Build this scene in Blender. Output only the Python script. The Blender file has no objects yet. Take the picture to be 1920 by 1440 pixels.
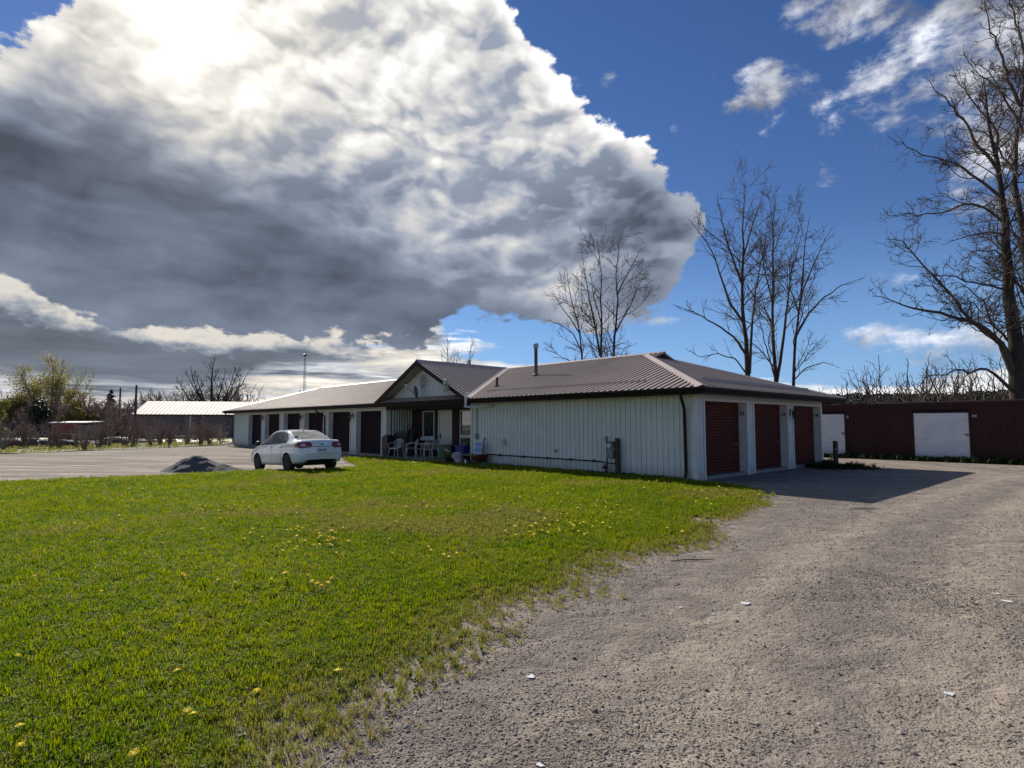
import bpy, bmesh, math, random
import numpy as np
from mathutils import Vector, Matrix
from mathutils.bvhtree import BVHTree
from mathutils.geometry import delaunay_2d_cdt

R = math.radians
SC = bpy.context.scene
COL = SC.collection
random.seed(7)
RNG = np.random.default_rng(11)

# ------------------------------------------------------------------ camera
F_PX, HOR, EYE = 1090.0, 75.0, 1.6          # focal length in photo pixels, horizon below centre, eye height
PITCH = math.atan(HOR / F_PX)
cam_d = bpy.data.cameras.new('camera')
cam_d.sensor_width = 36.0
cam_d.lens = F_PX / 1920.0 * 36.0
cam_d.clip_start = 0.05
cam_d.clip_end = 3000.0
cam = bpy.data.objects.new('camera', cam_d)
COL.objects.link(cam)
cam.location = (0, 0, EYE)
cam.rotation_euler = (math.pi / 2 + PITCH, 0, 0)
SC.camera = cam

def ray(px, py):
    a = (px - 960) / F_PX
    b = (720 - py) / F_PX
    return (a, math.cos(PITCH) - b * math.sin(PITCH), math.sin(PITCH) + b * math.cos(PITCH))

def ground_at(px, py, z=0.0):
    r = ray(px, py)
    k = (z - EYE) / r[2]
    return (r[0] * k, r[1] * k)

def at(px, py, depth):
    r = ray(px, py)
    k = depth / r[1]
    return Vector((r[0] * k, depth, EYE + r[2] * k))

def azel(px, py):
    r = ray(px, py)
    return math.degrees(math.atan2(r[0], r[1])), math.degrees(math.atan2(r[2], math.hypot(r[0], r[1])))

# ------------------------------------------------------------------ sun, sky, exposure
SUN_AZ, SUN_EL = -31.2, 32.0
sun_d = bpy.data.lights.new('sun', 'SUN')
sun_d.energy = 4.9
sun_d.angle = R(0.5)
sun_d.color = (1.0, 0.93, 0.82)
sun = bpy.data.objects.new('sun', sun_d)
COL.objects.link(sun)
sun.rotation_euler = (R(90 - SUN_EL), 0, R(180 - SUN_AZ))
SC.view_settings.view_transform = 'Standard'
SC.view_settings.look = 'None'
SC.view_settings.exposure = 0.32
SC.view_settings.gamma = 1.0
SC.view_settings.use_curve_mapping = False
SC.render.film_transparent = False

world = bpy.data.worlds.new('World')
SC.world = world
world.use_nodes = True
WT = world.node_tree
WT.nodes.clear()

class V:
    """socket wrapper for node maths"""
    def __init__(s, sock, nt): s.s = sock; s.nt = nt
    def _m(s, op, *o, clamp=False):
        n = s.nt.nodes.new('ShaderNodeMath'); n.operation = op; n.use_clamp = clamp
        for i, a in enumerate((s,) + o):
            if isinstance(a, V): s.nt.links.new(a.s, n.inputs[i])
            else: n.inputs[i].default_value = a
        return V(n.outputs[0], s.nt)
    def __add__(s, o): return s._m('ADD', o)
    __radd__ = __add__
    def __mul__(s, o): return s._m('MULTIPLY', o)
    __rmul__ = __mul__
    def __sub__(s, o): return s._m('SUBTRACT', o)
    def __rsub__(s, o): return (s * -1.0) + o
    def __truediv__(s, o): return s._m('DIVIDE', o)
    def mn(s, o): return s._m('MINIMUM', o)
    def mx(s, o): return s._m('MAXIMUM', o)
    def sat(s): return s._m('ADD', 0.0, clamp=True)
    def exp(s): return s._m('EXPONENT')
    def pw(s, o): return s._m('POWER', o)
    def ab(s): return s._m('ABSOLUTE')
    def ss(s, a, b, lo=0.0, hi=1.0):
        n = s.nt.nodes.new('ShaderNodeMapRange'); n.interpolation_type = 'SMOOTHSTEP'
        n.inputs['From Min'].default_value = a; n.inputs['From Max'].default_value = b
        n.inputs['To Min'].default_value = lo; n.inputs['To Max'].default_value = hi
        s.nt.links.new(s.s, n.inputs['Value'])
        return V(n.outputs['Result'], s.nt)

def comb(nt, x, y, z):
    n = nt.nodes.new('ShaderNodeCombineXYZ')
    for i, a in enumerate((x, y, z)):
        if isinstance(a, V): nt.links.new(a.s, n.inputs[i])
        else: n.inputs[i].default_value = a
    return n.outputs[0]

def noise(nt, vec, scale, detail=5.0, rough=0.5, lac=2.0, dist=0.0, dim='3D'):
    n = nt.nodes.new('ShaderNodeTexNoise'); n.noise_dimensions = dim
    nt.links.new(vec, n.inputs['Vector'])
    n.inputs['Scale'].default_value = scale; n.inputs['Detail'].default_value = detail
    n.inputs['Roughness'].default_value = rough; n.inputs['Lacunarity'].default_value = lac
    n.inputs['Distortion'].default_value = dist
    return V(n.outputs['Fac'], nt)

def mixc(nt, fac, a, b):
    n = nt.nodes.new('ShaderNodeMix'); n.data_type = 'RGBA'
    for sock, v in ((n.inputs['Factor'], fac), (n.inputs['A'], a), (n.inputs['B'], b)):
        if isinstance(v, V): nt.links.new(v.s, sock)
        elif isinstance(v, bpy.types.NodeSocket): nt.links.new(v, sock)
        elif isinstance(v, (tuple, list)): sock.default_value = (v[0], v[1], v[2], 1.0)
        else: sock.default_value = v
    return n.outputs['Result']

def curve_of(nt, x, pts, x0, x1, y1):
    """piecewise curve through pts (x, y); x in [x0, x1], y in [-y1, y1]"""
    n = nt.nodes.new('ShaderNodeFloatCurve')
    t = (x - x0) / (x1 - x0)
    nt.links.new(t.s, n.inputs['Value'])
    cm = n.mapping; c = cm.curves[0]
    P = sorted(((a - x0) / (x1 - x0), b / (2 * y1) + 0.5) for a, b in pts)
    P = [(min(max(a, 0.0), 1.0), b) for a, b in P]
    if P[0][0] > 0.001: P.insert(0, (0.0, P[0][1]))
    if P[-1][0] < 0.999: P.append((1.0, P[-1][1]))
    c.points[0].location = P[0]; c.points[1].location = P[-1]
    for p in P[1:-1]: c.points.new(*p)
    for p in c.points: p.handle_type = 'VECTOR'
    cm.update()
    return (V(n.outputs[0], nt) - 0.5) * (2 * y1)

def build_sky():
    nt = WT
    tc = nt.nodes.new('ShaderNodeTexCoord')
    sp = nt.nodes.new('ShaderNodeSeparateXYZ')
    nt.links.new(tc.outputs['Generated'], sp.inputs[0])
    X, Y, Z = (V(sp.outputs[i], nt) for i in range(3))
    az = X._m('ARCTAN2', Y) * 57.29578
    el = Z._m('ARCSINE') * 57.29578
    D = comb(nt, X, Y, Z * 1.7)
    # sun-side offset of the same field, for relief shading of the puffs
    D2 = comb(nt, X + (-0.028), Y + (-0.005), Z * 1.7 + 0.06)
    big = noise(nt, D, 3.2, 3.0, 0.5)
    n1 = noise(nt, D, 8.5, 5.0, 0.53, dist=0.0)
    n2 = noise(nt, D2, 8.5, 3.0, 0.53, dist=0.0)
    azr = az * 0.0152
    fine = noise(nt, comb(nt, azr, Z * 1.7, 0.0), 24.0, 4.0, 0.6, dim='2D')
    fine2 = noise(nt, comb(nt, azr - 0.010, Z * 1.7 + 0.022, 0.0), 24.0, 2.0, 0.6, dim='2D')
    Dw = comb(nt, azr + (n1 - 0.5) * 0.05, Z * 1.7 + (big - 0.5) * 0.06, 0.0)
    wisp = noise(nt, Dw, 16.0, 6.0, 0.64, dim='2D')
    Dh = comb(nt, az * 0.045, el * 0.33, 0.0)
    streak = noise(nt, Dh, 1.7, 5.0, 0.62, dist=0.2, dim='2D')
    streak2 = noise(nt, comb(nt, az * 0.03 + 7.0, el * 0.75, 1.0), 1.5, 4.0, 0.6, dim='2D')

    top_px = [(0, 75), (70, 40), (120, -10), (180, -90), (300, -200), (600, -300), (820, -200), (930, -60), (965, 10),
              (1000, 80), (1035, 120), (1090, 175), (1150, 225), (1200, 268), (1250, 322), (1285, 365), (1308, 388), (1326, 412)]
    base_px = [(0, 525), (60, 545), (150, 585), (250, 608), (400, 624), (560, 635), (700, 640), (790, 640), (830, 612), (870, 598),
               (960, 590), (1010, 605), (1120, 615), (1205, 602), (1240, 572), (1272, 525), (1300, 475), (1326, 432)]
    dark_px = [(0, 175), (130, 190), (260, 240), (400, 300), (520, 345), (640, 400), (760, 440), (860, 478), (950, 508), (1040, 540), (1150, 575), (1330, 600)]
    band_px = [(0, 712), (130, 730), (300, 738), (420, 728), (500, 706), (600, 690), (700, 668), (830, 645)]
    tops = [azel(*p) for p in top_px] + [(55, -30), (-60, 60), (48, -30)]
    tops = [t for t in tops if not (t[1] < 0 and t[0] < 30)] + [(azel(1326, 412)[0] + 0.9, -30)]
    top = curve_of(nt, az, tops, -60, 60, 90)
    base = curve_of(nt, az, [azel(*p) for p in base_px] + [(azel(1326, 432)[0] + 1.2, 50)], -60, 60, 90)
    dark = curve_of(nt, az, [azel(*p) for p in dark_px], -60, 60, 90)
    band = curve_of(nt, az, [azel(*p) for p in band_px] + [(azel(900, 660)[0], 9)], -60, 60, 90)

    rel = (n1 - n2)
    relf = (fine - fine2)
    soft = noise(nt, D, 6.0, 2.5, 0.42)
    soft2 = noise(nt, D2, 6.0, 2.5, 0.42)
    rels = soft - soft2
    def billow(vec, sc, det):
        n = nt.nodes.new('ShaderNodeTexVoronoi'); n.feature = 'SMOOTH_F1'; n.normalize = True; n.voronoi_dimensions = '2D'
        nt.links.new(vec, n.inputs['Vector']); n.inputs['Scale'].default_value = sc; n.inputs['Detail'].default_value = det; n.inputs['Roughness'].default_value = 0.55
        n.inputs['Smoothness'].default_value = 0.6
        return V(n.outputs['Distance'], nt)
    wv = comb(nt, azr + (n1 - 0.5) * 0.12, Z * 1.7 + (n2 - 0.5) * 0.12, 0.0)
    wv2 = comb(nt, azr + (n1 - 0.5) * 0.12 - 0.012, Z * 1.7 + (n2 - 0.5) * 0.12 + 0.026, 0.0)
    b1 = billow(wv, 11.0, 2.0); b2 = billow(wv2, 11.0, 2.0)
    relb = (b2 - b1)
    edge = (top - el).mn((el - base) * 1.4) + (n1 - 0.5) * 8.0 + (fine - 0.5) * 4.5 + (0.42 - b1) * 5.0
    behind = az.ab().ss(75, 115, 1.0, 0.0)
    m_main = edge.ss(0.1, 1.1) * behind
    # thin holes of blue high in the deck
    hole = noise(nt, D, 12.0, 3.0, 0.6).ss(0.68, 0.78) * (el).ss(26, 34)
    m_main = m_main * (1.0 - hole * 0.75)

    # brightness of the main deck
    lit = (el - dark + (big - 0.5) * 14.0 + (soft - 0.5) * 12.0 + (n1 - 0.5) * 4.0 + (az - 4.0).ss(-6, 14, 0.0, -3.5)).ss(-5.5, 10.0)
    cream = lit * (0.405 + (el - dark).ss(2.0, 18.0, 0.0, 0.12) + az.ss(-10, 12, 0.06, -0.05) + relb * 1.25 + (0.42 - b1) * 0.32 + rels * 0.5 + rel * 0.45 + relf * 0.35 + (soft - 0.5) * 0.5 + (n1 - 0.5) * 0.12 + (big - 0.5) * 0.3)
    pocket = ((az - azel(1240, 400)[0]) * (az - azel(1240, 400)[0]) * 0.012 + (el - azel(1240, 400)[1]) * (el - azel(1240, 400)[1]) * 0.05)
    pocket = (pocket * -1.0).exp()
    shade = (1.0 - lit) * (0.165 + (soft - 0.5) * 0.20 + rels * 0.10 + relb * 0.12 + (n1 - 0.5) * 0.05 + (big - 0.5) * 0.14 + (streak - 0.5) * 0.08)
    rimk = az.ss(azel(1270, 400)[0], azel(1330, 400)[0], 1.0, 0.45)
    rim = (top - el + (n1 - 0.5) * 5.0).ss(0.6, 4.0, 0.38, 0.0) + (el - base + (n1 - 0.5) * 4.0).ss(0.0, 5.0, 0.40, 0.0) * az.ss(0.0, 6.0, 0.25, 1.0)
    dsun = ((az + 31.0) * (az + 31.0) * 0.7 + (el - 33.5) * (el - 33.5))
    glow = (dsun * -0.012).exp() * 0.20 + (dsun * -0.10).exp() * 1.2 + (dsun * -0.0016).exp() * 0.14 * lit
    cream = cream.mx(lit * 0.30)
    lum = (cream + shade + rim * rimk * (0.45 + lit * 0.8) + glow) * (1.0 - pocket * 0.62)
    lum = lum.mx(0.085) * 0.86
    col_d = (0.80, 0.965, 1.32)
    col_l = (1.0, 0.985, 0.965)
    tint = mixc(nt, lum.ss(0.12, 0.62), col_d, col_l)
    tint = mixc(nt, (dsun * -0.008).exp() * 0.55, tint, (1.0, 0.93, 0.78))
    def scale(colsock, v, k=1.0):
        n = nt.nodes.new('ShaderNodeVectorMath'); n.operation = 'SCALE'
        nt.links.new(colsock, n.inputs[0]); nt.links.new((v * k).s, n.inputs['Scale'])
        return n.outputs[0]
    STR = 0.1
    main_col = scale(tint, lum, 1.0 / STR)

    # lower band beneath the deck, dark at left and cream streaks to the horizon
    low_dark = (el - band + (streak - 0.5) * 5.0).ss(-0.6, 1.2)
    cream2 = (0.52 + (streak - 0.5) * 2.0 + (streak2 - 0.5) * 0.9).mx(0.15)
    fringe = 0.85 * (base - el + (n1 - 0.5) * 5.0 + (fine - 0.5) * 2.5).ss(0.0, 1.7, 0.52, 0.0)
    low_l = low_dark * (0.15 + (streak - 0.5) * 0.16 + (n1 - 0.5) * 0.12) + (1.0 - low_dark) * cream2 + fringe
    low_l = low_l.mx(0.09)
    low_tint = mixc(nt, low_l.ss(0.12, 0.6), (0.84, 0.98, 1.22), (1.05, 0.99, 0.90))
    low_col = scale(low_tint, low_l, 1.0 / STR)
    m_low = (az.ss(azel(770, 650)[0], azel(880, 650)[0], 1.6, -0.7) + (n1 - 0.5) * 2.2).sat() * behind
    gaps = (streak2 + (el - 3.0) * 0.015).ss(0.40, 0.50)
    m_low = m_low * (low_dark.mx(gaps)) * (base - el).ss(-3.0, -1.5)

    # cloud bank low over the horizon at right, wisps high at right
    bank = curve_of(nt, az, [azel(780, 645), azel(900, 658), azel(960, 672), azel(1100, 690), azel(1180, 715), azel(1300, 705), azel(1450, 708),
                             azel(1600, 725), azel(1700, 716), azel(1800, 680), azel(1920, 665)], -60, 60, 90)
    m_bank = ((bank - el) + (streak - 0.5) * 9.0 + (n1 - 0.5) * 5.0).ss(-0.3, 1.3)
    wisps = None
    for (px, py, rx, ry, a) in [(1445, 165, 3.3, 3.0, 1.15), (1385, 195, 2.4, 1.8, .75), (1520, 190, 2.6, 2.2, .75), (1360, 68, 1.8, 1.3, .6),
                                (1250, 250, 2.0, 1.3, .45), (1140, 148, 1.7, 1.5, .6), (1078, 160, 1.5, 1.2, .7), (1310, 145, 2.2, 1.2, .45),
                                (1620, 8, 5.5, 3.2, 1.15), (1540, -6, 5.0, 1.6, .9), (1660, 135, 4.5, 2.2, .9), (1760, 70, 5.5, 4.2, 1.0), (1850, 40, 7.0, 5.5, 1.15),
                                (1840, 130, 6.0, 4.2, 1.0), (1700, 190, 6.0, 3.0, .82), (1640, 205, 3.5, 1.6, .85), (1570, 232, 2.5, 1.2, .7),
                                (1890, 260, 5.0, 6.5, 1.0), (1620, 285, 2.2, 1.0, .62), (1870, 360, 4.5, 4.0, .8), (1900, 480, 3.5, 4.0, .6),
                                (1690, 628, 5.5, 1.5, .95), (1800, 640, 7.0, 2.2, 1.0), (1650, 515, 2.0, .7, .55), (1700, 530, 3.2, .9, .65),
                                (1235, 603, 2.2, .6, .8), (1540, 320, 3.0, 2.0, .5)]:
        a0, e0 = azel(px, py)
        u = (az - a0) * (1.0 / rx); v = (el - e0) * (1.0 / ry)
        g = ((u * u + v * v) * -1.0).exp() * a
        wisps = g if wisps is None else wisps.mx(g)
    m_wisp = ((wisps + (wisp - 0.5) * 1.7 + (fine - 0.5) * 0.5)).ss(0.50, 1.25) * wisps.ss(0.08, 0.4)
    # scattered small clouds everywhere outside the picture, like the ones in it
    far_scatter = (big * 0.6 + n1 * 0.6).ss(0.66, 0.78) * az.ab().ss(48, 62)
    m_wisp = m_wisp.mx(far_scatter * 0.85)
    w_l = 0.50 + rel * 2.0 + (wisp - 0.5) * 0.7
    w_col = scale(mixc(nt, 0.5, (0.96, 0.98, 1.05), (0.96, 0.98, 1.05)), w_l.mx(0.2), 1.0 / STR)
    b_l = (0.60 + (streak - 0.5) * 0.8 + rel * 1.5).mx(0.25)
    b_col = scale(mixc(nt, 0.5, (0.97, 0.98, 1.0), (0.97, 0.98, 1.0)), b_l, 1.0 / STR)

    sky = nt.nodes.new('ShaderNodeTexSky')
    sky.sky_type = 'NISHITA'
    sky.sun_disc = False
    sky.sun_elevation = R(SUN_EL)
    sky.sun_rotation = R(SUN_AZ)
    sky.altitude = 200.0
    sky.air_density = 1.0; sky.dust_density = 0.05; sky.ozone_density = 2.5
    hs = nt.nodes.new('ShaderNodeHueSaturation')
    hs.inputs['Saturation'].default_value = 1.12
    hs.inputs['Value'].default_value = SKY_GAIN
    nt.links.new(sky.outputs[0], hs.inputs['Color'])
    vm = nt.nodes.new('ShaderNodeVectorMath'); vm.operation = 'MULTIPLY'; vm.inputs[1].default_value = (0.84, 0.93, 1.22)
    nt.links.new(hs.outputs[0], vm.inputs[0]); c = vm.outputs[0]
    c = mixc(nt, el.ss(0.0, 20.0, 0.55, 0.0), c, (2.1, 4.3, 7.6))
    c = mixc(nt, m_bank * 0.92, c, b_col)
    c = mixc(nt, m_wisp * 0.88, c, w_col)
    c = mixc(nt, m_low, c, low_col)
    c = mixc(nt, m_main, c, main_col)
    bg = nt.nodes.new('ShaderNodeBackground')
    bg.inputs['Strength'].default_value = STR
    nt.links.new(c, bg.inputs['Color'])
    out = nt.nodes.new('ShaderNodeOutputWorld')
    nt.links.new(bg.outputs[0], out.inputs['Surface'])
SKY_GAIN = 0.56
build_sky()
world.cycles.sampling_method = 'MANUAL'
world.cycles.sample_map_resolution = 512

# ------------------------------------------------------------------ helpers
def tag(o, label=None, category=None, group=None, kind=None):
    if label: o['label'] = label
    if category: o["category"] = category
    if group: o['group'] = group
    if kind: o['kind'] = kind
    return o

def empty(name, loc=(0, 0, 0), rz=0.0, **kw):
    o = bpy.data.objects.new(name, None)
    COL.objects.link(o)
    o.location = loc; o.rotation_euler = (0, 0, rz)
    o.empty_display_size = 0.2
    return tag(o, **kw)

def link_mesh(name, me, parent=None, **kw):
    o = bpy.data.objects.new(name, me)
    COL.objects.link(o)
    if parent is not None: o.parent = parent
    return tag(o, **kw)

class MB:
    """collects simple solids, built as one mesh object"""
    def __init__(s): s.v = []; s.f = []; s.m = []
    def add(s, v, f, m=0):
        n = len(s.v); s.v += [tuple(p) for p in v]; s.f += [tuple(i + n for i in q) for q in f]; s.m += [m] * len(f)
        return s
    def box(s, x0, x1, y0, y1, z0, z1, m=0):
        return s.add([(x, y, z) for z in (z0, z1) for y in (y0, y1) for x in (x0, x1)],
                     [(0, 2, 3, 1), (4, 5, 7, 6), (0, 1, 5, 4), (2, 6, 7, 3), (0, 4, 6, 2), (1, 3, 7, 5)], m)
    def prism(s, ring0, ring1, m=0, caps=True):
        n = len(ring0)
        f = [(i, (i + 1) % n, (i + 1) % n + n, i + n) for i in range(n)]
        if caps: f += [tuple(range(n - 1, -1, -1)), tuple(range(n, 2 * n))]
        return s.add(list(ring0) + list(ring1), f, m)
    def tube(s, pts, r, sides=8, m=0, caps=True):
        pts = [Vector(p) for p in pts]
        rr = r if isinstance(r, (list, tuple)) else [r] * len(pts)
        rings = []
        up = None
        for i, p in enumerate(pts):
            t = (pts[min(i + 1, len(pts) - 1)] - pts[max(i - 1, 0)]).normalized()
            if up is None:
                up = Vector((0, 0, 1)) if abs(t.z) < 0.9 else Vector((1, 0, 0))
            a = (up - t * up.dot(t))
            if a.length < 1e-4: a = t.orthogonal()
            a.normalize(); up = a
            b = t.cross(a)
            rings.append([p + (a * math.cos(2 * math.pi * k / sides) + b * math.sin(2 * math.pi * k / sides)) * rr[i] for k in range(sides)])
        v = [q for g in rings for q in g]; f = []
        for i in range(len(rings) - 1):
            for k in range(sides):
                f.append((i * sides + k, i * sides + (k + 1) % sides, (i + 1) * sides + (k + 1) % sides, (i + 1) * sides + k))
        if caps:
            f.append(tuple(range(sides - 1, -1, -1))); f.append(tuple(range(len(v) - sides, len(v))))
        return s.add(v, f, m)
    def bar(s, p0, p1, w, h, m=0, up=(0, 0, 1)):
        p0, p1 = Vector(p0), Vector(p1); t = (p1 - p0).normalized(); u = Vector(up)
        a = t.cross(u)
        if a.length < 1e-3: a = t.orthogonal()
        a.normalize(); b = a.cross(t)
        q = [(-1, -1), (1, -1), (1, 1), (-1, 1)]
        return s.prism([p0 + a * i * w / 2 + b * j * h / 2 for i, j in q], [p1 + a * i * w / 2 + b * j * h / 2 for i, j in q], m)
    def lathe(s, prof, sides=16, c=(0, 0, 0), axis='z', m=0):
        v = []; f = []
        for (r, z) in prof:
            for k in range(sides):
                a = 2 * math.pi * k / sides
                p = (r * math.cos(a), r * math.sin(a), z)
                if axis == 'y': p = (p[0], p[2], p[1])
                if axis == 'x': p = (p[2], p[0], p[1])
                v.append((p[0] + c[0], p[1] + c[1], p[2] + c[2]))
        for i in range(len(prof) - 1):
            for k in range(sides):
                f.append((i * sides + k, i * sides + (k + 1) % sides, (i + 1) * sides + (k + 1) % sides, (i + 1) * sides + k))
        f.append(tuple(range(sides))); f.append(tuple(range(len(v) - sides, len(v))))
        return s.add(v, f, m)
    def mesh(s, name, *mats, smooth=False):
        me = bpy.data.meshes.new(name)
        me.from_pydata(s.v, [], s.f)
        for m in mats: me.materials.append(m)
        if len(mats) > 1: me.polygons.foreach_set('material_index', s.m)
        bm = bmesh.new(); bm.from_mesh(me)
        bmesh.ops.recalc_face_normals(bm, faces=bm.faces)
        bm.to_mesh(me); bm.free()
        if smooth: me.polygons.foreach_set('use_smooth', [True] * len(me.polygons))
        me.update()
        return me
    def build(s, name, *mats, parent=None, smooth=False, bevel=0.0, **kw):
        o = link_mesh(name, s.mesh(name, *mats, smooth=smooth), parent, **kw)
        if bevel:
            b = o.modifiers.new('bevel', 'BEVEL'); b.width = bevel; b.segments = 2; b.limit_method = 'ANGLE'
        return o

def np_mesh(name, verts, quads=None, tris=None, mats=(), mi=None, smooth=False):
    me = bpy.data.meshes.new(name)
    nv = len(verts); nq = 0 if quads is None else len(quads); ntr = 0 if tris is None else len(tris)
    me.vertices.add(nv); me.vertices.foreach_set('co', np.asarray(verts, np.float32).ravel())
    loops = []; starts = []; tot = 0
    if nq: loops.append(np.asarray(quads, np.int32).ravel()); starts.append(np.arange(nq) * 4); tot = nq * 4
    if ntr: loops.append(np.asarray(tris, np.int32).ravel()); starts.append(tot + np.arange(ntr) * 3)
    loops = np.concatenate(loops); starts = np.concatenate(starts)
    me.loops.add(len(loops)); me.loops.foreach_set('vertex_index', loops)
    me.polygons.add(nq + ntr); me.polygons.foreach_set('loop_start', starts.astype(np.int32))
    for m in mats: me.materials.append(m)
    if mi is not None: me.polygons.foreach_set('material_index', np.asarray(mi, np.int32))
    if smooth: me.polygons.foreach_set('use_smooth', np.ones(nq + ntr, bool))
    me.update(calc_edges=True); me.validate()
    return me

def _hash(ix, iy, seed):
    h = (ix.astype(np.int64) * 374761393 + iy.astype(np.int64) * 668265263 + seed * 974711) & 0xffffffff
    h = ((h ^ (h >> 13)) * 1274126177) & 0xffffffff
    return ((h ^ (h >> 16)) & 0xffff) / 65535.0

def vnoise(x, y, scale=1.0, octaves=3, seed=1):
    x = np.asarray(x, float) * scale; y = np.asarray(y, float) * scale
    out = 0.0; amp = 0.5; tot = 0
    for o in range(octaves):
        ix = np.floor(x); iy = np.floor(y); fx = x - ix; fy = y - iy
        fx = fx * fx * (3 - 2 * fx); fy = fy * fy * (3 - 2 * fy)
        a = _hash(ix, iy, seed + o); b = _hash(ix + 1, iy, seed + o); c = _hash(ix, iy + 1, seed + o); d = _hash(ix + 1, iy + 1, seed + o)
        out = out + amp * ((a * (1 - fx) + b * fx) * (1 - fy) + (c * (1 - fx) + d * fx) * fy)
        tot += amp; amp *= 0.5; x = x * 2.03 + 11.3; y = y * 2.03 + 5.7
    return out / tot

def h(x, y):
    """height of the ground: a shallow dip in the gravel lot beside the lawn"""
    x = np.asarray(x, float); y = np.asarray(y, float)
    return (-0.20 * np.exp(-(((x + 11.0) / 4.6) ** 2 + ((y - 24.0) / 3.2) ** 2))
            + 0.025 * (vnoise(x, y, 0.35, 3, 5) - 0.5) * np.clip((y - 1) / 6, 0, 1) * np.clip((40 - y) / 10, 0, 1))

def hz(x, y): return float(h(np.array([x]), np.array([y]))[0])

# ------------------------------------------------------------------ materials
def new_mat(name):
    m = bpy.data.materials.new(name); m.use_nodes = True
    nt = m.node_tree; b = nt.nodes['Principled BSDF']
    return m, nt, b

def pm(name, c1, c2=None, scale=4.0, rough=0.6, metal=0.0, bump=0.0, bscale=None, coat=0.0, detail=4.0, stretch=None, c3=None, s3=40.0, a3=0.35, spec=None, rvar=0.0):
    """noise-varied principled material in object coordinates"""
    m, nt, b = new_mat(name)
    b.inputs['Roughness'].default_value = rough
    b.inputs['Metallic'].default_value = metal
    if coat: b.inputs['Coat Weight'].default_value = coat; b.inputs['Coat Roughness'].default_value = 0.08
    if spec is not None: b.inputs['Specular IOR Level'].default_value = spec
    tc = nt.nodes.new('ShaderNodeTexCoord')
    vec = tc.outputs['Object']
    if stretch:
        mp = nt.nodes.new('ShaderNodeMapping'); mp.inputs['Scale'].default_value = stretch
        nt.links.new(vec, mp.inputs['Vector']); vec = mp.outputs[0]
    col = None
    if c2 is not None:
        n = noise(nt, vec, scale, detail, 0.6)
        col = mixc(nt, n.ss(0.32, 0.68), c1, c2)
        if rvar: nt.links.new((n * rvar + (rough - rvar / 2)).s, b.inputs['Roughness'])
    if c3 is not None:
        n3 = noise(nt, vec, s3, 4.0, 0.65)
        col = mixc(nt, n3.ss(0.5, 0.72) * a3, col if col is not None else c1, c3)
    if col is None: b.inputs['Base Color'].default_value = (*c1, 1)
    else: nt.links.new(col, b.inputs['Base Color'])
    if bump:
        nb = noise(nt, vec, bscale or scale * 4, 4.0, 0.6)
        bn = nt.nodes.new('ShaderNodeBump'); bn.inputs['Strength'].default_value = min(1.0, bump); bn.inputs['Distance'].default_value = 0.02
        nt.links.new(nb.s, bn.inputs['Height']); nt.links.new(bn.outputs[0], b.inputs['Normal'])
    return m

def siding_mat():
    m, nt, b = new_mat('white_siding')
    geo = nt.nodes.new('ShaderNodeNewGeometry'); sp = nt.nodes.new('ShaderNodeSeparateXYZ')
    nt.links.new(geo.outputs['Position'], sp.inputs[0])
    z = V(sp.outputs[2], nt)
    n = noise(nt, geo.outputs['Position'], 1.4, 5.0, 0.6)
    mp = nt.nodes.new('ShaderNodeMapping'); mp.inputs['Scale'].default_value = (9, 9, 0.8)
    nt.links.new(geo.outputs['Position'], mp.inputs['Vector'])
    n2 = noise(nt, mp.outputs[0], 2.0, 4.0, 0.7)
    oi = nt.nodes.new('ShaderNodeObjectInfo')
    rnd = V(oi.outputs['Random'], nt)
    c = mixc(nt, n.ss(0.3, 0.7), (0.66, 0.715, 0.685), (0.58, 0.64, 0.61))
    c = mixc(nt, rnd * 0.30, c, (0.48, 0.53, 0.51))
    c = mixc(nt, n2.ss(0.52, 0.75) * 0.35, c, (0.30, 0.32, 0.29))
    dirt = (z + (n - 0.5) * 0.5 + (n2 - 0.5) * 0.4).ss(0.02, 0.45, 1.0, 0.0)
    c = mixc(nt, dirt * 0.5, c, (0.20, 0.21, 0.15))
    nt.links.new(c, b.inputs['Base Color'])
    b.inputs['Roughness'].default_value = 0.62
    bn = nt.nodes.new('ShaderNodeBump'); bn.inputs['Strength'].default_value = 0.25; bn.inputs['Distance'].default_value = 0.01
    nt.links.new(n2.s, bn.inputs['Height']); nt.links.new(bn.outputs[0], b.inputs['Normal'])
    return m

def roof_mat(name, c1, c2, rough, spec=0.5, metal=0.35):
    m, nt, b = new_mat(name)
    geo = nt.nodes.new('ShaderNodeNewGeometry')
    n = noise(nt, geo.outputs['Position'], 0.7, 5.0, 0.62)
    n2 = noise(nt, geo.outputs['Position'], 7.0, 5.0, 0.7)
    oi = nt.nodes.new('ShaderNodeObjectInfo')
    c = mixc(nt, n.ss(0.3, 0.7), c1, c2)
    c = mixc(nt, V(oi.outputs['Random'], nt) * 0.22, c, tuple(x * 0.75 for x in c1))
    c = mixc(nt, n2.ss(0.55, 0.8) * 0.3, c, tuple(x * 0.6 for x in c1))
    nt.links.new(c, b.inputs['Base Color'])
    nt.links.new((n2 * 0.2 + (rough - 0.1)).s, b.inputs['Roughness'])
    b.inputs['Metallic'].default_value = metal
    b.inputs['Specular IOR Level'].default_value = spec
    bn = nt.nodes.new('ShaderNodeBump'); bn.inputs['Strength'].default_value = 0.15; bn.inputs['Distance'].default_value = 0.02
    nt.links.new(n.s, bn.inputs['Height']); nt.links.new(bn.outputs[0], b.inputs['Normal'])
    return m

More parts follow.
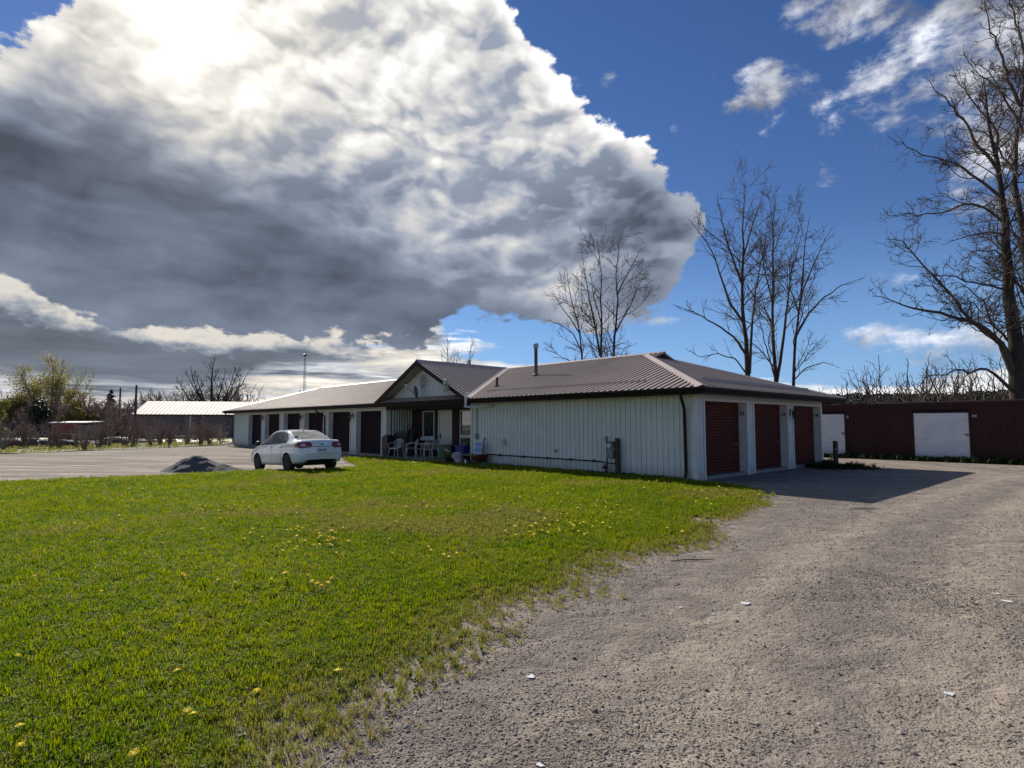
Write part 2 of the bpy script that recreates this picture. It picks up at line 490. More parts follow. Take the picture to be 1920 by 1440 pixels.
def glass_mat(name, c=(0.02, 0.025, 0.03), rough=0.04):
    m, nt, b = new_mat(name)
    b.inputs['Base Color'].default_value = (*c, 1); b.inputs['Roughness'].default_value = rough
    b.inputs['Specular IOR Level'].default_value = 0.9
    b.inputs['Coat Weight'].default_value = 0.6; b.inputs['Coat Roughness'].default_value = 0.02
    return m

M = {}
M['siding'] = siding_mat()
M['trim'] = pm('white_trim', (0.66, 0.675, 0.65), (0.56, 0.575, 0.555), 3.0, 0.55, bump=0.1)
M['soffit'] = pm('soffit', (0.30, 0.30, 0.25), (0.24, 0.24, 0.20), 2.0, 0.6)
M['fascia'] = pm('brown_fascia', (0.017, 0.011, 0.011), (0.013, 0.009, 0.009), 2.0, 0.6, spec=0.2)
M['roof'] = roof_mat('brown_metal_roof', (0.385, 0.31, 0.268), (0.435, 0.355, 0.31), 0.58, 0.35, 0.08)
M['cap'] = roof_mat('brown_roof_cap', (0.40, 0.33, 0.305), (0.45, 0.375, 0.345), 0.55, 0.35, 0.1)
M['door_red'] = pm('brown_red_roller', (0.100, 0.020, 0.0120), (0.074, 0.016, 0.0105), 2.0, 0.6, spec=0.2, bump=0.05)
M['door_brown'] = pm('dark_brown_roller', (0.022, 0.013, 0.017), (0.016, 0.010, 0.0135), 2.0, 0.65, spec=0.15)
M['door_white'] = pm('white_roller', (0.74, 0.76, 0.78), (0.64, 0.66, 0.69), 1.5, 0.5)
M['white_door'] = pm('entry_door_white', (0.55, 0.57, 0.54), (0.50, 0.52, 0.5), 2.0, 0.5)
M['concrete'] = pm('concrete', (0.26, 0.25, 0.23), (0.19, 0.185, 0.175), 3.0, 0.85, bump=0.4, c3=(0.12, 0.12, 0.11), s3=12.0)
M['brick'] = pm('dark_brick', (0.036, 0.017, 0.013), (0.022, 0.013, 0.011), 9.0, 0.85, bump=0.5, bscale=60)
M['mortar'] = pm('mortar', (0.06, 0.055, 0.05), (0.045, 0.04, 0.038), 8.0, 0.9)
M['glass'] = glass_mat('window_glass')
M['dark'] = pm('dark_void', (0.012, 0.012, 0.013), None, rough=0.8)
M['black'] = pm('black_plastic', (0.016, 0.016, 0.017), (0.022, 0.022, 0.022), 8.0, 0.45)
M['steel'] = pm('galvanised_steel', (0.30, 0.31, 0.32), (0.22, 0.23, 0.24), 8.0, 0.42, 0.7)
M['flue'] = pm('rusty_flue', (0.10, 0.075, 0.06), (0.06, 0.05, 0.045), 6.0, 0.6, 0.3)
M['pvc'] = pm('white_pvc', (0.62, 0.63, 0.60), (0.55, 0.56, 0.54), 5.0, 0.45)
M['meter'] = pm('grey_meter_box', (0.24, 0.245, 0.25), (0.17, 0.175, 0.18), 14.0, 0.5, 0.2, c3=(0.05, 0.05, 0.05), s3=24.0, a3=0.6)
M['red_steel'] = pm('dark_red_steel', (0.050, 0.021, 0.020), (0.038, 0.017, 0.0165), 0.8, 0.72, bump=0.15, c3=(0.060, 0.028, 0.018), s3=3.0, a3=0.5, spec=0.2)
M['wood_dark'] = pm('weathered_wood', (0.07, 0.055, 0.045), (0.045, 0.036, 0.03), 6.0, 0.85, bump=0.5, stretch=(1, 1, 0.15))
M['driftwood'] = pm('driftwood', (0.14, 0.12, 0.10), (0.09, 0.075, 0.06), 6.0, 0.85, bump=0.5)
M['bark'] = pm('bark_dark', (0.050, 0.038, 0.030), (0.026, 0.020, 0.016), 5.0, 0.92, bump=1.0, bscale=16, stretch=(1, 1, 0.25))
M['twig'] = pm('twig_dark', (0.085, 0.060, 0.046), (0.055, 0.040, 0.032), 2.0, 0.85)
M['twig_brown'] = pm('twig_brown', (0.26, 0.18, 0.14), (0.18, 0.125, 0.10), 0.4, 0.9)
M['twig_pale'] = pm('twig_pale', (0.34, 0.27, 0.22), (0.22, 0.17, 0.14), 0.5, 0.9)
M['twig_red'] = pm('twig_reddish', (0.27, 0.15, 0.125), (0.19, 0.11, 0.095), 0.4, 0.9)
M['stone'] = pm('field_stone', (0.17, 0.15, 0.145), (0.09, 0.08, 0.078), 3.0, 0.9, bump=0.8, bscale=8)
M['paint'] = pm('white_car_paint', (0.80, 0.825, 0.80), None, rough=0.2, coat=0.9)
M['carglass'] = glass_mat('car_glass', (0.025, 0.03, 0.032), 0.03)
M['tyre'] = pm('tyre', (0.014, 0.014, 0.014), (0.02, 0.019, 0.018), 10.0, 0.8)
M['rim'] = pm('black_rim', (0.03, 0.03, 0.032), None, rough=0.35, metal=0.6)
M['lamp_red'] = pm('tail_lamp_red', (0.28, 0.012, 0.02), (0.18, 0.006, 0.014), 9.0, 0.15, coat=0.8)
M['lamp_clear'] = pm('lamp_clear', (0.62, 0.42, 0.44), None, rough=0.12, coat=0.8)
M['chrome'] = pm('chrome', (0.6, 0.6, 0.62), None, rough=0.15, metal=1.0)
M['plate'] = pm('licence_plate', (0.60, 0.62, 0.66), None, rough=0.4)
M['ink'] = pm('dark_ink', (0.03, 0.04, 0.09), None, rough=0.6)
M['digit'] = pm('black_digits', (0.012, 0.012, 0.012), None, rough=0.5)
M['digit_w'] = pm('white_digits', (0.50, 0.48, 0.48), None, rough=0.5)
M['chair'] = pm('weathered_white_plastic', (0.50, 0.49, 0.47), (0.38, 0.37, 0.36), 6.0, 0.5)
M['blue'] = pm('blue_bin', (0.012, 0.03, 0.22), (0.012, 0.025, 0.17), 4.0, 0.45)
M['green'] = pm('green_bin', (0.012, 0.12, 0.085), (0.01, 0.09, 0.07), 4.0, 0.45)
M['sign_blue'] = pm('sign_blue', (0.05, 0.20, 0.60), (0.04, 0.16, 0.50), 4.0, 0.5)
M['sign_white'] = pm('sign_white', (0.55, 0.60, 0.66), (0.45, 0.5, 0.58), 30.0, 0.5)
M['cloth'] = pm('pale_cloth', (0.42, 0.40, 0.42), (0.28, 0.26, 0.29), 9.0, 0.9, bump=0.6)
M['flower_o'] = pm('orange_flower', (0.60, 0.20, 0.08), (0.5, 0.1, 0.08), 20.0, 0.7)
M['flower_w'] = pm('white_flower', (0.68, 0.66, 0.64), None, rough=0.7)
M['leaf_dark'] = pm('leaf_dark', (0.03, 0.055, 0.014), (0.018, 0.035, 0.01), 12.0, 0.7)
M['yellow'] = pm('dandelion_yellow', (0.92, 0.80, 0.04), (0.88, 0.70, 0.03), 60.0, 0.7)
M['stalk'] = pm('dandelion_stalk', (0.15, 0.22, 0.05), None, rough=0.6)
M['litter'] = pm('white_litter', (0.72, 0.72, 0.70), (0.55, 0.55, 0.54), 40.0, 0.7)
M['far_roof'] = roof_mat('old_pink_roof', (0.38, 0.30, 0.27), (0.24, 0.16, 0.15), 0.66, 0.35, 0.05)
M['far_wall'] = pm('grey_brown_wall', (0.15, 0.125, 0.12), (0.11, 0.09, 0.085), 0.6, 0.85, stretch=(3, 1, .3))
M['shed_red'] = pm('red_shed', (0.24, 0.035, 0.036), (0.16, 0.028, 0.03), 1.5, 0.7)
M['pale_wall'] = pm('pale_low_wall', (0.55, 0.54, 0.52), (0.42, 0.41, 0.40), 1.2, 0.7)
M['hose'] = pm('green_hose', (0.02, 0.13, 0.10), None, rough=0.5)

def leaf_mat(name, c1, c2, transl=0.45, scale=0.6, dry=None):
    m, nt, b = new_mat(name)
    geo = nt.nodes.new('ShaderNodeNewGeometry')
    n = noise(nt, geo.outputs['Position'], scale, 3.0, 0.6)
    oi = nt.nodes.new('ShaderNodeObjectInfo')
    f = (n + (V(oi.outputs['Random'], nt) - 0.5) * 0.55).ss(0.25, 0.75)
    c = mixc(nt, f, c1, c2)
    if dry:
        at_ = nt.nodes.new('ShaderNodeAttribute'); at_.attribute_type = 'INSTANCER'; at_.attribute_name = 'dry'
        c = mixc(nt, V(at_.outputs['Fac'], nt), c, dry)
    nt.links.new(c, b.inputs['Base Color'])
    b.inputs['Roughness'].default_value = 0.55
    b.inputs['Specular IOR Level'].default_value = 0.12
    tr = nt.nodes.new('ShaderNodeBsdfTranslucent')
    hs = nt.nodes.new('ShaderNodeHueSaturation'); hs.inputs['Hue'].default_value = 0.49
    hs.inputs['Saturation'].default_value = 1.15; hs.inputs['Value'].default_value = 1.5
    nt.links.new(c, hs.inputs['Color']); nt.links.new(hs.outputs[0], tr.inputs['Color'])
    ms = nt.nodes.new('ShaderNodeMixShader'); ms.inputs[0].default_value = transl
    nt.links.new(b.outputs[0], ms.inputs[1]); nt.links.new(tr.outputs[0], ms.inputs[2])
    nt.links.new(ms.outputs[0], nt.nodes['Material Output'].inputs[0])
    return m
M['grass'] = leaf_mat('grass_blade', (0.088, 0.162, 0.010), (0.208, 0.246, 0.018), 0.5, 0.55, dry=(0.24, 0.19, 0.09))
M['weed'] = leaf_mat('weed_leaf', (0.085, 0.15, 0.022), (0.13, 0.19, 0.03), 0.4, 1.5)
M['spring_leaf'] = leaf_mat('spring_leaf', (0.25, 0.235, 0.07), (0.19, 0.18, 0.06), 0.4, 0.3)
M['bush_leaf'] = leaf_mat('bush_leaf', (0.13, 0.125, 0.035), (0.17, 0.155, 0.05), 0.35, 0.3)
M['conifer'] = leaf_mat('conifer_needle', (0.022, 0.036, 0.020), (0.03, 0.045, 0.028), 0.12, 0.5)
M['far_wood'] = leaf_mat('far_wood', (0.055, 0.045, 0.034), (0.04, 0.045, 0.026), 0.15, 0.08)
M['weed_dark'] = leaf_mat('weed_dark_leaf', (0.020, 0.036, 0.010), (0.034, 0.052, 0.014), 0.15, 1.5)
# ------------------------------------------------------------------ ground
def gravel_mat(name, a, b_, sand, vor=55.0, wear=1.0, streak=(0.6, 0.6, 1), tracks=None, trk_amt=0.45, rut=0.09):
    m, nt, b = new_mat(name)
    geo = nt.nodes.new('ShaderNodeNewGeometry'); P = geo.outputs['Position']
    vo = nt.nodes.new('ShaderNodeTexVoronoi'); vo.inputs['Scale'].default_value = vor
    nt.links.new(P, vo.inputs['Vector'])
    sp = nt.nodes.new('ShaderNodeSeparateColor'); nt.links.new(vo.outputs['Color'], sp.inputs[0])
    cell = V(sp.outputs[0], nt); dist = V(vo.outputs['Distance'], nt)
    vo2 = nt.nodes.new('ShaderNodeTexVoronoi'); vo2.inputs['Scale'].default_value = vor * 0.42
    nt.links.new(P, vo2.inputs['Vector'])
    d2 = V(vo2.outputs['Distance'], nt)
    mp = nt.nodes.new('ShaderNodeMapping'); mp.inputs['Scale'].default_value = streak; mp.inputs['Rotation'].default_value = (0, 0, R(-8))
    nt.links.new(P, mp.inputs['Vector'])
    big = noise(nt, mp.outputs[0], 0.55, 5.0, 0.6)
    mid = noise(nt, P, 2.6, 5.0, 0.62)
    mpt = nt.nodes.new('ShaderNodeMapping'); mpt.inputs['Scale'].default_value = (3.4 * streak[0], 3.4 * streak[1], 1); mpt.inputs['Rotation'].default_value = (0, 0, R(12))
    nt.links.new(P, mpt.inputs['Vector'])
    trk = noise(nt, mpt.outputs[0], 1.0, 4.0, 0.55, dist=0.6)
    c = mixc(nt, cell.ss(0.1, 0.95), a, b_)
    c = mixc(nt, ((big + (mid - 0.5) * 0.5).ss(0.42, 0.64)) * wear, c, sand)
    c = mixc(nt, mid.ss(0.55, 0.8) * 0.30, c, tuple(x * 0.55 for x in a))
    c = mixc(nt, trk.ss(0.50, 0.62) * trk_amt, c, tuple(x * 0.6 for x in sand))
    c = mixc(nt, trk.ss(0.38, 0.50, 1, 0) * (0.40 if rut < .2 else 0.8), c, tuple(min(1, x * 1.35) for x in sand))
    if tracks:
        sx = nt.nodes.new('ShaderNodeSeparateXYZ'); nt.links.new(P, sx.inputs[0]); px_, py_ = V(sx.outputs[0], nt), V(sx.outputs[1], nt)
        for pts, w_, amt, colr in tracks:
            xc = curve_of(nt, py_, [(q[1], q[0]) for q in pts], 0, 26, 30)
            d_ = ((px_ - xc) + (mid - 0.5) * 0.5) * (1.0 / w_)
            g_ = ((d_ * d_) * -1.0).exp() * (big * 0.8 + 0.35)
            c = mixc(nt, (g_ * amt).sat(), c, colr)
    nt.links.new(c, b.inputs['Base Color'])
    b.inputs['Roughness'].default_value = 0.92
    b.inputs['Specular IOR Level'].default_value = 0.25
    bn = nt.nodes.new('ShaderNodeBump'); bn.inputs['Strength'].default_value = 0.7; bn.inputs['Distance'].default_value = 0.010
    nt.links.new(((dist * -0.7) + (d2 * -0.6) + cell * 0.35).s, bn.inputs['Height'])
    bn2 = nt.nodes.new('ShaderNodeBump'); bn2.inputs['Strength'].default_value = 0.8; bn2.inputs['Distance'].default_value = rut
    nt.links.new((mid * 0.6 + trk * 1.1).s, bn2.inputs['Height']); nt.links.new(bn.outputs[0], bn2.inputs['Normal'])
    nt.links.new(bn2.outputs[0], b.inputs['Normal'])
    return m
M['gravel'] = gravel_mat('driveway_gravel', (0.148, 0.124, 0.108), (0.258, 0.22, 0.19), (0.265, 0.219, 0.178), 66.0, 0.8, tracks=[
    ([ground_at(*p) for p in ((1260, 1440), (1330, 1250), (1420, 1120), (1560, 1010), (1760, 930), (1900, 890))], 0.42, 0.75, (0.34, 0.286, 0.228)),
    ([ground_at(*p) for p in ((1820, 1440), (1790, 1280), (1800, 1130), (1830, 1040), (1880, 960), (1990, 900))], 0.5, 0.8, (0.355, 0.298, 0.236)),
    ([ground_at(*p) for p in ((1560, 1440), (1570, 1270), (1600, 1130), (1680, 1030), (1820, 945), (1950, 895))], 0.42, 0.5, (0.16, 0.14, 0.125)),
    ([ground_at(*p) for p in ((700, 1440), (960, 1270), (1180, 1130), (1380, 1030), (1500, 960), (1640, 905))], 0.5, 0.5, (0.17, 0.148, 0.13))])
M['gravel_pale'] = gravel_mat('pale_lot_gravel', (0.175, 0.147, 0.124), (0.265, 0.225, 0.19), (0.285, 0.238, 0.196), 30.0, 0.7, streak=(0.05, 0.30, 1), trk_amt=0.95, rut=0.5)
M['soil'] = pm('lawn_soil', (0.060, 0.062, 0.022), (0.085, 0.075, 0.036), 1.2, 0.95, bump=0.8, bscale=30, c3=(0.11, 0.085, 0.06), s3=9.0)
M['field'] = pm('field_ground', (0.06, 0.075, 0.025), (0.10, 0.085, 0.045), 0.05, 0.95, c3=(0.05, 0.045, 0.03), s3=0.4)
M['far_grass'] = pm('verge_grass', (0.07, 0.105, 0.02), (0.11, 0.12, 0.03), 0.5, 0.9, bump=0.8, bscale=6)

def axis(a, b, fine0, fine1, step, coarse):
    v = list(np.arange(fine0, fine1 + 1e-6, step))
    x = fine0; s = step
    while x > a: s = min(s * 1.35, coarse); x -= s; v.insert(0, max(x, a))
    x = fine1; s = step
    while x < b: s = min(s * 1.35, coarse); x += s; v.append(min(x, b))
    return np.array(sorted(set(v)))

def grid_sheet(name, xs, ys, dz, mat, **kw):
    X, Y = np.meshgrid(xs, ys)
    Z = h(X, Y) + dz
    n, m = X.shape
    idx = np.arange(n * m).reshape(n, m)
    q = np.stack([idx[:-1, :-1], idx[:-1, 1:], idx[1:, 1:], idx[1:, :-1]], -1).reshape(-1, 4)
    me = np_mesh(name, np.stack([X, Y, Z], -1).reshape(-1, 3), quads=q, mats=(mat,), smooth=True)
    return link_mesh(name, me, **kw)

def sheet_from_poly(name, poly, dz, mat, step=0.6, jag=0.0, seed=3, **kw):
    """flat-ish sheet inside a ragged outline, draped on the ground height"""
    P = []
    n = len(poly)
    for i in range(n):
        a = np.array(poly[i][:2], float); b = np.array(poly[(i + 1) % n][:2], float)
        L = np.linalg.norm(b - a); near = min(np.linalg.norm(a), np.linalg.norm(b))
        st = 0.12 if near < 14 else 0.35 if near < 30 else 1.5
        k = max(1, int(L / st)); nrm = np.array([-(b - a)[1], (b - a)[0]]) / max(L, 1e-6)
        for j in range(k):
            p = a + (b - a) * j / k
            if jag and len(poly[i]) < 3:
                d = (float(vnoise(np.array([p[0]]), np.array([p[1]]), 1.3, 4, seed)[0]) - 0.5) * 2 * jag
                p = p + nrm * d
            P.append(p)
    P = np.array(P)
    x0, y0 = P.min(0); x1, y1 = P.max(0)
    gx, gy = np.meshgrid(np.arange(x0 + step / 2, x1, step), np.arange(y0 + step / 2, y1, step))
    G = np.stack([gx.ravel(), gy.ravel()], -1)
    G = G[inside(G, P)]
    vs = [Vector(p) for p in P] + [Vector(p) for p in G]
    ed = [(i, (i + 1) % len(P)) for i in range(len(P))]
    ov, oe, of, _, _, _ = delaunay_2d_cdt(vs, ed, [], 1, 1e-4)
    V_ = np.array([[v.x, v.y] for v in ov]); Zs = h(V_[:, 0], V_[:, 1]) + dz
    me = bpy.data.meshes.new(name)
    me.from_pydata([(a[0], a[1], z) for a, z in zip(V_, Zs)], [], [tuple(f) for f in of])
    me.materials.append(mat)
    bm = bmesh.new(); bm.from_mesh(me); bmesh.ops.recalc_face_normals(bm, faces=bm.faces)
    for f in bm.faces:
        if f.normal.z < 0: f.normal_flip()
        f.smooth = True
    bm.to_mesh(me); bm.free()
    return link_mesh(name, me, **kw), P

def inside(G, P):
    x, y = G[:, 0], G[:, 1]
    r = np.zeros(len(G), bool)
    j = len(P) - 1
    for i in range(len(P)):
        xi, yi = P[i]; xj, yj = P[j]
        c = ((yi > y) != (yj > y))
        xx = (xj - xi) * (y - yi) / (yj - yi + 1e-12) + xi
        r ^= c & (x < xx)
        j = i
    return r

def edge_dist(G, P):
    d = np.full(len(G), 1e9)
    for i in range(len(P)):
        a = P[i]; b = P[(i + 1) % len(P)]; ab = b - a; L2 = (ab ** 2).sum() + 1e-12
        t = np.clip(((G - a) @ ab) / L2, 0, 1)
        q = a + t[:, None] * ab
        d = np.minimum(d, np.hypot(G[:, 0] - q[:, 0], G[:, 1] - q[:, 1]))
    return d

grid_sheet('ground', axis(-900, 900, -30, 30, 1.5, 60), axis(-60, 1500, -4, 50, 1.5, 60), -0.06, M['field'],
           kind='structure', label='dull green and brown land out to the horizon', category='ground')
lot_poly = [(-120, -30), (46, -30), (46, 60), (16, 60), (-4, 56), (-20.8, 46.5), (-27.0, 31.5), (-41, 27.0), (-120, 10)]
drive_poly = [(-12, -25), (45, -25), (45, 31), (28, 40), (8, 44), (10, 22), (5.0, 18), (2, 15.5), (-12, 12)]
sheet_from_poly('gravel_lot', lot_poly, -0.012, M['gravel_pale'], 1.0, 0.25, 9,
                kind='structure', label='pale rutted gravel yard in front of the storage units', category='gravel yard')
sheet_from_poly('gravel_driveway', drive_poly, 0.0, M['gravel'], 0.7, 0.15, 4,
                kind='structure', label='grey brown gravel driveway curving past the lawn to the red storage building', category='driveway')

C0 = Vector((5.147, 16.41, 0.0))
HD = R(42.9)
D1 = Vector((-math.sin(HD), math.cos(HD), 0)); E2 = Vector((math.cos(HD), math.sin(HD), 0))
BROT = -(math.pi / 2 - HD)
def bw(t, off, z=0.0):
    """building coordinates: t left along the long front, off behind it"""
    return C0 + D1 * t + E2 * off + Vector((0, 0, z))
def t_at(px, off):
    r = ray(px, 800); o = C0 + E2 * off
    k = (o.x * E2.x + o.y * E2.y) / (r[0] * E2.x + r[1] * E2.y)
    x, y = r[0] * k, r[1] * k
    return (x - C0.x) * D1.x + (y - C0.y) * D1.y
b = lambda t, o: tuple(bw(t, o))[:2]
lawn_poly = [(-60, 5.0), (-22, 12.6), (-14.0, 16.1), (-10.8, 18.05), (-8.9, 19.9), (-7.5, 20.3), (-5.8, 22.0), (-6.6, 24.5), (-8.1, 27.9),
             b(17.0, -0.5) + (0,), b(16.75, -0.42) + (0,), b(9.9, -0.42) + (0,), b(9.8, -0.06) + (0,), b(0.0, -0.06) + (0,), (5.75, 15.3), (6.0, 14.2), (5.95, 13.2), (5.1, 11.8),
             (4.1, 10.3), (3.2, 9.3), (2.95, 8.0), (1.55, 6.95), (0.95, 6.1), (0.80, 5.4), (0.2, 5.05), (0.0, 4.45), (-0.22, 3.9),
             (-0.52, 3.45), (-0.72, 3.0), (-0.9, 2.4), (-1.6, 0.5), (-3.0, -4.0), (-5.0, -20.0), (-60, -20)]
soil_poly = lawn_poly[:14] + [(5.45, 15.1, 0), (5.6, 14.2), (5.4, 13.2), (4.6, 12.0), (3.6, 10.6), (2.65, 9.6), (2.2, 8.4), (0.9, 7.35), (0.25, 6.5), (0.0, 5.8), (-0.6, 5.4), (-0.85, 4.8), (-1.05, 4.2),
             (-1.35, 3.7), (-1.55, 3.2), (-1.8, 2.4), (-2.4, 0.5), (-3.8, -4.0), (-5.8, -20.0), (-60, -20)]
LAWN = np.array([p[:2] for p in lawn_poly], float)
lawn_obj, _P = sheet_from_poly('lawn', soil_poly, 0.004, M['soil'], 0.6, 0.30, 3,
                                 kind='structure', label='soil and thatch under the front lawn', category='lawn')
# verge and far road at the left
verge_poly = [(-120, 10.6), (-41, 27.6), (-27.0, 32.2), (-21.2, 47.0), (-4, 57), (-4, 68), (-60, 62), (-140, 52)]
sheet_from_poly('grass_verge', verge_poly, 0.004, M['far_grass'], 2.0, 0.5, 12,
                kind='structure', label='grass verge along the back of the gravel yard', category='grass verge')
road_poly = [(-200, 45), (-36, 50), (-20, 52), (-22, 60), (-46, 90), (-200, 84)]
sheet_from_poly('far_gravel_lot', road_poly, 0.02, M['pale_wall'], 3.0, 0.8, 14,
                kind='structure', label='bright pale lot beyond the boulders at the far left', category='gravel yard')

# ------------------------------------------------------------------ main storage building
W, L = 9.72, 39.25
OV = 0.6                       # eave overhang
ZE, ZR = 2.61, 4.40            # roof edge, ridge
SL = (ZR - ZE) / (W / 2 + OV)
B = empty('storage_building', C0, BROT, label='long white sided storage building with brown ribbed metal roof and roller doors', category='building')
X = lambda t: -t

def bbox(mb, t0, t1, o0, o1, z0, z1, m=0):
    return mb.box(-max(t0, t1), -min(t0, t1), min(o0, o1), max(o0, o1), z0, z1, m)

JD = 0.25
DOOR_W, DOOR_Z = 2.55, 2.27
left_doors = [17.07 + 3.25 * i for i in range(6)]
right_doors = [0.54, 3.70, 6.86]
PORCH = (10.0, 16.64)
PD = 1.5

# plain backing walls
wl = MB()
bbox(wl, 0.02, PORCH[0], 0.02, 0.10, 0.0, 2.46)                         # right wing front
hdr = [(PORCH[1], left_doors[0])] + [(left_doors[i] + 2.55, left_doors[i + 1]) for i in range(5)] + [(left_doors[5] + 2.55, L)]
for a, c in hdr: bbox(wl, a, c, 0.02, JD + 0.02, 0.0, DOOR_Z)
bbox(wl, PORCH[1], L, 0.02, JD + 0.02, DOOR_Z, 2.46)
# right end wall between doors
edges = [0.02] + [v for s in right_doors for v in (s, s + 2.62)] + [W - 0.02]
for i in range(0, len(edges), 2):
    wl.box(-JD - 0.02, -0.02, edges[i], edges[i + 1], 0.0, DOOR_Z) if edges[i] > 0.1 else wl.box(-JD - 0.02, -0.02, 0.10, edges[i + 1], 0.0, DOOR_Z)
wl.box(-JD - 0.02, -0.02, 0.10, W - 0.02, DOOR_Z, 2.46)
bbox(wl, 0.27, L, W - 0.12, W, 0.0, 2.46)                               # back
wl.box(-L, -L + 0.12, JD + 0.03, W - 0.12, 0, 2.46)                     # far end
bbox(wl, PORCH[0] + 0.0, PORCH[0] - 0.08, 0.10, PD, 0, 2.40)            # porch right return
bbox(wl, PORCH[1], PORCH[1] + 0.08, JD + 0.02, PD, 0, 2.40)             # porch left return
wl.build('wall', M['trim'], parent=B)

# vertical siding boards, right wing: one board mesh shared
def board_mesh(w, h0, h1, d=0.022):
    g = 0.011
    mb = MB(); mb.box(-w / 2 + g, w / 2 - g, -d, 0, h0, h1)
    me = mb.mesh('siding_board', M['siding'])
    return me
bm_full = board_mesh(0.19, 0.03, 2.46)
def place_boards(t0, t1, mesh, width, fixed='front', y=0.02, name='siding_board'):
    n = max(1, round(abs(t1 - t0) / width)); st = (t1 - t0) / n
    for i in range(n):
        o = link_mesh(name, mesh, B)
        c = t0 + st * (i + 0.5)
        if fixed == 'front': o.location = (-c, y, 0)
        elif fixed == 'right': o.location = (-y, c, 0); o.rotation_euler = (0, 0, math.pi / 2)
        elif fixed == 'porch': o.location = (-y, c, 0); o.rotation_euler = (0, 0, math.pi / 2)
        o.scale = (abs(st) / width, 1, 1)
place_boards(0.10, PORCH[0] - 0.08, bm_full, 0.19)
# right end wall boards beside the doors
for a, c in [(0.10, 0.46), (3.24, 3.62), (6.40, 6.78), (9.56, W)]:
    place_boards(a, c, bm_full, 0.19, 'right')
bm_head = board_mesh(0.19, 2.37, 2.46)
for s in right_doors: place_boards(s - 0.08, s + 2.70, bm_head, 0.19, 'right', 0.02)
# porch return wall boards with wide battens, seen in the shade
bb = MB(); bb.box(-0.045, 0.045, -0.03, 0, 0.03, 2.36); bbm = bb.mesh('siding_board', M['siding'])
place_boards(JD + 0.05, PD, bbm, 0.155, 'porch', PORCH[1] - 0.012)
mb = MB(); mb.box(-PORCH[1] + 0.0, -PORCH[1] + 0.010, JD + 0.02, PD, 0.03, 2.38); mb.build('shade_backing', M['wood_dark'], parent=B)  # dark sheet behind the boards, deep porch shade put into its colour
# far pillars (too narrow in the photo to tell board from board)
for a, c in hdr:
    pb = MB()
    a2, c2 = a + 0.08, c - 0.08
    if a == PORCH[1]: a2 = a + 0.02
    if c == L: c2 = L
    n = max(2, round((c2 - a2) / 0.19)); st = (c2 - a2) / n
    for i in range(n): bbox(pb, a2 + st * i + 0.008, a2 + st * (i + 1) - 0.008, -0.002, 0.019, 0.03, 2.30)
    pb.build('pillar_boards', M['siding'], parent=B)
pb = MB()
n = int((L - PORCH[1]) / 0.19)
for i in range(n): bbox(pb, PORCH[1] + 0.19 * i + 0.008, PORCH[1] + 0.19 * (i + 1) - 0.008, -0.001, 0.019, 2.38, 2.46)
pb.build('header_boards', M['siding'], parent=B)

# corner trims
tr = MB()
tr.box(-0.10, 0.03, -0.03, 0.019, 0.02, 2.46); tr.box(0.0, 0.03, 0.019, 0.10, 0.02, 2.46)
tr.build('corner_trim', M['trim'], parent=B)
tr = MB(); bbox(tr, PORCH[0] - 0.08, PORCH[0] + 0.012, -0.03, 0.10, 0.02, 2.44); tr.build('corner_trim', M['trim'], parent=B)

# roller doors
def slat_door(w, z0, z1, mat, pitch=0.085, depth=0.028):
    """ribbed roller curtain in the x-z plane facing -y"""
    n = int((z1 - z0) / pitch); prof = []
    for i in range(n + 1):
        z = z0 + (z1 - z0) * i / n; p = (z1 - z0) / n
        prof += [(0.0, z), (-depth, z + p * 0.16), (-depth, z + p * 0.80)] if i < n else [(0.0, z)]
    v = [(x, y, z) for y, z in prof for x in (-w / 2, w / 2)]
    f = [(2 * i, 2 * i + 1, 2 * i + 3, 2 * i + 2) for i in range(len(prof) - 1)]
    me = bpy.data.meshes.new('roller_door'); me.from_pydata(v, [], f); me.materials.append(mat); me.update()
    return me
def door_handle(parent, x, z, y=-0.03):
    mb = MB(); mb.box(x - 0.05, x + 0.05, y - 0.012, y, z - 0.025, z + 0.025); mb.box(x - 0.012, x + 0.03, y - 0.03, y - 0.012, z - 0.01, z + 0.012)
    mb.build('handle', M['steel'], parent=parent)
dm_l = slat_door(2.5, 0.10, 2.27, M['door_brown'])
dm_r = slat_door(2.58, 0.10, 2.27, M['door_red'])
trim_l = MB()
for s in (-1, 1): trim_l.box(*sorted((s * 1.275, s * 1.355)), -0.03, 0.018, 0.02, 2.27 + 0.08)
trim_l.box(-1.275, 1.275, -0.03, 0.018, 2.27, 2.35)
trim_me = trim_l.mesh('door_trim', M['trim'])
tr2 = MB()
for s in (-1, 1): tr2.box(*sorted((s * 1.31, s * 1.39)), -0.03, 0.018, 0.02, 2.35)
tr2.box(-1.31, 1.31, -0.03, 0.018, 2.27, 2.35)
trim_me_r = tr2.mesh('door_trim', M['trim'])
for i, a in enumerate(left_doors):
    d = link_mesh('roller_door', dm_l, B); d.location = (-(a + 1.275), JD + 0.015, 0)
    t_ = link_mesh('door_trim', trim_me, B); t_.location = (-(a + 1.275), 0, 0)
    door_handle(d, 1.0, 0.95)
    sb = MB(); sb.box(-1.27, 1.27, 0.0 - JD, 0.03, -0.05, 0.095); s_ = sb.build('door_sill', M['concrete'], parent=B); s_.location = (-(a + 1.275), JD, 0)
